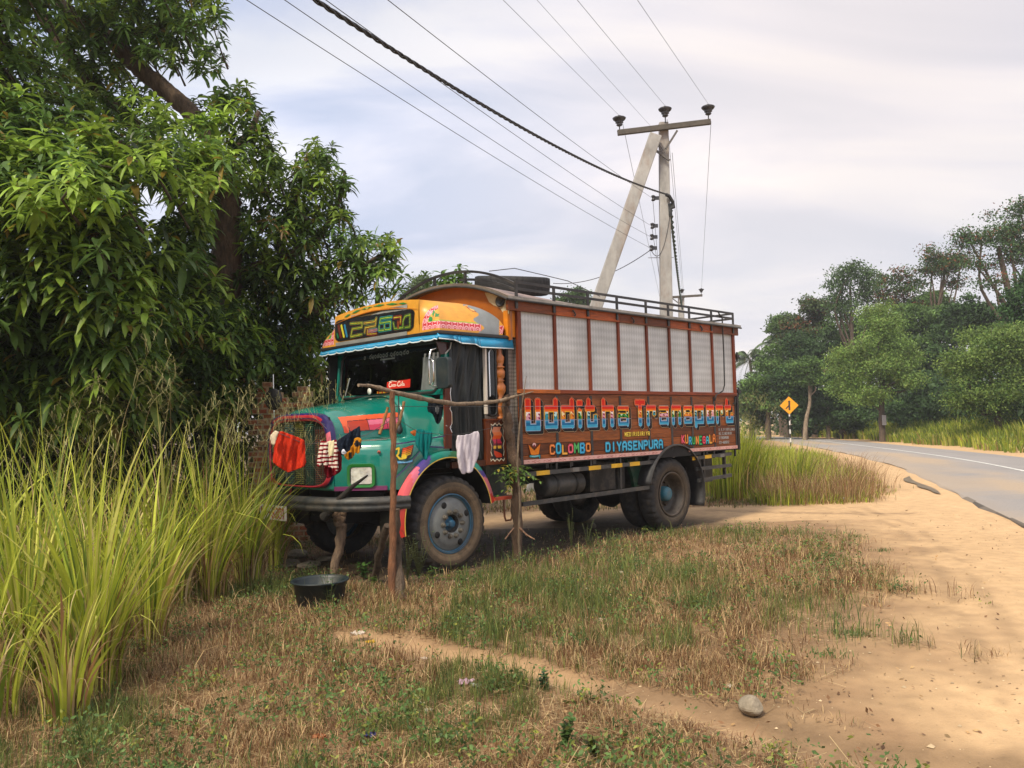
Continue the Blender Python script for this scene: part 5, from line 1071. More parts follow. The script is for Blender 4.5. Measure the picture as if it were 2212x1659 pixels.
for i, c_ in enumerate(cl_):
    s_ = i/420*46*2*math.pi+.8*math.sin(i*.05)
    for k_ in range(3): m2[k_].append((c_[0]+.014*math.cos(s_+k_*2.094), c_[1], c_[2]+.014*math.sin(s_+k_*2.094)))
for L_ in m2: m_.tube(L_, .0105, 6)
o = m_.build('twisted_cable', tb['cable']); tag(o, 'thick black twisted cable crossing the whole sky to the near pole', 'cable', 'overhead wires')
# wires from near pole to the distant pole
for (x0, y0), (x1, y1), lb in (((1344, 262), (1430, 665), 'wire dropping from the left insulator towards the distant pole'), ((1441, 258), (1474, 630), 'left of the two wires falling straight to the distant middle insulator'), ((1452, 330), (1479, 660), 'thin wire falling beside the near pole to the distant pole head'), ((1536, 262), (1515, 628), 'rightmost wire falling to the right insulator of the distant pole'), ((1410, 430), (1432, 690), 'wire falling behind the near pole from its upper shackle'), ((1408, 490), (1440, 700), 'short wire falling behind the near pole from its lower shackle')):
    wire(at(x0, y0, DP-.1), at(x1, y1, D2-.2), .0, .006, lb)
p, q = at(1449, 455, DP-.1), at(1474, 668, D2-.3); m_ = MB(); cl_ = catenary(p, q, .25, 160)
for k_ in range(2): m_.tube([(c_[0]+.03*math.cos(i*.9+k_*3.14), c_[1], c_[2]+.03*math.sin(i*.9+k_*3.14)) for i, c_ in enumerate(cl_)], .024, 5)
o = m_.build('twisted_cable', MAT.setdefault('gcable', M('green_cable', (.02, .06, .05), .6, var=.2))); tag(o, 'dark green twisted cable hanging down between the near and the distant pole', 'cable', 'overhead wires')
wire(at(1405, 540, DP-.1), at(1195, 612, 22), .25, .010, 'slack service wire dropping left behind the roof of the lorry')
wire(at(1450, 445, DP-.1)+np.array([0, 0, 0]), at(1407, 541, DP-.1), .55, .009, 'short looped jumper wire hanging against the near pole')
# ================================================================ road sign
sgp = gnd(348*.4959+1536.1, 1190*.4959+384); SD = sgp[1]
sign = thing('road_sign', 'yellow diamond merging road sign on a black and white banded post', 'road sign', tuple(sgp))
m_ = MB(); n_ = 9; zt = 1.85
for i in range(n_):
    z0, z1 = zt*i/n_, zt*(i+1)/n_; m_.lathe((0, 0, 0), (0, 0, 1), [(z0, .035), (z1, .035)], 12, (.62, .62, .6) if i % 2 == 0 else (.02, .02, .02))
m_.build('post', tb['paint'], sign)
zc = 2.17; h_ = .43; m_ = MB(); Yw = -.05
def dia(h, y): return [(0, y, zc-h), (h, y, zc), (0, y, zc+h), (-h, y, zc)]
m_.add(dia(h_, Yw)+dia(h_, Yw+.02), [(0, 1, 2, 3), (7, 6, 5, 4), (0, 4, 5, 1), (1, 5, 6, 2), (2, 6, 7, 3), (3, 7, 4, 0)], col=hx('#e09a10')); bd_ = m_.build('sign_plate', tb['gloss'], sign)
a = Art(-.25, .25, zc-.25, zc+.27, .01); K3 = (.03, .02, .015); a.poly([(-.025, zc-.23), (.045, zc-.23), (.045, zc+.18), (-.025, zc+.18)], K3); a.poly([(-.06, zc+.17), (.08, zc+.17), (.01, zc+.24)], K3); a.poly([(-.175, zc-.14), (-.13, zc-.17), (.0, zc-.04), (.0, zc+.05)], K3)
a.build('merge_arrow', lambda x, z: (x, Yw-.004, z), tb['gloss'], bd_)
sign.rotation_euler = (0, 0, R(-12))
# ================================================================ sticks, posts, washing line
def stick(name, pts, r, label, cat, col=hx('#6d4f3a'), n=9, knots=True, grp=None, seg=6):
    P_ = [np.array(p, float) for p in pts]; out = []; rr_ = []
    rs = r if isinstance(r, (list, tuple)) else [r]*len(P_)
    for i in range(len(P_)-1):
        for k_ in range(seg):
            t = k_/seg; p = P_[i]*(1-t)+P_[i+1]*t; out.append(p+np.array([random.uniform(-1, 1), random.uniform(-1, 1), 0])*rs[i]*.30); rr_.append((rs[i]*(1-t)+rs[i+1]*t)*(1+random.uniform(-.20, .26)*knots))
    out.append(P_[-1]); rr_.append(rs[-1]); m_ = MB(); m_.tube(out, rr_, n, col); 
    o = m_.build(name, tb['stick']); 
    if label: tag(o, label, cat, grp)
    return o
p0 = gnd(848, 1294); pd = p0[1]
stick('fence_post', [p0-np.array([0, 0, .1]), at(849, 1130, pd), at(850, 980, pd), at(848, 845, pd)], [.036, .030, .030, .025], 'tall reddish wooden stake nearest the camera, standing between the basin and the front wheel', 'post', hx('#7a5238'))
p1 = gnd(868, 1300); stick('fence_post', [p1-np.array([0, 0, .1]), at(862, 1200, pd+.12), at(857, 1100, pd+.1)], [.042, .036, .030], 'short grey post leaning behind the tall wooden stake', 'post', hx('#57493c'))
stick('fence_post', [gnd(806, 1255), at(822, 1190, 8.2), at(836, 1135, 7.9)], [.04, .036, .03], 'slanting grey prop leaning towards the tall wooden stake from the left', 'post', hx('#57493c'))
fp = gnd(729, 1240); fd = 8.75
fk = stick('forked_stick', [np.array([fp[0]+.0, fd, -.1]), at(731, 1190, fd), at(737, 1140, fd), at(729, 1118, fd), at(722, 1103, fd)], [.05, .045, .05, .045, .038], 'forked grey wooden prop under the front bumper of the lorry', 'prop', hx('#8a7460'))
stick('fork_arm', [at(735, 1135, fd), at(741, 1118, fd), at(742, 1102, fd)], [.045, .035, .03], None, None, hx('#8a7460')).parent = fk
sk = MB(); sk.tube([at(700, 1118, 8.55), at(728, 1085, 8.45), at(760, 1052, 8.35), at(794, 1027, 8.25)], [.055, .04, .024, .010], 8, (.02, .018, .016)); o = sk.build('dark_pole', tb['stick']); tag(o, 'charred dark pole resting on the forked prop and slanting up past the headlight', 'pole')
branch = stick('washing_branch', [at(775, 832, 7.4), at(800, 833, 7.55), at(856, 849, 7.7), at(930, 865, 8.2), at(985, 873, 8.6), at(1040, 871, 9.1), at(1080, 866, 9.35), at(1105, 858, 9.45), at(1152, 846, 9.7)], [.012, .018, .026, .024, .023, .022, .020, .016, .006], 'long crooked branch laid across from the wooden stake to the sprouting post', 'branch', hx('#8c7a66'))
tp = [np.array([0.0, 9.5, -.1]), at(1117, 1080, 9.5), at(1112, 1000, 9.5), at(1100, 930, 9.5), at(1092, 880, 9.48), at(1093, 855, 9.45)]
lp_ = thing('live_post', 'sprouting live fence post with a tuft of green leaflets in front of the lorry', 'tree', (0.0, 9.5, 0))
ls = stick('trunk', [p-np.array([0, 9.5, 0]) for p in tp], [.062, .058, .058, .05, .045, .05], None, None, hx('#5c4838')); ls.parent = lp_
stick('thin_stick', [at(1121, 1215, 9.35), at(1123, 1080, 9.3), at(1117, 1000, 9.3), at(1124, 900, 9.3), at(1137, 812, 9.3)], [.014, .012, .012, .01, .003], 'thin pointed stick standing against the checker plate beside the live post', 'stick', hx('#7a6a58'))
stick('twig', [at(1091, 1165, 9.2), at(1110, 1140, 9.3)], [.008, .008], 'thin bare twig propped against the left of the live post foot', 'twig', hx('#8a6a54'), seg=3)
stick('twig', [at(1122, 1140, 9.3), at(1137, 1155, 9.3), at(1155, 1165, 9.25)], [.012, .01, .006], 'thin bare twig spreading right from the live post foot', 'twig', hx('#8a6a54'), seg=3)
stick('short_stick', [at(872, 868, 8.1), at(865, 905, 8.05), at(852, 935, 8.0), at(818, 938, 8)][:3], [.016, .016, .014], 'short painted stick leaning on the bonnet, right of the wooden stake', 'stick', hx('#8a6844'))
stick('short_stick', [at(838, 880, 8.0), at(828, 915, 7.95), at(820, 938, 7.9)], [.012, .014, .014], 'short yellowish stick leaning on the bonnet, left of the wooden stake', 'stick', hx('#9a7040'))
def line_(pts, lb, r=.0025, col=(.25, .24, .2)):
    m_ = MB(); m_.tube(pts, r, 4, col); o = m_.build('washing_line', tb['wire']); tag(o, lb, 'string', 'strings of the washing line')
line_([at(590, 930, 7.4), at(660, 960, 7.5), at(735, 952, 7.6), at(790, 940, 7.65), at(850, 905, 7.7)], 'sagging string carrying the orange towel and striped shirt')
line_([at(850, 900, 7.7), at(905, 935, 8.3), at(985, 940, 8.9), at(1060, 925, 9.3), at(1095, 895, 9.45)], 'string carrying the green cloth and white cloth before the cab')
line_([at(850, 878, 7.7), at(1095, 878, 9.45), at(1230, 878, 11)], 'taut wire running level from the stake past the live post')
# clothes: draped sheets with folds, thickened
def cloth(name, poly, dfn, colfn, label, cat, fold=.015, nf=5, ph=0, cell=2.0, amp2=.006):
    a_ = np.array(poly, float); x0, y0 = a_.min(0); x1, y1 = a_.max(0); nx, ny = int((x1-x0)/cell)+2, int((y1-y0)/cell)+2
    A_ = Art(x0, x0+nx*cell, y0, y0+ny*cell, cell); msk = A_.polym([tuple(p) for p in poly]); V = {}; VL = []; F = []; C = []
    def vid(i, j):
        if (i, j) in V: return V[(i, j)]
        X, Y = x0+i*cell, y0+j*cell; s = (X-x0)/(x1-x0); t = (Y-y0)/(y1-y0)
        d = dfn(s, t)+.6*fold*(.2+t)*(math.sin(s*nf*6.28+ph+1.2*math.sin(t*3+ph))+.6*math.sin(s*nf*3.1+t*2.3+ph*2)+.4*math.sin(t*7+s*5))+amp2*math.sin(s*37+t*11); V[(i, j)] = len(VL); VL.append(at(X, Y, d)); return len(VL)-1
    for j in range(ny):
        for i in range(nx):
            if msk[j, i]: F.append((vid(i, j), vid(i+1, j), vid(i+1, j+1), vid(i, j+1))); C.append(colfn((i+.5)*cell/(x1-x0), (j+.5)*cell/(y1-y0)))
    VL = np.array(VL)
    # pull the stair-stepped rim onto a smooth outline
    from collections import defaultdict
    ed = defaultdict(int)
    for f in F:
        for p, q in zip(f, f[1:]+f[:1]): ed[(min(p, q), max(p, q))] += 1
    nbv = defaultdict(list)
    for (p, q), c_ in ed.items():
        if c_ == 1: nbv[p].append(q); nbv[q].append(p)
    for _ in range(3):
        W2_ = VL.copy()
        for p, L_ in nbv.items(): W2_[p] = VL[p]*.4+.6*VL[L_].mean(0)
        VL = W2_
    o = npmesh(name, VL, F, tb['cloth'], None, C, True); md = o.modifiers.new('s', 'SOLIDIFY'); md.thickness = .004; tag(o, label, cat); return o
cr2 = lambda L_: [(548.6+.31413*x, 822.9+.31413*y) for x, y in L_]
OR = hx('#b8301a')
cloth('towel', cr2([(160, 350), (200, 348), (260, 372), (320, 395), (348, 410), (352, 470), (357, 560), (345, 590), (290, 610), (235, 630), (180, 600), (130, 560), (135, 480), (150, 400)]), lambda s, t: 7.42+.08*s, lambda s, t: tuple(np.array(OR)*(1.25 if math.sin(s*60+math.sin(t*30)) > .75 else .95)), 'orange patterned towel hanging at the left of the grille', 'towel', .03, 3)
cloth('pale_cloth', cr2([(150, 342), (172, 352), (162, 372), (140, 445), (118, 430), (110, 385), (128, 355)]), lambda s, t: 7.36, lambda s, t: hx('#cfc0a8'), 'small cream cloth hooked on the line beside the orange towel', 'cloth', .01, 1)
def strp(s, t):
    r_ = hx('#7a1420'); w_ = hx('#d8ccc0')
    if .55 < s < .78 and t < .45: return hx('#d8cfa8')
    if t > .68+.2*s: return r_
    return w_ if ((t+.05*s)*9) % 1 < .52 else r_
cloth('shirt', cr2([(455, 408), (500, 418), (545, 410), (570, 400), (568, 440), (580, 480), (575, 540), (580, 600), (565, 650), (548, 648), (535, 600), (515, 580), (500, 600), (486, 590), (470, 560), (455, 595), (438, 590), (436, 540), (450, 470)]), lambda s, t: 7.50, strp, 'red and white striped shirt hanging before the grille', 'shirt', .025, 4)
cloth('shirt', cr2([(545, 480), (590, 478), (600, 520), (606, 600), (590, 630), (545, 655), (505, 672), (490, 640), (482, 590), (540, 590), (550, 540)]), lambda s, t: 7.56, lambda s, t: hx('#6a101c'), 'plain dark red shirt hanging behind the striped shirt', 'shirt', .025, 3)
cloth('shirt', cr2([(728, 308), (732, 380), (738, 440), (735, 470), (700, 470), (660, 500), (610, 515), (585, 500), (570, 470), (565, 420), (600, 390), (660, 350)]), lambda s, t: 7.58+.05*s, lambda s, t: hx('#1a2230') if (s*9+t*2) % 1 > .1 else hx('#253040'), 'navy blue shirt spread on the line above the headlight', 'shirt', .03, 3)
cloth('yellow_garment', cr2([(690, 395), (715, 388), (735, 392), (740, 410), (730, 430), (728, 470), (728, 495), (712, 500), (700, 490), (690, 510), (670, 530), (650, 545), (632, 535), (620, 510), (640, 490), (665, 478), (662, 455), (680, 440), (688, 420)]), lambda s, t: 7.50, lambda s, t: (.02, .02, .025) if ((s-.75)**2+(t-.28)**2 < .022 or ((s-.35)**2*2+(t-.78)**2 < .02)) else hx('#b87a1c'), 'crumpled yellow garment with dark lining pegged beside the navy shirt', 'clothing', .03, 4)
cloth('white_garment', cr2([(604, 480), (616, 462), (628, 485), (640, 492), (622, 510), (602, 500)]), lambda s, t: 7.46, lambda s, t: hx('#c8ccd8'), 'small white scrap pinned between the striped and navy shirts', 'cloth', .01, 2)
cloth('teal_cloth', cr2([(1118, 330), (1150, 332), (1185, 345), (1222, 352), (1224, 400), (1214, 440), (1200, 480), (1192, 540), (1180, 548), (1160, 520), (1150, 490), (1128, 470), (1110, 430), (1112, 380)]), lambda s, t: 8.55, lambda s, t: hx('#0c6a6c'), 'dark teal cloth hanging over the front wing', 'cloth', .03, 4)
cloth('brown_cloth', cr2([(1072, 352), (1100, 338), (1130, 336), (1120, 360), (1112, 385), (1095, 375)]), lambda s, t: 8.6, lambda s, t: hx('#a85a2c'), 'small brown cloth lying on the front wing beside the teal cloth', 'cloth', .01, 2)
cloth('shorts', cr2([(1200, 132), (1240, 125), (1290, 140), (1302, 175), (1300, 220), (1290, 260), (1272, 300), (1255, 298), (1240, 250), (1222, 220), (1200, 215), (1190, 190), (1196, 160)]), lambda s, t: 8.62, lambda s, t: hx('#7c8084') if (s-.62)**2+((t-.42)*.7)**2 < .012 else (hx('#10161e')), 'dark navy shorts with a grey patch slung over the long branch', 'shorts', .03, 3)
cloth('white_cloth', cr2([(1395, 385), (1402, 372), (1440, 372), (1480, 368), (1510, 352), (1545, 342), (1550, 400), (1552, 460), (1540, 520), (1522, 570), (1510, 600), (1500, 625), (1480, 636), (1458, 628), (1450, 642), (1428, 640), (1412, 600), (1402, 560), (1396, 500), (1390, 440)]), lambda s, t: 8.72+.1*s, lambda s, t: hx('#cfc8d2'), 'white cloth hanging in front of the cab door', 'cloth', .035, 3, 1.3)
# ================================================================ basin, rock, litter, bricks
bs = gnd(678, 1322)+np.array([.0, .24, 0]); bas = thing('basin', 'round black plastic washing basin standing on the dirt beside the tall grass', 'basin', tuple(bs))
m_ = MB(); m_.lathe((0, 0, 0), (0, 0, 1), [(0, .0001), (0, .19), (.02, .20), (.07, .205), (.074, .212), (.215, .232), (.22, .252), (.228, .258), (.236, .252), (.234, .238), (.215, .226), (.03, .19), (.025, .0001)], 40); m_.build('bowl', tb['plastic'], bas)
m_ = MB(); m_.lathe((0, 0, .15), (0, 0, 1), [(0, .0001), (0, .214)], 40); m_.build('water', MAT.setdefault('bwater', M('basin_water', (.02, .03, .035), .05, var=0)), bas)
def rock(name, p, s, label, cat='stone', mat='stone', seed=0, sq=(1, .8, .75), col=(1, 1, 1)):
    bm = bmesh.new(); bmesh.ops.create_icosphere(bm, subdivisions=3, radius=1); rg = random.Random(seed); pl_ = []
    for _ in range(9):
        v = Vector((rg.uniform(-1, 1), rg.uniform(-1, 1), rg.uniform(-1, 1))).normalized(); pl_.append((v, rg.uniform(.62, .9)))
    for v in bm.verts:
        for n_, d_ in pl_:
            k_ = v.co.dot(n_)-d_
            if k_ > 0: v.co -= n_*k_*.85
        v.co = Vector((v.co.x*sq[0], v.co.y*sq[1], v.co.z*sq[2]))*s
    me = bpy.data.meshes.new(name); bm.to_mesh(me); bm.free(); me.materials.append(tb[mat]); o = bpy.data.objects.new(name, me); link(o); o.location = (p[0], p[1], p[2]+s*sq[2]*.72); o.rotation_euler = (0, 0, rg.uniform(0, 6)); tag(o, label, cat); return o
rp_ = gnd(1622, 1540); rock('rock', rp_, .072, 'pale grey stone lying on the sandy path in the right foreground', seed=3)
rock('brick_lump', gnd(1282, 1140), .06, 'small reddish lump under the lorry between the wheels', seed=4)
for i, (X, Y, s_, lb) in enumerate([(640, 1190, .16, 'flat dark stone under the front of the lorry, highest of the pile'), (620, 1212, .14, 'grey stone beside the tall grass below the number plate'), (668, 1212, .12, 'dark stone lying just behind the black basin'), (700, 1200, .10, 'small dark stone nearest the forked prop')]): rock('stone', gnd(X, Y+14), s_, lb, seed=20+i, sq=(1.3, .9, .4))
def scrap(name, X, Y, s_, col, label, cat='litter', seed=1, h=.4):
    p = gnd(X, Y); rg = random.Random(seed); m_ = MB(); n_ = 7
    hh = [[rg.uniform(0, 1)*h*s_ for _ in range(n_+1)] for _ in range(n_+1)]; jx = [[rg.uniform(-.09, .09)*s_ for _ in range(n_+1)] for _ in range(n_+1)]
    m_.grid(lambda s, t: (p[0]+(s-.5)*s_*1.4*(1-.5*abs(t-.5))+jx[int(s*n_+.5)][int(t*n_+.5)], p[1]+(t-.5)*s_*(1-.4*abs(s-.5)), p[2]+.012+hh[int(s*n_+.5)][int(t*n_+.5)]), n_, n_, False, col); o = m_.build(name, tb['litter'], solid=.002); tag(o, label, cat); return o
scrap('plastic_bag', 773, 1377, .085, hx('#c8bcae'), 'crumpled white bag at the start of the sandy path, left of the yellow leaf', seed=2)
scrap('wrapper', 1008, 1482, .075, hx('#c0a0b4'), 'crumpled pink and white wrapper in the grass right of centre', seed=3); scrap('wrapper', 1027, 1488, .05, hx('#a8b0a8'), 'clear grey plastic scrap touching the pink wrapper', seed=33)
scrap('wrapper', 797, 1597, .05, hx('#3a3a78'), 'small blue wrapper at the bottom of the photo', seed=4)
scrap('paper_scrap', 917, 1428, .035, hx('#c8b8a8'), 'tiny pale scrap above the pink wrapper', seed=5); scrap('paper_scrap', 908, 1526, .035, hx('#d8ceb8'), 'upper of two cream scraps near the bottom centre', seed=6); scrap('paper_scrap', 925, 1541, .04, hx('#c8c4b0'), 'lower of two cream scraps near the bottom centre', seed=7)
scrap('paper_scrap', 1577, 1488, .035, hx('#d0c8bc'), 'small white scrap just above the grey stone', seed=8)
scrap('fallen_leaf', 800, 1392, .05, hx('#c8a010'), 'bright yellow fallen leaf beside the sandy path', 'leaf', seed=9); scrap('fallen_leaf', 690, 1600, .05, hx('#b06a40'), 'orange brown fallen leaf in the lower left grass', 'leaf', seed=10)
scrap('paper_scrap', 1343, 1240, .045, hx('#c8c4b4'), 'pale scrap in the green grass below the rear wheel', seed=12); scrap('cardboard_scrap', 1272, 1322, .07, hx('#8a8478'), 'grey cardboard scrap in the grass, left of the brown one', seed=13); scrap('cardboard_scrap', 1300, 1345, .06, hx('#a08a78'), 'brown cardboard scrap in the grass', seed=14)
bt = gnd(583*.4959+1536.1, 1408*.4959+384); m_ = MB(); m_.lathe((0, 0, .035), (1, .15, 0), [(-.11, .0001), (-.11, .03), (-.09, .034), (.04, .034), (.08, .014), (.11, .013), (.11, .0001)], 14, hx('#b8c8c8')); o = m_.build('plastic_bottle', tb['gloss']); o.location = tuple(bt); tag(o, 'empty clear plastic bottle lying at the edge of the far grass', 'bottle')
# ruined brick lattice
BQ = 11.6
bwp = thing('brick_ruin', 'crumbling red brick lattice wall in the shade left of the bonnet', 'wall', (-3.3, BQ, 0)); bo_ = np.array([-3.3, BQ, 0]); m_ = MB(); rg = random.Random(5)
mort = MB()
for r_ in range(34):
    z = .02+r_*.075
    for k_ in range(2, 8):
        x = -.72+k_*.14+(.07 if r_ % 2 else 0); X = x; 
        if x > .5 and z > 2.0-.0*x: continue
        if x > .9: 
            if z > 1.95: continue
        prob = .88 if z < 1.35 else .62
        if z > 1.78+.55*vn(x*2.3+4, .5, 6)+.05*(r_ % 2): continue
        if z > 2.32 or (rg.random() > prob and not (r_ % 5 == 0 or k_ == 3)): continue
        b_ = tuple(np.array(hx(rg.choice(['#a8583a', '#b86a48', '#8a4a34', '#b07a58'])))*rg.uniform(.7, 1.05)); j = rg.uniform(-.012, .012)
        m_.box((x+.014, j, z+.013), (x+.126, j+.10, z+.062), b_); mort.box((x, .012, z), (x+.14, .09, z+.075), hx('#c0a888', .9))
m_.build('bricks', tb['brick'], bwp); mort.build('mortar', tb['brick'], bwp)
# ================================================================ vegetation
def nrm(a): return a/np.maximum(np.linalg.norm(a, axis=-1, keepdims=True), 1e-9)
UP = np.array([0, 0, 1.])
def ribbons(P, side, w, C, fold=None):
    """P (N,S,3) centre lines, side (N,3), w (N,S) half widths, C (N,3). fold -> three columns"""
    N_, S_ = P.shape[:2]
    if fold is None:
        L_ = P-side[:, None]*w[..., None]; R_ = P+side[:, None]*w[..., None]; V = np.stack([L_, R_], 2); k_ = 2
    else:
        nr_ = nrm(np.cross(side, P[:, -1]-P[:, 0])); nr_ = nr_*np.sign(nr_[:, 2:3]+1e-6)
        up = nr_[:, None]*(w*fold)[..., None]; V = np.stack([P-side[:, None]*w[..., None]+up, P, P+side[:, None]*w[..., None]+up], 2); k_ = 3
    V = V.reshape(-1, 3); b = (np.arange(N_)*S_*k_)[:, None]; F = []
    for i in range(S_-1):
        for j in range(k_-1): F.append(b+np.array([i*k_+j, i*k_+j+1, (i+1)*k_+j+1, (i+1)*k_+j]))
    F = np.stack(F, 1).reshape(-1, 4); return V, F, np.repeat(C, (S_-1)*(k_-1), axis=0)
class VB:
    def __init__(s): s.V = []; s.F = []; s.C = []; s.n = 0
    def add(s, V, F, C): s.V.append(V); s.F.append(F+s.n); s.C.append(C); s.n += len(V)
    def build(s, name, mat, parent=None, off=None, smooth=False):
        V = np.concatenate(s.V); 
        if off is not None: V = V-off
        return npmesh(name, V, np.concatenate(s.F), mat, parent, np.clip(np.concatenate(s.C), 0, 1), smooth)
LW = np.array([.12, .75, 1.0, .72, .03]); LW3 = np.array([.15, 1.0, .75, .03])
def mango_rosettes(cen, axis, size, tint, nl=11, rng=RNG, vb=None, seg=4, wid=.155):
    """whorls of long drooping leaves. cen (M,3), axis (M,3), size (M,), tint (M,3)"""
    M_ = len(cen); a = nrm(np.cross(axis, rng.normal(size=(M_, 3)))); b = np.cross(axis, a)
    th = (np.arange(nl)[None]*2.4+rng.uniform(0, 6.3, (M_, 1))); el = np.linspace(.75, -.35, nl)[None]+rng.normal(0, .15, (M_, nl))
    d = (np.cos(th)*np.cos(el))[..., None]*a[:, None]+(np.sin(th)*np.cos(el))[..., None]*b[:, None]+np.sin(el)[..., None]*axis[:, None]
    d = d.reshape(-1, 3); L_ = (size[:, None]*rng.uniform(.7, 1.15, (M_, nl))).ravel(); o = np.repeat(cen, nl, 0)-np.repeat(axis, nl, 0)*(np.tile(np.linspace(0, .45, nl), M_)*L_)[:, None]
    dr = rng.uniform(.25, .70, len(L_)); S_ = seg+1; t = np.linspace(0, 1, S_)
    P = o[:, None]+d[:, None]*(L_[:, None]*t)[..., None]; P[..., 2] -= (dr*L_)[:, None]*t**2*.9
    side = nrm(np.cross(d, UP)+rng.normal(0, .12, d.shape)); w = (L_*wid*rng.uniform(.8, 1.15, len(L_)))[:, None]*(LW if seg == 4 else LW3)
    C = np.repeat(tint, nl, 0)*rng.uniform(.72, 1.25, (len(L_), 1)); yy = rng.random(len(L_)) < .025; C[yy] = np.array([.30, .22, .04])*rng.uniform(.5, 1, (yy.sum(), 1))
    vb.add(*ribbons(P, side, w, C, .28))
# ---- mango tree
DM = 12.3
tr = at(486, 900, DM); tree = thing('mango_tree', 'big mango tree with dark drooping leaves filling the left of the photo', 'tree', (tr[0], DM, 0)); TO = np.array([tr[0], DM, 0])
def lim(mb, pts, rs, seg=8, wob=.05, col=hx('#5a4a3c')):
    P_ = [np.array(p, float) for p in pts]; o = []; rr_ = []; n_ = len(P_)
    for i in range(n_-1):
        p0_, p1_, p2_, p3_ = P_[max(i-1, 0)], P_[i], P_[i+1], P_[min(i+2, n_-1)]
        for k_ in range(seg):
            t = k_/seg; q = .5*((2*p1_)+(-p0_+p2_)*t+(2*p0_-5*p1_+4*p2_-p3_)*t*t+(-p0_+3*p1_-3*p2_+p3_)*t**3); r_ = rs[i]*(1-t)+rs[i+1]*t
            o.append(q+np.array([random.uniform(-1, 1), random.uniform(-1, 1), random.uniform(-1, 1)])*r_*wob*2); rr_.append(r_*random.uniform(.93, 1.08))
    o.append(P_[-1]); rr_.append(rs[-1]); mb.tube([tuple(p) for p in o], rr_, 12, col)
tk_ = MB(); lim(tk_, [np.array([tr[0]-.2, DM, -.2])-TO, at(480, 700, DM)-TO, at(492, 560, DM)-TO, at(490, 480, DM)-TO, at(486, 400, DM)-TO, at(478, 345, DM)-TO], [.30, .25, .22, .20, .21, .20]); tk_.build('trunk', tb['bark'], tree)
for pts, rs in (([at(486, 400, DM), at(430, 385, DM-.2), at(360, 368, DM-.4), at(300, 350, DM-.6), at(230, 300, DM-1), at(140, 270, DM-1.5), at(20, 280, DM-2)], [.17, .17, .15, .14, .12, .09, .06]),
                ([at(478, 345, DM), at(440, 280, DM), at(400, 232, DM+.1), at(350, 190, DM+.2), at(280, 128, DM+.3), at(245, 90, DM+.3), at(150, 25, DM+.4), at(60, -60, DM+.6)], [.12, .13, .135, .14, .13, .12, .10, .08]),
                ([at(300, 350, DM-.6), at(290, 270, DM-.2), at(200, 180, DM), at(110, 60, DM), at(60, -50, DM)], [.12, .1, .09, .08, .06]),
                ([at(500, 600, DM), at(600, 560, DM+.2), at(680, 520, DM+.3), at(730, 440, DM+.4), at(745, 370, DM+.4)], [.10, .08, .06, .04, .02]),
                ([at(660, 690, DM), at(740, 620, DM+.2), at(810, 560, DM+.3), at(860, 545, DM+.4)], [.09, .06, .04, .02]),
                ([at(485, 640, DM), at(430, 700, DM-1), at(330, 740, DM-2.5), at(230, 720, DM-3.5), at(100, 640, DM-4.5)], [.12, .10, .08, .06, .03]),
                ([at(245, 90, DM+.3), at(330, 60, DM+.5), at(440, 50, DM+.8)], [.08, .06, .03]), ([at(480, 350, DM), at(530, 300, DM), at(560, 240, DM)], [.08, .06, .03]),
                ([at(600, 560, DM+.2), at(640, 430, DM+.4), at(665, 330, DM+.5)], [.05, .04, .02])):
    b_ = MB(); lim(b_, [p-TO for p in pts], rs); b_.build('limb', tb['bark'], tree)
CAN = [(-330, -170), (470, -170), (484, 20), (478, 60), (492, 110), (480, 150), (430, 152), (400, 138), (352, 140), (340, 120), (322, 160), (350, 215), (392, 232), (410, 205), (440, 215), (470, 180), (545, 180), (556, 238), (600, 250), (640, 292), (650, 330), (672, 290), (735, 310), (733, 360), (760, 400), (742, 440), (772, 475), (790, 505), (830, 498), (868, 522), (862, 560), (835, 570), (880, 590), (868, 640), (835, 650), (760, 650), (720, 680), (700, 760), (690, 860), (640, 870), (560, 880), (300, 930), (-330, 930)]
HOLES = [[(284, 400), (300, 372), (322, 380), (352, 398), (348, 450), (352, 478), (318, 482), (300, 460), (292, 430)], [(255, 330), (280, 322), (275, 350)], [(598, 330), (632, 318), (640, 345), (612, 352)], [(590, 250), (640, 300), (625, 318), (596, 300)], [(400, 130), (430, 150), (420, 205), (396, 180)]]
def inpoly(X, Y, pts):
    m_ = np.zeros(np.shape(X), bool)
    for i in range(len(pts)):
        (x0, y0), (x1, y1) = pts[i], pts[(i+1) % len(pts)]
        if y0 != y1: m_ ^= ((y0 > Y) != (y1 > Y)) & (X < (x1-x0)*(Y-y0)/(y1-y0)+x0)
    return m_
def atv(X, Y, d):
    r = np.stack([(X-1106)/FPX, -(Y-829.5)/FPX, np.ones_like(X)], -1) @ CR; return OC+r*(d/r[:, 1])[:, None]
def mdepth(X, Y):
    d = 7.8+4.6*np.clip((X-250)/330, 0, 1); up_ = np.clip((330-Y)/150, 0, 1); d = d+up_*(12.2-d)*np.clip((X+40)/200, .3, 1); return d+np.clip((Y-700)/200, 0, 1)*1.1*(X < 450)
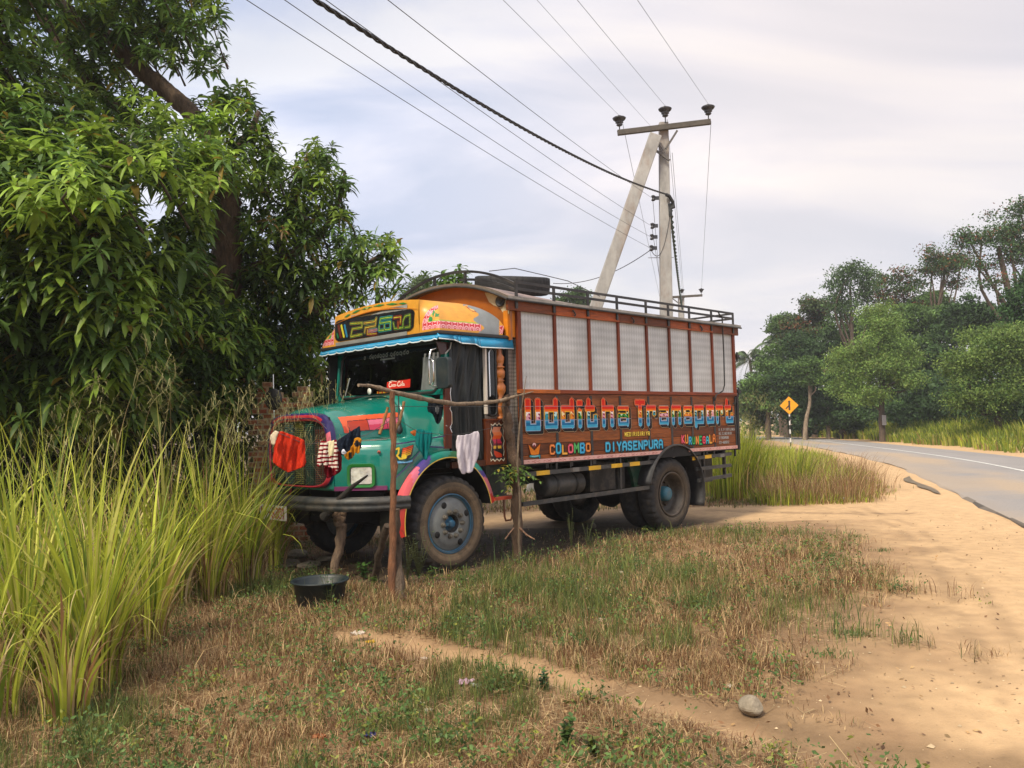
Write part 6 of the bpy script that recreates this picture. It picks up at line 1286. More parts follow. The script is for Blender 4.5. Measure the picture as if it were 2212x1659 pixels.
# clusters of whorls at branch ends; several layers deep
rg = np.random.default_rng(3); vbs = VB(); vb2 = VB(); twg = MB()
pts = []; 
for _ in range(60000):
    X, Y = rg.uniform(-330, 890), rg.uniform(-170, 930)
    d = mdepth(X, Y); mind = 50*9/d*.62
    if all((X-a)**2+(Y-b)**2 > mind**2 for a, b, _ in pts): pts.append((X, Y, d))
    if len(pts) > 900: break
pts = np.array(pts); ok = inpoly(pts[:, 0], pts[:, 1], CAN)
for hpoly in HOLES: ok &= ~inpoly(pts[:, 0], pts[:, 1], hpoly)
pts = pts[ok]
for li, (dl, frac) in enumerate(((0, 1.0), (.9, .85), (1.9, .75))):
    for X, Y, d in pts:
        if rg.random() > frac: continue
        hi = Y < 330 and X > 0; lf = X < 470 and Y > 300
        if hi and rg.random() < (.22 if li == 0 else .55): continue
        if li and X > 560 and rg.random() < .45: continue
        # keep the bare upper limb and trunk visible
        if li == 0 and (abs(X-486) < 34 and 400 < Y < 600): continue
        if li == 0 and min(math.hypot(X-a, Y-b) for a, b in ((250, 95), (280, 128), (315, 160), (350, 190), (385, 220), (405, 245))) < 22: continue
        n_ = rg.integers(7, 11) if lf else rg.integers(5, 9); dd = d+dl+rg.normal(0, .28)
        if li == 0 and abs(X-486) < 60 and 380 < Y < 640: dd = DM+.5
        r_ = (.30 if lf else .32); cc0 = atv(np.array([X]), np.array([Y]), np.array([dd]))[0]
        off = rg.normal(size=(n_, 3))*np.array([1, .8, .75])*r_*.62; cen = cc0+off
        PX = (cen-OC) @ CR.T; xs_ = 1106+FPX*PX[:, 0]/PX[:, 2]; ys_ = 829.5-FPX*PX[:, 1]/PX[:, 2]; k_ = inpoly(xs_, ys_, CAN)
        bare = (np.abs(xs_-487) < 30) & (ys_ > 395) & (ys_ < 590)
        for (a1, b1), (a2, b2) in (((262, 108), (315, 160)), ((315, 160), (400, 238))):
            t_ = np.clip(((xs_-a1)*(a2-a1)+(ys_-b1)*(b2-b1))/((a2-a1)**2+(b2-b1)**2), 0, 1); bare |= np.hypot(xs_-a1-t_*(a2-a1), ys_-b1-t_*(b2-b1)) < 19
        k_ &= ~(bare & (cen[:, 1] < DM+.35))
        for hpoly in HOLES: k_ &= ~inpoly(xs_, ys_, hpoly)
        cen, off = cen[k_], off[k_]; n_ = len(cen)
        if n_ == 0: continue
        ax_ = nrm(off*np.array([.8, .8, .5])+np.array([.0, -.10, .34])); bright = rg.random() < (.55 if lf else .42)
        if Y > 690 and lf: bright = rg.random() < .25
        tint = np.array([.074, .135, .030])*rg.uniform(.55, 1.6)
        if bright and li == 0: tint = np.array([.21, .32, .045])*rg.uniform(.75, 1.3)  # sunlit leaf tone put into the colour, outer layer only
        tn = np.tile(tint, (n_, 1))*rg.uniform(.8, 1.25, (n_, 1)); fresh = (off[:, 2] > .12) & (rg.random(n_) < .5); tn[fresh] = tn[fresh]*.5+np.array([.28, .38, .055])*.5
        if rg.random() < .035: tn[:1] = np.array([.26, .17, .06])
        sz = (.205 if lf else .185)*rg.uniform(.65, 1.25, n_)
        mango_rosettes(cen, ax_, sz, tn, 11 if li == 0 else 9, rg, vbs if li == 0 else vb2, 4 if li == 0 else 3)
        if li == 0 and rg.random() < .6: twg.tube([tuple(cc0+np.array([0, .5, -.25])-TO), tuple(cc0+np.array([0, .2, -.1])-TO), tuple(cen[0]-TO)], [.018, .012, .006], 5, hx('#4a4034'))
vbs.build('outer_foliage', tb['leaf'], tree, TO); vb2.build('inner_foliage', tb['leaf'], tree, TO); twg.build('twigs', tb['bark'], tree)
mg_ = [(790, 150), (835, 160), (905, 150)]
for i, (X, Y) in enumerate([(392, 82), (415, 88), (372, 95), (440, 60), (405, 55)]):
    m_ = MB(); c_ = at(X+30, Y+35, 12.1)-TO; m_.lathe(tuple(c_), (0, 0, 1), [(-.07, .0001), (-.06, .02), (-.03, .036), (.01, .038), (.04, .025), (.055, .0001)], 12, hx('#4c6a34')); m_.tube([tuple(c_+np.array([0, 0, .05])), tuple(c_+np.array([.02, 0, .28]))], .004, 4, hx('#4c6a34')); m_.build('mango_fruit', tb['foliage'], tree)
# second mango seen over the roof
def small_mango(name, X, Y, d, r_, n_, label, tint=(.09, .17, .03)):
    c_ = at(X, Y, d); o_ = np.array([c_[0], c_[1], 0]); t = thing(name, label, 'tree', tuple(o_)); v_ = VB(); off = rg.normal(size=(n_, 3))*np.array([1, .8, .8])*r_*.55; cen = c_-o_+off
    mango_rosettes(cen, nrm(off+np.array([0, -.2, .4])), np.full(n_, .26), np.tile(np.array(tint), (n_, 1))*rg.uniform(.7, 1.3, (n_, 1)), 11, rg, v_, 4); v_.build('crown', tb['leaf'], t)
    m_ = MB(); m_.tube([(0, 0, 0), (.1, 0, c_[2]*.5), tuple(c_-o_)], [.1, .07, .02], 8, hx('#5a4a3c')); m_.build('trunk', tb['bark'], t)
small_mango('young_mango_tree', 975, 612, 16.5, .42, 26, 'mango branch tips showing above the roof left of the spare tyre')
# ---- generic far trees
def leafcards(cen, size, C, rng, vb, flat=.55):
    n_ = len(cen); nn = nrm(rng.normal(size=(n_, 3))*np.array([1, 1, .7])+np.array([0, -.2, flat])); a = nrm(np.cross(nn, rng.normal(size=(n_, 3)))); b = np.cross(nn, a); s = size*rng.uniform(.6, 1.3, n_)
    v = np.stack([cen-a*s[:, None], cen-b*(s*.45)[:, None]+a*(s*.1)[:, None], cen+a*s[:, None], cen+b*(s*.5)[:, None]], 1).reshape(-1, 3); vb.add(v, np.arange(n_*4).reshape(-1, 4), C*rng.uniform(.65, 1.35, (n_, 1)))
def tree_at(name, label, base, lobes, trunk, n_leaf, size, tint, tint2=None, f2=.15, group=None, cl=.45, branches=True, seed=0, trunkcol='#5a4c40', shell=(.55, 1.05), cat='tree', top2=False):
    rg_ = np.random.default_rng(seed); B = np.array([base[0], base[1], 0.]); t = thing(name, label, cat, tuple(B), 0, group); v_ = VB()
    lob = [(np.array(c_)-B, np.array(r_, float)) for c_, r_ in lobes]; lob0 = lob; lob = []
    for c_, r_ in lob0:
        for q_ in range(9): sc = rg_.uniform(.14, .48); d_ = nrm(rg_.normal(size=3)); lob.append((c_+d_*r_*rg_.uniform(.4, 1.12), r_*np.array([sc*1.35, sc*1.35, sc*.7])))
        lob.append((c_, r_*.45))
    wts = np.array([r_[0]*r_[2] for _, r_ in lob]); wts = wts/wts.sum(); n_leaf = int(n_leaf*2.5); per = 22; m_ = max(1, n_leaf//per)
    for (c_, r_), w_ in zip(lob, wts):
        k_ = max(2, int(m_*w_)); dirs = nrm(rg_.normal(size=(k_, 3))); rad = rg_.uniform(shell[0], shell[1], (k_, 1)); cc_ = c_+dirs*r_*rad
        cc_ = cc_[cc_[:, 2] > .3]; k_ = len(cc_)
        if k_ == 0: continue
        tn = np.tile(np.array(tint), (k_, 1))*rg_.uniform(.6, 1.4, (k_, 1))
        if tint2 is not None:
            s_ = (rg_.random(k_) < f2) | ((cc_[:, 2] > c_[2]+r_[2]*.55) & (rg_.random(k_) < .5) if top2 else False); tn[s_] = np.array(tint2)*rg_.uniform(.7, 1.3, (s_.sum(), 1))
        off = np.clip(rg_.normal(size=(k_*per, 3)), -1.7, 1.7)*np.array([1, 1, .55])*cl*.7*rg_.uniform(.5, 1.3, (k_, 1)).repeat(per, 0); leafcards(np.repeat(cc_, per, 0)+off, size*.58, np.repeat(tn, per, 0), rg_, v_)
    v_.build('crown', tb['foliage'], t)
    m_ = MB(); top_ = np.mean([c_ for c_, _ in lob0], 0); tr_, lean = trunk; col = hx(trunkcol)
    mid = np.array([top_[0]*.4+lean, top_[1]*.4, top_[2]*.55]); lim(m_, [(0, 0, -.2), (lean*.6, 0, top_[2]*.3), mid, top_], [tr_*1.25, tr_, tr_*.75, tr_*.35], 5, .04, col)
    m_.build('trunk', tb['bark'], t)
    if branches:
        m_ = MB()
        for c_, r_ in lob0: b0_ = mid*(.75+.5*rg_.random()); b0_[2] = min(b0_[2], c_[2]*.8); lim(m_, [b0_, (b0_*.4+c_*.6)+np.array([rg_.normal()*.5, 0, -.5]), c_, c_+np.array([random.uniform(-.5, .5)*r_[0], 0, r_[2]*.6])], [tr_*.42, tr_*.26, tr_*.13, tr_*.05], 4, .05, col)
        m_.build('branches', tb['bark'], t)
    return t
def LB(L_, d): 
    o = []
    for X, Y, rx, ry in L_: dd = d+random.uniform(-1, 1)*rx*d/FPX*.5; o.append((at(X, Y, dd), (rx*d/FPX, rx*d/FPX*.9, ry*d/FPX)))
    return o
GD, GM, GLt, RDl = (.040, .080, .026), (.078, .140, .036), (.115, .185, .035), (.17, .07, .035)
G_ = 'trees along the far side of the road'
def far(label, bX, d, L_, n_, size, tint, t2=None, f2=.15, tr_=.2, lean=0, seed=0, name='roadside_tree', **kw):
    b = at(bX, 950, d); return tree_at(name, label, (b[0], d, 0), LB(L_, d), (tr_, lean), n_, size, tint, t2, f2, G_, seed=seed, **kw)
far('light green round-crowned tree on a bare dark trunk right at the far road edge', 1907, 49.4, [(1905, 690, 35, 30), (1900, 720, 45, 55), (1865, 760, 55, 50), (1940, 760, 50, 50), (1850, 815, 50, 42), (1950, 810, 42, 45), (1900, 800, 60, 55), (1880, 862, 55, 25), (1900, 675, 28, 30), (1965, 775, 25, 25)], 21000, .115, (.155, .255, .06), (.18, .24, .06), .25, .17, 0, 1, shell=(.35, 1.0), cl=.5)
m_ = [o for o in COL.objects if o.name.startswith('roadside_tree')][0]
pb_ = MB(); pb_.box((-.10, -.32, 1.0), (.12, -.26, 1.6), (.35, .33, .36)); pb_.build('trunk_marker', tb['paint'], m_)
far('pale yellow-green bushy tree leaning over the right edge of the photo', 2160, 40, [(2140, 740, 60, 55), (2090, 800, 50, 60), (2180, 800, 60, 70), (2130, 860, 60, 40), (2210, 730, 50, 60), (2075, 860, 35, 35)], 17000, .11, (.145, .215, .05), (.08, .15, .035), .35, .2, 0, 2)
far('dense dark green tree filling the right edge behind the pale bushy tree', 2225, 44, [(2210, 660, 60, 60), (2230, 740, 70, 80), (2200, 850, 60, 80), (2250, 620, 50, 50)], 7500, .17, (.035, .085, .022), None, 0, .3, 0, 3)
far('huge open-crowned tree rising highest at the upper right', 2235, 50, [(2120, 520, 48, 30), (2170, 490, 45, 32), (2205, 460, 35, 30), (2180, 560, 45, 28), (2110, 575, 25, 18), (2225, 530, 45, 60), (2150, 610, 35, 14), (2085, 505, 20, 18)], 4600, .15, (.055, .11, .035), RDl, .12, .32, 0, 4, shell=(.3, 1.0), cl=.55)
far('tall tree with a rust red tuft on top, third crown from the right', 2005, 62, [(2020, 555, 30, 18), (2055, 575, 28, 24), (2010, 580, 22, 16), (2060, 610, 24, 14), (2035, 570, 30, 16), (2075, 560, 18, 18)], 2400, .17, (.06, .11, .035), RDl, .22, .24, 0, 5, shell=(.3, 1.0), top2=True, cl=.6)
far('open-crowned tree with reddish upper twigs, between two taller crowns', 1925, 63, [(1940, 600, 32, 24), (1905, 610, 24, 26), (1965, 620, 28, 30), (1930, 650, 35, 22), (1895, 645, 18, 22), (1985, 660, 24, 18)], 2500, .17, (.06, .11, .035), RDl, .25, .22, 0, 6, shell=(.3, 1.0), cl=.6)
far('grey-green open tree with airy crown, leftmost of the tall crowns', 1850, 61, [(1840, 580, 32, 20), (1815, 610, 26, 28), (1860, 620, 30, 30), (1825, 660, 38, 26), (1870, 590, 20, 14), (1808, 650, 20, 26)], 3000, .17, (.07, .125, .045), None, .1, .22, 0, 7, shell=(.3, 1.0), cl=.6)
far('russet tinged tree sloping down towards the palms at the left of the wood', 1745, 68, [(1750, 660, 24, 22), (1765, 690, 35, 35), (1725, 700, 26, 30), (1700, 735, 25, 25), (1740, 730, 40, 30), (1780, 660, 18, 20)], 4600, .22, (.06, .09, .03), RDl, .22, .25, 0, 8)
DK = [(1700, 780, 55, 45, 66, GM), (1760, 760, 60, 55, 64, GD), (1840, 730, 60, 55, 66, GM), (1990, 700, 60, 45, 60, GM), (2060, 690, 55, 40, 60, GM), (2100, 680, 50, 45, 56, GD), (1960, 770, 55, 60, 60, GD), (2040, 780, 70, 70, 58, GD), (1660, 830, 50, 45, 60, GM), (1740, 850, 60, 55, 58, GD), (1820, 850, 60, 60, 58, GD), (1990, 870, 70, 55, 56, GD), (2090, 880, 70, 50, 52, GD), (1625, 850, 28, 50, 62, (.08, .13, .05)), (2180, 880, 80, 60, 50, GD), (1690, 700, 22, 20, 74, GM), (1880, 720, 70, 60, 68, GD), (2010, 650, 30, 18, 66, GM)]
whr = ['half hidden behind the sign, highest of the left group', 'dark, directly above the road sign', 'dark, behind the round light green tree, upper left', 'mid green, below the rust red tuft', 'mid green with reddish fringe near the big right tree', 'dark, below the huge upper right crown', 'deep green, just right of the round light green tree', 'deep green in the gap between the two pale trees', 'mid green, next to the lorry tail and its tall grass', 'dark, right behind the road sign', 'dark, behind the bare pole-like trunk', 'low dark, right of the bare road-edge trunk', 'low dark, beneath the pale yellow-green tree', 'thin hazy, touching the lorry tail edge', 'low black-green, at the right frame edge', 'small, beside the palm at the far left', 'dark, hidden behind the round light green tree', 'small pointed, between two tall open crowns']
for i, (X, Y, rx, ry, d, tn) in enumerate(DK):
    L_ = [(X, Y, rx, ry), (X-rx*.5, Y+ry*.4, rx*.6, ry*.6), (X+rx*.5, Y+ry*.3, rx*.6, ry*.6), (X, Y+ry*.9, rx*.8, ry*.6)]
    far('woodland tree, '+whr[i], X, d, L_, 5200, .21, tn, tuple(np.array(tn)*1.7), .22, .2, 0, 30+i, branches=False, shell=(.6, 1.02), name='woodland_tree')
far('forked pale-trunked small tree between the sign and the bare pole trunk', 1738, 56, [(1735, 800, 30, 25), (1755, 790, 22, 22)], 1500, .17, GM, None, 0, .13, .3, 60, trunkcol='#8a7a68')
b = at(1790, 950, 58); t = thing('bare_trunk', 'bare straight pale trunk standing in front of the dark wood right of the sign', 'tree trunk', (b[0], 58, 0)); m_ = MB(); m_.tube([(0, 0, 0), (.02, 0, 2.5), (-.05, 0, 5.0)], [.16, .14, .12], 8, hx('#8a7c68')); m_.build('trunk', tb['bark'], t)
# far bushes behind the lorry
far('distant pale bush showing above the roof right of the spare tyre', 1235, 60, [(1235, 640, 26, 16), (1215, 650, 18, 14), (1262, 655, 15, 10)], 900, .22, (.07, .13, .04), None, 0, .15, 0, 70, name='distant_tree')
far('distant hazy tree showing left of the roof rack arch', 912, 48, [(912, 605, 14, 10), (905, 625, 22, 18), (935, 630, 18, 14), (890, 640, 20, 12)], 1400, .15, (.085, .13, .05), None, 0, .12, 0, 71, name='distant_tree')
for i, (X, Y, d) in enumerate([(720, 850, 30)]):
    far('low green bush behind the lorry, hidden almost wholly by it' if i else 'dark shrub in the shade behind the cab', X, d, [(X, Y+15, 90, 40), (X+60, Y+30, 60, 30)], 1600, .2, GD, None, 0, .1, 0, 80+i, branches=False, name='distant_shrub')
# palms
def palm(X, Yc, d, label, s=1, seed=1):
    rg_ = np.random.default_rng(seed); c_ = at(X, Yc, d); B = np.array([c_[0]+.3, d, 0]); t = thing('coconut_palm', label, 'palm tree', tuple(B), 0, 'coconut palms'); m_ = MB(); lim(m_, [(0, 0, 0), (-.1, 0, c_[2]*.5), c_-B], [.2, .15, .12], 5, .02, hx('#8a8074')); m_.build('trunk', tb['bark'], t); v_ = VB()
    for k_ in range(20):
        az = k_*2.4; el = 1.25-k_*.085; L_ = 3.0*s*rg_.uniform(.85, 1.1); T_ = np.linspace(0, 1, 14); h_ = np.array([math.cos(az), math.sin(az), 0]); P = (c_-B)+h_*(math.cos(el)*L_*T_)[:, None]+np.array([0, 0, 1])*(math.sin(el)*L_*T_-L_*.75*T_**2.2)[:, None]
        sd_ = nrm(np.cross(h_, UP)); n_ = 40; tt_ = np.linspace(.12, 1, n_); idx = tt_*13; i0 = np.minimum(idx.astype(int), 12); Q = P[i0]+(P[i0+1]-P[i0])*(idx-i0)[:, None]
        for sgn in (1, -1):
            ln = .75*s*np.sin(np.pi*(.15+.8*tt_))[:, None]; dr = sd_*sgn*.75+h_*.35; R_ = np.stack([Q, Q+dr*ln*.5+np.array([0, 0, -.05]), Q+dr*ln+np.array([0, 0, -1])*ln*.45], 1)
            v_.add(*ribbons(R_, np.tile(h_, (n_, 1)), np.tile([.035*s, .03*s, .004], (n_, 1)), np.tile([.09, .14, .06], (n_, 1))*rg_.uniform(.7, 1.4, (n_, 1))))
        v_.add(*ribbons(P[None], sd_[None], np.full((1, 14), .025*s), np.array([[.12, .13, .05]])))
    v_.build('fronds', tb['foliage'], t)
palm(1620, 778, 80, 'coconut palm standing clear against the sky just right of the lorry tail', 1.15, 1); palm(1682, 742, 84, 'hazy coconut palm poking up at the left end of the wood', 1.1, 2); palm(1664, 790, 88, 'smallest hazy palm between the other two', .8, 3)
# ---- grass
def blades(base, h_, lean, azim, width, C, vb, rng, S_=6, droop=.35):
    n_ = len(base); t = np.linspace(0, 1, S_); dh = np.stack([np.cos(azim), np.sin(azim), np.zeros(n_)], -1); th = lean[:, None]*t**1.0+droop[:, None]*t**2.2 if isinstance(droop, np.ndarray) else lean[:, None]+droop*t**2
    seg = h_[:, None]/(S_-1); dz = np.cos(th)*seg; dx = np.sin(th)*seg; z = np.concatenate([np.zeros((n_, 1)), np.cumsum(dz[:, :-1], 1)], 1); x = np.concatenate([np.zeros((n_, 1)), np.cumsum(dx[:, :-1], 1)], 1)
    P = base[:, None]+dh[:, None]*x[..., None]; P[..., 2] += z; P[..., 2] = np.maximum(P[..., 2], .004); side = nrm(np.cross(dh, UP)*.7+rng.normal(0, .5, (n_, 3))*np.array([1, 1, .1])); w = width[:, None]*np.clip(np.minimum(.55+t*2, 1)*(1-t**2.2), .04, 1)
    V, F, CC = ribbons(P, side, w, C); k_ = S_-1; CC = CC.reshape(n_, k_, 3); 
    vb.add(V, F, CC.reshape(-1, 3)); return P
def panicles(tip, dirs, size, C, vb, rng, nb=26):
    n_ = len(tip); o = []; d_ = []; l_ = []; c_ = []
    for k_ in range(nb):
        f = k_/nb; az = rng.uniform(0, 6.3, n_); el = rng.uniform(.15, .8, n_)+f*.3; a = nrm(np.cross(dirs, rng.normal(size=(n_, 3)))); b = np.cross(dirs, a); dd = dirs*np.sin(el)[:, None]+a*(np.cos(az)*np.cos(el))[:, None]+b*(np.sin(az)*np.cos(el))[:, None]
        o.append(tip-dirs*(size*(1-f))[:, None]*.9); d_.append(dd); l_.append(size*(.75-.5*f)*rng.uniform(.6, 1.1, n_)); c_.append(C)
    o = np.concatenate(o); d_ = nrm(np.concatenate(d_)); l_ = np.concatenate(l_); c_ = np.concatenate(c_); t = np.linspace(0, 1, 4); P = o[:, None]+d_[:, None]*(l_[:, None]*t)[..., None]; P[..., 2] -= (l_[:, None]*t**2)*.22
    vb.add(*ribbons(P, nrm(np.cross(d_, UP)+1e-3), np.full((len(o), 4), .0013), c_))
    # side branchlets with seeds
    m_ = 3; o2 = (o[:, None]+d_[:, None]*(l_[:, None]*np.array([.35, .6, .85]))[..., None]).reshape(-1, 3); o2[:, 2] -= (l_[:, None]*np.array([.35, .6, .85])**2*.22).ravel(); d2 = nrm(np.repeat(d_, m_, 0)+rng.normal(0, .55, (len(o2), 3))); l2 = np.repeat(l_, m_)*.28
    P = np.stack([o2, o2+d2*l2[:, None]*.6, o2+d2*l2[:, None]], 1); vb.add(*ribbons(P, nrm(np.cross(d2, UP)+1e-3), np.tile([.0010, .0016, .0024], (len(o2), 1)), np.repeat(c_, m_, 0)))
CG = np.array([[.27, .33, .035], [.38, .42, .05], [.15, .21, .03], [.47, .46, .11], [.42, .29, .12], [.54, .42, .23], [.28, .15, .07]]); CP = [.20, .24, .18, .16, .08, .09, .05]
def tuft(vb, c_, n_, rad, h0, h1, rng, bias=(0, 0), tilt=.45, wd=.0075, dead=.3, P=CP):
    h1 = h1*rng.uniform(.82, 1.05)
    az = rng.uniform(0, 6.3, n_); r_ = np.sqrt(rng.random(n_))*rad; base = np.stack([c_[0]+np.cos(az)*r_, c_[1]+np.sin(az)*r_, np.zeros(n_)], -1); v = np.stack([np.cos(az)*(r_/rad+.15)+bias[0], np.sin(az)*(r_/rad+.15)+bias[1]], -1)+rng.normal(0, .35, (n_, 2)); lean = np.clip(np.hypot(v[:, 0], v[:, 1])*tilt*.6*rng.uniform(.5, 1.6, n_), 0, 1.25); azz = np.arctan2(v[:, 1], v[:, 0])
    k_ = rng.choice(len(CG), n_, p=P); C = CG[k_]*rng.uniform(.8, 1.2, (n_, 1)); h_ = rng.uniform(h0, h1, n_)*np.where(k_ > 3, .75, 1); dr = rng.gamma(1.6, .25, n_)+np.where(rng.random(n_) < .18, rng.uniform(.8, 2.0, n_), 0)
    blades(base, h_, lean, azz, wd*rng.uniform(.6, 1.4, n_)*np.where(rng.random(n_) < .12, 1.7, 1), C, vb, rng, 9, dr)
    nd = int(n_*dead*1.6); az = rng.uniform(0, 6.3, nd); base = np.stack([c_[0]+np.cos(az)*rad*rng.random(nd)*1.3, c_[1]+np.sin(az)*rad*rng.random(nd)*1.3, np.zeros(nd)], -1); C = np.where((rng.random(nd) < .35)[:, None], np.array([.48, .34, .18]), np.array([.26, .15, .07]))*rng.uniform(.5, 1.3, (nd, 1))
    blades(base, rng.uniform(.2, .85, nd), rng.uniform(.2, 1.35, nd), az, wd*.5*rng.uniform(.5, 1.6, nd), C, vb, rng, 6, rng.uniform(.2, 1.6, nd))
rg = np.random.default_rng(21); vb = VB(); pv = VB()
tufts = [(205, 1490, .16, 300, 1.62), (60, 1470, .17, 240, 1.62), (140, 1560, .12, 90, 1.0), (-70, 1560, .3, 120, 1.2), (320, 1400, .14, 170, 1.55), (110, 1380, .18, 200, 1.8), (-40, 1400, .2, 160, 1.8), (456, 1295, .14, 230, 1.75), (535, 1268, .13, 220, 1.72), (372, 1310, .15, 170, 1.8), (250, 1320, .18, 180, 1.8), (595, 1232, .10, 110, 1.45), (480, 1235, .18, 170, 1.8), (150, 1290, .25, 170, 1.85), (20, 1310, .25, 170, 1.85), (350, 1240, .22, 170, 1.85), (-110, 1330, .4, 160, 1.9), (230, 1230, .3, 140, 1.9), (100, 1200, .4, 140, 1.9), (555, 1200, .12, 80, 1.6), (-60, 1230, .5, 140, 1.9)]
for X, Y, r_, n_, hh in tufts:
    n_ = int(n_*.62); g_ = gnd(X, Y); d = g_[1]; rt = X > 360
    az = rg.uniform(0, 6.3, n_); q_ = np.sqrt(rg.random(n_)); base = np.stack([g_[0]+np.cos(az)*q_*r_, g_[1]+np.sin(az)*q_*r_, np.zeros(n_)], -1)
    v = np.stack([np.cos(az)*q_+(.38 if rt else .12), np.sin(az)*q_-.12], -1)+rg.normal(0, .12, (n_, 2)); lean = np.clip(np.hypot(v[:, 0], v[:, 1])*.92, 0, 1.25); k_ = rg.choice(len(CG), n_, p=[.22, .26, .16, .18, .07, .08, .03])
    C = CG[k_]*rg.uniform(.85, 1.45, (n_, 1)); L_ = hh*rg.uniform(.50, 1.10, n_)*np.where(k_ > 3, .8, 1)*(1-.25*(lean > .6)); dr = rg.gamma(1.3, .13, n_)+np.where(rg.random(n_) < .13, rg.uniform(.9, 2.3, n_), 0)
    blades(base, L_, lean, np.arctan2(v[:, 1], v[:, 0]), .0108*rg.uniform(.45, 1.4, n_)*np.where(rg.random(n_) < .10, 1.7, 1), C, vb, rg, 10, dr)
    n2_ = int(n_*1.0); az = rg.uniform(0, 6.3, n2_); base = np.stack([g_[0]+np.cos(az)*r_*1.3*rg.random(n2_), g_[1]+np.sin(az)*r_*1.3*rg.random(n2_), np.zeros(n2_)], -1); C = np.where((rg.random(n2_) < .4)[:, None], np.array([.50, .36, .19]), np.array([.24, .135, .065]))*rg.uniform(.5, 1.3, (n2_, 1))
    blades(base, rg.uniform(.2, .8, n2_), rg.uniform(.3, 1.5, n2_), az, rg.uniform(.0015, .0065, n2_), C, vb, rg, 7, rg.uniform(.2, 2.4, n2_))
# long seed stems
def stems(vb, pv, c_, n_, rad, h0, h1, rng, bias, sz=(.35, .6), nb=17):
    az = rng.uniform(0, 6.3, n_); base = np.stack([c_[0]+np.cos(az)*rad*rng.random(n_), c_[1]+np.sin(az)*rad*rng.random(n_), np.zeros(n_)], -1); v = np.stack([np.cos(az)*.25+bias[0], np.sin(az)*.25+bias[1]], -1)+rng.normal(0, .18, (n_, 2)); C = np.where((rng.random(n_) < .5)[:, None], np.array([.30, .33, .10]), np.array([.36, .27, .13]))*rng.uniform(.8, 1.2, (n_, 1))
    P = blades(base, rng.uniform(h0, h1, n_), np.hypot(v[:, 0], v[:, 1])*.75, np.arctan2(v[:, 1], v[:, 0]), np.full(n_, .0028), C, vb, rng, 9, rng.uniform(.05, .35, n_)); d_ = nrm(P[:, -1]-P[:, -2]); panicles(P[:, -1], d_, rng.uniform(*sz, n_), np.array([.36, .34, .15])*rng.uniform(.7, 1.3, (n_, 1)), pv, rng, nb)
for X, Y, n_, bx in [(150, 1450, 3, .0), (40, 1400, 4, .0), (250, 1400, 3, .15), (330, 1350, 3, .3), (460, 1290, 9, .8), (530, 1265, 11, .95), (590, 1225, 10, .9), (380, 1290, 4, .6), (120, 1300, 4, 0), (500, 1230, 5, .9), (-20, 1300, 3, .1), (280, 1270, 2, .2)]:
    stems(vb, pv, gnd(X, Y), n_, .25, 1.6, 2.35, rg, (bx, -.05))
o = vb.build('tall_grass', tb['grass']); tag(o, None, None, None, 'stuff'); o['label'] = 'tall yellow-green guinea grass in the left foreground'; o['category'] = 'grass'
o = pv.build('grass_seed_heads', tb['grass']); o['kind'] = 'stuff'; o['label'] = 'airy brown seed heads above the left foreground grass'; o['category'] = 'grass'
# one broad arching blade lower left and other outliers are part of the tufts; rear clump behind the lorry
vb = VB(); pv = VB(); CP2 = [.30, .30, .20, .14, .02, .03, .01]
for k_ in range(26):
    x, y = rg.uniform(3.3, 5.9), rg.uniform(15.9, 20.5)
    if x > 5.0 and y < 16.4: continue
    hh = 1.7 if x < 5.3 else 1.25; tuft(vb, (x, y), 170, .32, hh*.6, hh, rg, (.25 if x > 4.6 else 0, -.25), .5, .008, .15, CP2)
    if x < 5.6: stems(vb, pv, (x, y), 4, .25, 1.6, 2.25, rg, (.25, -.1), (.2, .38), 14)
for k_ in range(46):
    y = rg.uniform(16.8, 36); x = ip(y, SH)-rg.uniform(1.0, 3.4)+.3; 
    if x < 4.8: x = 4.9+rg.random()
    tuft(vb, (x, y), 90, .42, .25, .6, rg, (0, 0), .6, .009, .08, CP2)
for k_ in range(170):
    y = 15.0+8*rg.random()**1.5; q_ = rg.random(); x = 4.6+(ip(y, SH)-.1-4.6)*q_; tuft(vb, (x, y), 60, .45, .06, .42-.32*q_, rg, (0, 0), .8, .007, .25, CP2 if rg.random() < 1-.8*q_ else [.1, .08, .15, .07, .2, .2, .2])
for k_ in range(40):
    y = rg.uniform(20, 60); x = ip(y, SH)-rg.uniform(3.0, 9); tuft(vb, (x, y), 60, .6, .5, 1.4, rg, (0, 0), .5, .014, .08, CP2)
vb.build('tall_grass', tb['grass']); o = COL.objects[-1] if False else [q_ for q_ in COL.objects if q_.name.startswith('tall_grass')][-1]; o['kind'] = 'stuff'; o['label'] = 'tall sunny grass behind the lorry tail'; o['category'] = 'grass'
o = pv.build('grass_seed_heads', tb['grass']); o['kind'] = 'stuff'; o['label'] = 'seed heads over the grass behind the lorry tail'; o['category'] = 'grass'
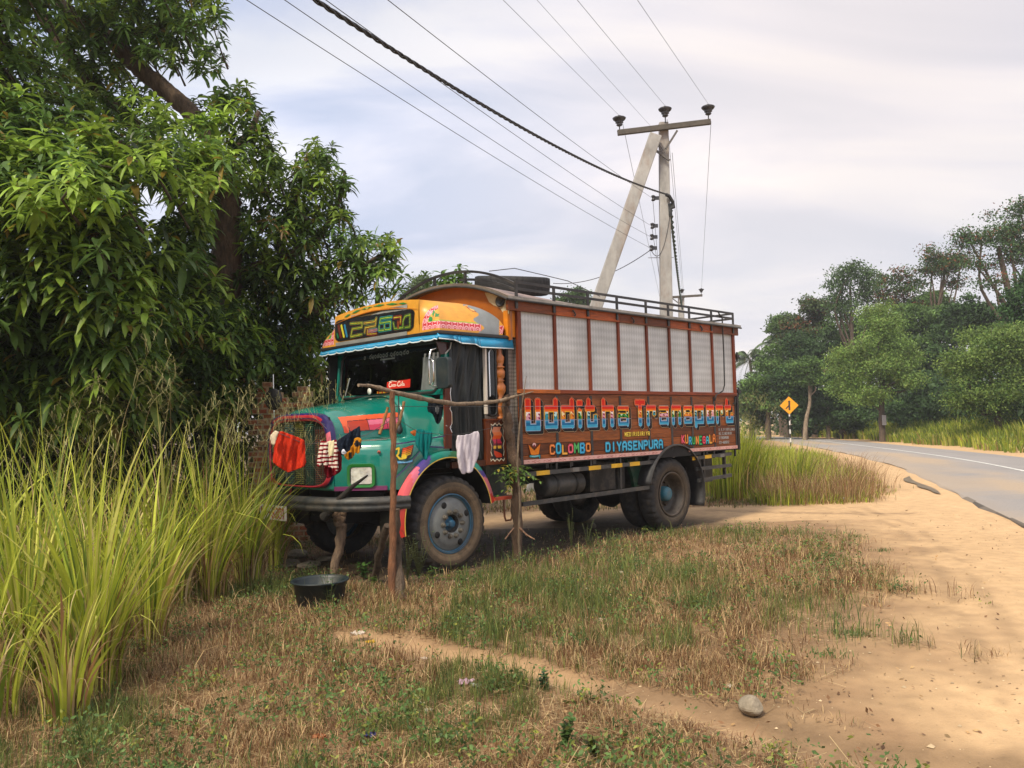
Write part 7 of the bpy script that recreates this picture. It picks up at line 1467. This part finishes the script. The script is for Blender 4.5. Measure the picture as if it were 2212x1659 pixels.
# far verge
vb = VB(); CP3 = [.22, .10, .52, .06, .04, .04, .02]
for k_ in range(420):
    y = rg.uniform(17, 72); off = rg.uniform(.9, 5.5)*(1 if y > 30 else .9); x = ip(y, FAR)+off+.4; hh = (.35+.28*off)*(1 if y > 35 else .8); CC_ = CP3 if rg.random() < .75 else CP
    tuft(vb, (x, y), 60, .55, hh*.5, hh, rg, (0, 0), .6, .018+.0003*y, .05, CC_)
o = vb.build('verge_grass', tb['grass']); o['kind'] = 'stuff'; o['label'] = 'green verge grass on the far side of the road'; o['category'] = 'grass'
vb = VB(); n_ = 26000; y = rg.uniform(20, 78, n_); x = ip(y, FAR)+rg.uniform(4.5, 16, n_); z = rg.random(n_)**.8*(2.6+1.5*vn(x*.5, y*.5, 4)); k_ = rg.random((n_, 1)); leafcards(np.stack([x, y, z], -1), .22, np.array([.030, .062, .020])*(.6+1.2*vn(x*.9, y*.9, 7))[:, None]*(.8+.5*k_), rg, vb)
n_ = 12000; y = rg.uniform(60, 84, n_); x = rg.uniform(4, 32, n_); z = rg.random(n_)*(3+2*vn(x*.4, y*.4, 3)); m_ = (x < ip(y, NEAR)-2) | (x > ip(y, FAR)+3) | (y > 78); y[:6000] = rg.uniform(80, 110, 6000); x[:6000] = rg.uniform(4, 40, 6000); z[:6000] = rg.random(6000)*4.5; m_[:6000] = True; leafcards(np.stack([x, y, z], -1)[m_], .24, np.tile([.05, .10, .03], (m_.sum(), 1)), rg, vb)
o = vb.build('undergrowth', tb['foliage']); o['kind'] = 'stuff'; o['label'] = 'dark shrubs under the roadside trees'; o['category'] = 'undergrowth'
# dark shrubs behind the grass at the left, under the mango
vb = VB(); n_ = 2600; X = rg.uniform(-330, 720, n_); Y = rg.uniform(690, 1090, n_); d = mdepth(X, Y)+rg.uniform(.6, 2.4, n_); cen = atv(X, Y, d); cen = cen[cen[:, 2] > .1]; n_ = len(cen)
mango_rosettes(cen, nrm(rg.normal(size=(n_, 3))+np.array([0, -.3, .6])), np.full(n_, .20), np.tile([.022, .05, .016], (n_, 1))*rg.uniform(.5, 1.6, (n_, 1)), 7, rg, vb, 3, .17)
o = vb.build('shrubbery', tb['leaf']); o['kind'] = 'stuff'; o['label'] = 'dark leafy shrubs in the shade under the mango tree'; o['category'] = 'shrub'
# short field grass, straws and little broad leaves on the verge
def scatter(n_, x0, x1, y0, y1, rng, pw=1.0):
    y = y0+(y1-y0)*rng.random(n_)**pw; x = rng.uniform(x0, x1, n_); m_ = rng.random(n_) < grassd(x, y); return x[m_], y[m_]
vb = VB(); rg = np.random.default_rng(77)
def gcol(x, y, rng):
    n_ = len(x); g_ = fbm(x*.8, y*.8, 3); g2 = fbm(x*2.7, y*2.7, 13); green = np.clip((g_-.40)*3.2+(g2-.5)*3.0+.50*(y > 5.6)*(y < 9)*(x > -.6)+.25*(y > 9)-.35*(y < 4.6)*(x > .1)-.25*(x < -1.2)-.45*np.clip(x-.7, 0, 1)*(y < 10.3)+.2*(y > 10.3), .03, .95); k_ = rng.random(n_) < green
    C = np.where(k_[:, None], np.array([.16, .19, .05]), np.array([.50, .355, .185])); br = (~k_) & (rng.random(n_) < .5); C[br] = np.array([.17, .085, .04]); dk = k_ & (rng.random(n_) < .3); C[dk] = np.array([.06, .11, .035]); C = C*rng.uniform(.6, 1.35, (n_, 1)); return C, k_
for n_, y0, y1, w_, h0, h1 in ((90000, 3.4, 5.4, .0017, .03, .13), (90000, 5.2, 8.2, .0022, .04, .17), (70000, 8.0, 12.6, .003, .04, .15), (110000, 14.3, 24, .0055, .05, .15), (24000, 24, 46, .011, .06, .18)):
    x0 = -.72*y0*1.25 if y0 < 10 else 3; x1 = 5.2 if y1 < 13 else 16; x, y = scatter(int(n_*1.6), -y1*.68, min(x1, y1*.7), y0, y1, rg); C, k_ = gcol(x, y, rg); n1 = len(x); h_ = rg.uniform(h0, h1, n1)*np.where(k_, 1, .8)*(.6+.9*fbm(x*1.9, y*1.9, 17))*np.where((y > 5.8) & (y < 9.5) & (x > -.3), 1.25, 1)
    pt_ = np.clip((fbm(x*6, y*6, 55)-.5)*3+.55, .12, 1); ky = rg.random(n1) < pt_; x, y, C, k_, h_ = x[ky], y[ky], C[ky], k_[ky], h_[ky]; n1 = len(x); h_ = h_*(.55+.9*fbm(x*7, y*7, 66))*np.where(rg.random(n1) < .04, 1.8, 1); blades(np.stack([x, y, gh(x, y)-.004], -1), h_, np.where(k_, rg.uniform(.1, 1.1, n1), rg.uniform(.45, 1.5, n1)), rg.uniform(0, 6.3, n1), w_*rg.uniform(.6, 1.6, n1), C, vb, rg, 4, rg.uniform(.1, 1.6, n1))
x, y = scatter(90000, -5, 5, 3.4, 12.5, rg, 1.7); n1 = len(x); C = np.where((rg.random(n1) < .6)[:, None], np.array([.54, .41, .22]), np.array([.24, .125, .06]))*rg.uniform(.4, 1.3, (n1, 1)); az = rg.uniform(0, 6.3, n1)     # lying straws
L_ = rg.uniform(.03, .14, n1)*np.where(rg.random(n1) < .08, 2, 1); P = np.stack([x, y, gh(x, y)+rg.uniform(.004, .03, n1)], -1); d_ = np.stack([np.cos(az), np.sin(az), rg.normal(0, .22, n1)], -1); T_ = np.linspace(0, 1, 3); Q = P[:, None]+d_[:, None]*(L_[:, None]*T_)[..., None]; Q[..., 2] = np.maximum(Q[..., 2], .006); vb.add(*ribbons(Q, nrm(np.cross(d_, UP)), np.full((n1, 3), .0017), C))
x, y = scatter(15000, -4, 4.5, 3.4, 12, rg, 1.6); m_ = fbm(x*2.6, y*2.6, 91) > .50; x, y = x[m_], y[m_]; n1 = len(x); per = 7; cen = np.repeat(np.stack([x, y, gh(x, y)+rg.uniform(.02, .11, n1)], -1), per, 0)+rg.normal(0, .028, (n1*per, 3)); cen[:, 2] = np.maximum(cen[:, 2], .01)
leafcards(cen, .0145, np.repeat(np.where((rg.random(n1) < .2)[:, None], np.array([.22, .24, .05]), np.array([.10, .175, .05]))*rg.uniform(.5, 1.4, (n1, 1)), per, 0), rg, vb, .9)
x, y = scatter(5000, -3, 4.3, 5, 12, rg); n1 = len(x); m_ = rg.random(n1) < .22; x, y = x[m_], y[m_]; n1 = len(x); leafcards(np.stack([x, y, gh(x, y)+rg.uniform(.08, .17, n1)], -1), .006, np.tile([.55, .50, .38], (n1, 1)), rg, vb, .9)   # tiny flower heads
y = 3.4+9*rg.random(3200)**1.6; x = rg.uniform(-4, 4.6, 3200); m_ = x < ip(y, SB)+.4*rg.normal(size=3200); x, y = x[m_], y[m_]; n1 = len(x); leafcards(np.stack([x, y, gh(x, y)+rg.uniform(.008, .04, n1)], -1), .017, np.where((rg.random(n1) < .6)[:, None], np.array([.20, .11, .055]), np.array([.42, .27, .13])), rg, vb, 1.5)
y = 3.5+10*rg.random(420)**1.4; x = ip(y, SB)+rg.uniform(-.2, 3.2, 420); m_ = x < ip(y, NEAR); x, y = x[m_], y[m_]; n1 = len(x); leafcards(np.stack([x, y, gh(x, y)+.008], -1), .016, np.where((rg.random(n1) < .6)[:, None], np.array([.16, .09, .05]), np.array([.40, .28, .14])), rg, vb, 2.5)
# stray sprigs on the sand
for cxp, cyp in [(1805, 1335), (1830, 1372), (1800, 1258), (1840, 1378), (1795, 1418), (1690, 1610), (1905, 1192), (1850, 1160)]:
    g_ = gnd(cxp, cyp); n1 = 60; x = g_[0]+rg.normal(0, .07, n1); y = g_[1]+rg.normal(0, .05, n1); blades(np.stack([x, y, gh(x, y)-.003], -1), rg.uniform(.03, .07, n1), rg.uniform(.4, 1.4, n1), rg.uniform(0, 6.3, n1), np.full(n1, .0035), np.tile([.12, .17, .06], (n1, 1))*rg.uniform(.6, 1.3, (n1, 1)), vb, rg, 4, rg.uniform(.1, 1, n1))
o = vb.build('short_grass', tb['grass']); o['kind'] = 'stuff'; o['label'] = 'short dry and green grass with weeds around the lorry'; o['category'] = 'grass'
# pebbles and grit on the sand
vb = VB(); n1 = 5200; y = 3.4+9*rg.random(n1)**1.7; x = rg.uniform(-1, 8, n1); m_ = (x < ip(y, NEAR)-.15) & (x > ip(y, SB)-1.6); x, y = x[m_], y[m_]; n1 = len(x); s_ = rg.gamma(1.6, .0022, n1)+.0015; z = gh(x, y)
o4 = np.stack([np.stack([x+s_*math.cos(a), y+s_*math.sin(a), z+s_*.15], -1) for a in (0, 1.6, 3.1, 4.7)], 1); tp_ = np.stack([x, y, z+s_*.8], -1); V = np.concatenate([o4, tp_[:, None]], 1).reshape(-1, 3); b = np.arange(n1)[:, None]*5; F = np.stack([np.concatenate([b+np.array([[i, (i+1) % 4, 4]]), ], 1) for i in range(4)], 1).reshape(-1, 3)
cc_ = np.repeat(np.where((rg.random(n1) < .5)[:, None], np.array([.20, .13, .07]), np.array([.48, .36, .22]))*rg.uniform(.6, 1.3, (n1, 1)), 4, 0); o = npmesh('grit', V, F, MAT.setdefault('grit', M('grit', None, .9, var=.1)), None, cc_); o['kind'] = 'stuff'; o['label'] = 'loose grit and pebbles on the sandy shoulder'; o['category'] = 'gravel'
# live post leaflets
v_ = VB(); base_ = at(1112, 1012, 9.45); n_ = 22; LO = np.array([0, 9.5, 0])
for k_ in range(n_):
    az = rg.uniform(0, 6.3); el = rg.uniform(-.5, .5); L_ = rg.uniform(.12, .30); d_ = np.array([math.cos(az)*math.cos(el)*1.15, math.sin(az)*math.cos(el), math.sin(el)]); o_ = base_+rg.normal(0, .035, 3)+np.array([0, 0, rg.uniform(-.10, .06)]); T_ = np.linspace(0, 1, 6); P = o_+d_*(L_*T_)[:, None]; P[:, 2] -= L_*.35*T_**2
    v_.add(*ribbons((P-LO)[None], nrm(np.cross(d_, UP))[None], np.full((1, 6), .002), np.array([[.12, .14, .05]])))
    for j in range(1, 6):
        for sgn in (-1, 1):
            sd_ = nrm(nrm(np.cross(d_, UP))*sgn*.8+d_*.5+rg.normal(0, .2, 3)+np.array([0, 0, -.15])); l2 = rg.uniform(.045, .07); Q = (P[j]-LO)+sd_*(l2*np.linspace(0, 1, 5))[:, None]; Q[:, 2] -= l2*.3*np.linspace(0, 1, 5)**2
            v_.add(*ribbons(Q[None], nrm(np.cross(sd_, UP))[None], (np.array([.1, .8, 1, .7, .05])*l2*.24)[None], (np.array([[.13, .23, .05]]) if rg.random() > .08 else np.array([[.34, .28, .04]]))*rg.uniform(.7, 1.2), .2))
v_.build('leaflets', tb['leaf'], lp_)
# small weeds with broad leaves around the stakes and wheel
def weed(X, Y, h_, n_, label, tint=(.09, .17, .04), sz=.03, spread=.4):
    g_ = gnd(X, Y); v_ = VB(); t = thing('weed', label, 'weed', tuple(g_), 0, 'weeds around the lorry'); 
    for k_ in range(n_):
        az = rg.uniform(0, 6.3); ln = rg.uniform(.05, spread); T_ = np.linspace(0, 1, 6); d_ = np.array([math.cos(az)*ln, math.sin(az)*ln, 1]); hh = h_*rg.uniform(.6, 1.05); P = d_*(hh*T_)[:, None]; P[:, :2] *= (T_**.5)[:, None]
        v_.add(*ribbons(P[None], np.array([[1., 0, 0]]), np.full((1, 6), .0022), np.array([[.10, .11, .04]])))
        for j in range(1, 6):
            for q_ in range(3):
                a2 = rg.uniform(0, 6.3); sd_ = nrm(np.array([math.cos(a2), math.sin(a2), rg.uniform(-.2, .5)])); l2 = sz*rg.uniform(.6, 1.3); Q = P[j]+sd_*(l2*np.linspace(0, 1, 5))[:, None]; v_.add(*ribbons(Q[None], nrm(np.cross(sd_, UP))[None], (np.array([.2, .9, 1, .7, .05])*l2*.32)[None], np.array([tint])*rg.uniform(.6, 1.3), .2))
    v_.build('stem_and_leaves', tb['leaf'], t)
for a_ in [(905, 1258, .52, 16, 'tall grey-green weed between the wooden stake and the front wheel', (.09, .13, .06), .022), (880, 1262, .45, 12, 'pale flowering weed tight against the front tyre', (.12, .16, .08), .02), (785, 1252, .16, 8, 'small round-leaved plant left of the slanting prop', (.10, .22, .05), .045), (808, 1268, .10, 5, 'tiny bright green seedling by the slanting prop', (.14, .28, .05), .035), (712, 1318, .30, 12, 'leafy sprig growing in front of the basin rim', (.07, .15, .05), .02), (935, 1256, .14, 5, 'little sprout below the front tyre', (.10, .20, .05), .03), (1235, 1190, .50, 9, 'thin tall weed under the lorry side, left one', (.10, .17, .05), .02, .25), (1270, 1185, .38, 7, 'thin tall weed under the lorry side, right one', (.10, .17, .05), .02, .3), (1083, 1208, .30, 8, 'small weed at the foot of the live post', (.08, .15, .05), .02), (1175, 1490, .10, 6, 'blue-green seedling beside the sandy path', (.08, .15, .08), .03), (1225, 1618, .14, 7, 'broad-leaved seedling near the bottom edge', (.08, .15, .04), .035), (1285, 1640, .12, 5, 'yellow-green seedling at the bottom edge', (.15, .18, .04), .03)]: weed(*a_)
hz = bpy.data.meshes.new('haze'); bmz = bmesh.new(); bmesh.ops.create_cube(bmz, size=1); bmz.to_mesh(hz); bmz.free(); ho = bpy.data.objects.new('haze', hz); link(ho); ho.scale = (4400, 4400, 27); ho.location = (0, 0, 12); ho['kind'] = 'stuff'; ho['label'] = 'thin pale humid air softening the far trees'; ho['category'] = 'haze'
hm_ = bpy.data.materials.new('humid_air'); hm_.use_nodes = True; hn_ = hm_.node_tree; hn_.nodes.remove(hn_.nodes['Principled BSDF']); pv_ = hn_.nodes.new('ShaderNodeVolumePrincipled'); pv_.inputs['Color'].default_value = (.92, .95, 1, 1); pv_.inputs['Density'].default_value = .0009; pv_.inputs['Anisotropy'].default_value = .2; hn_.links.new(pv_.outputs[0], hn_.nodes['Material Output'].inputs['Volume']); hz.materials.append(hm_)
print('verts', sum(len(o.data.vertices) for o in COL.objects if o.type == 'MESH'))
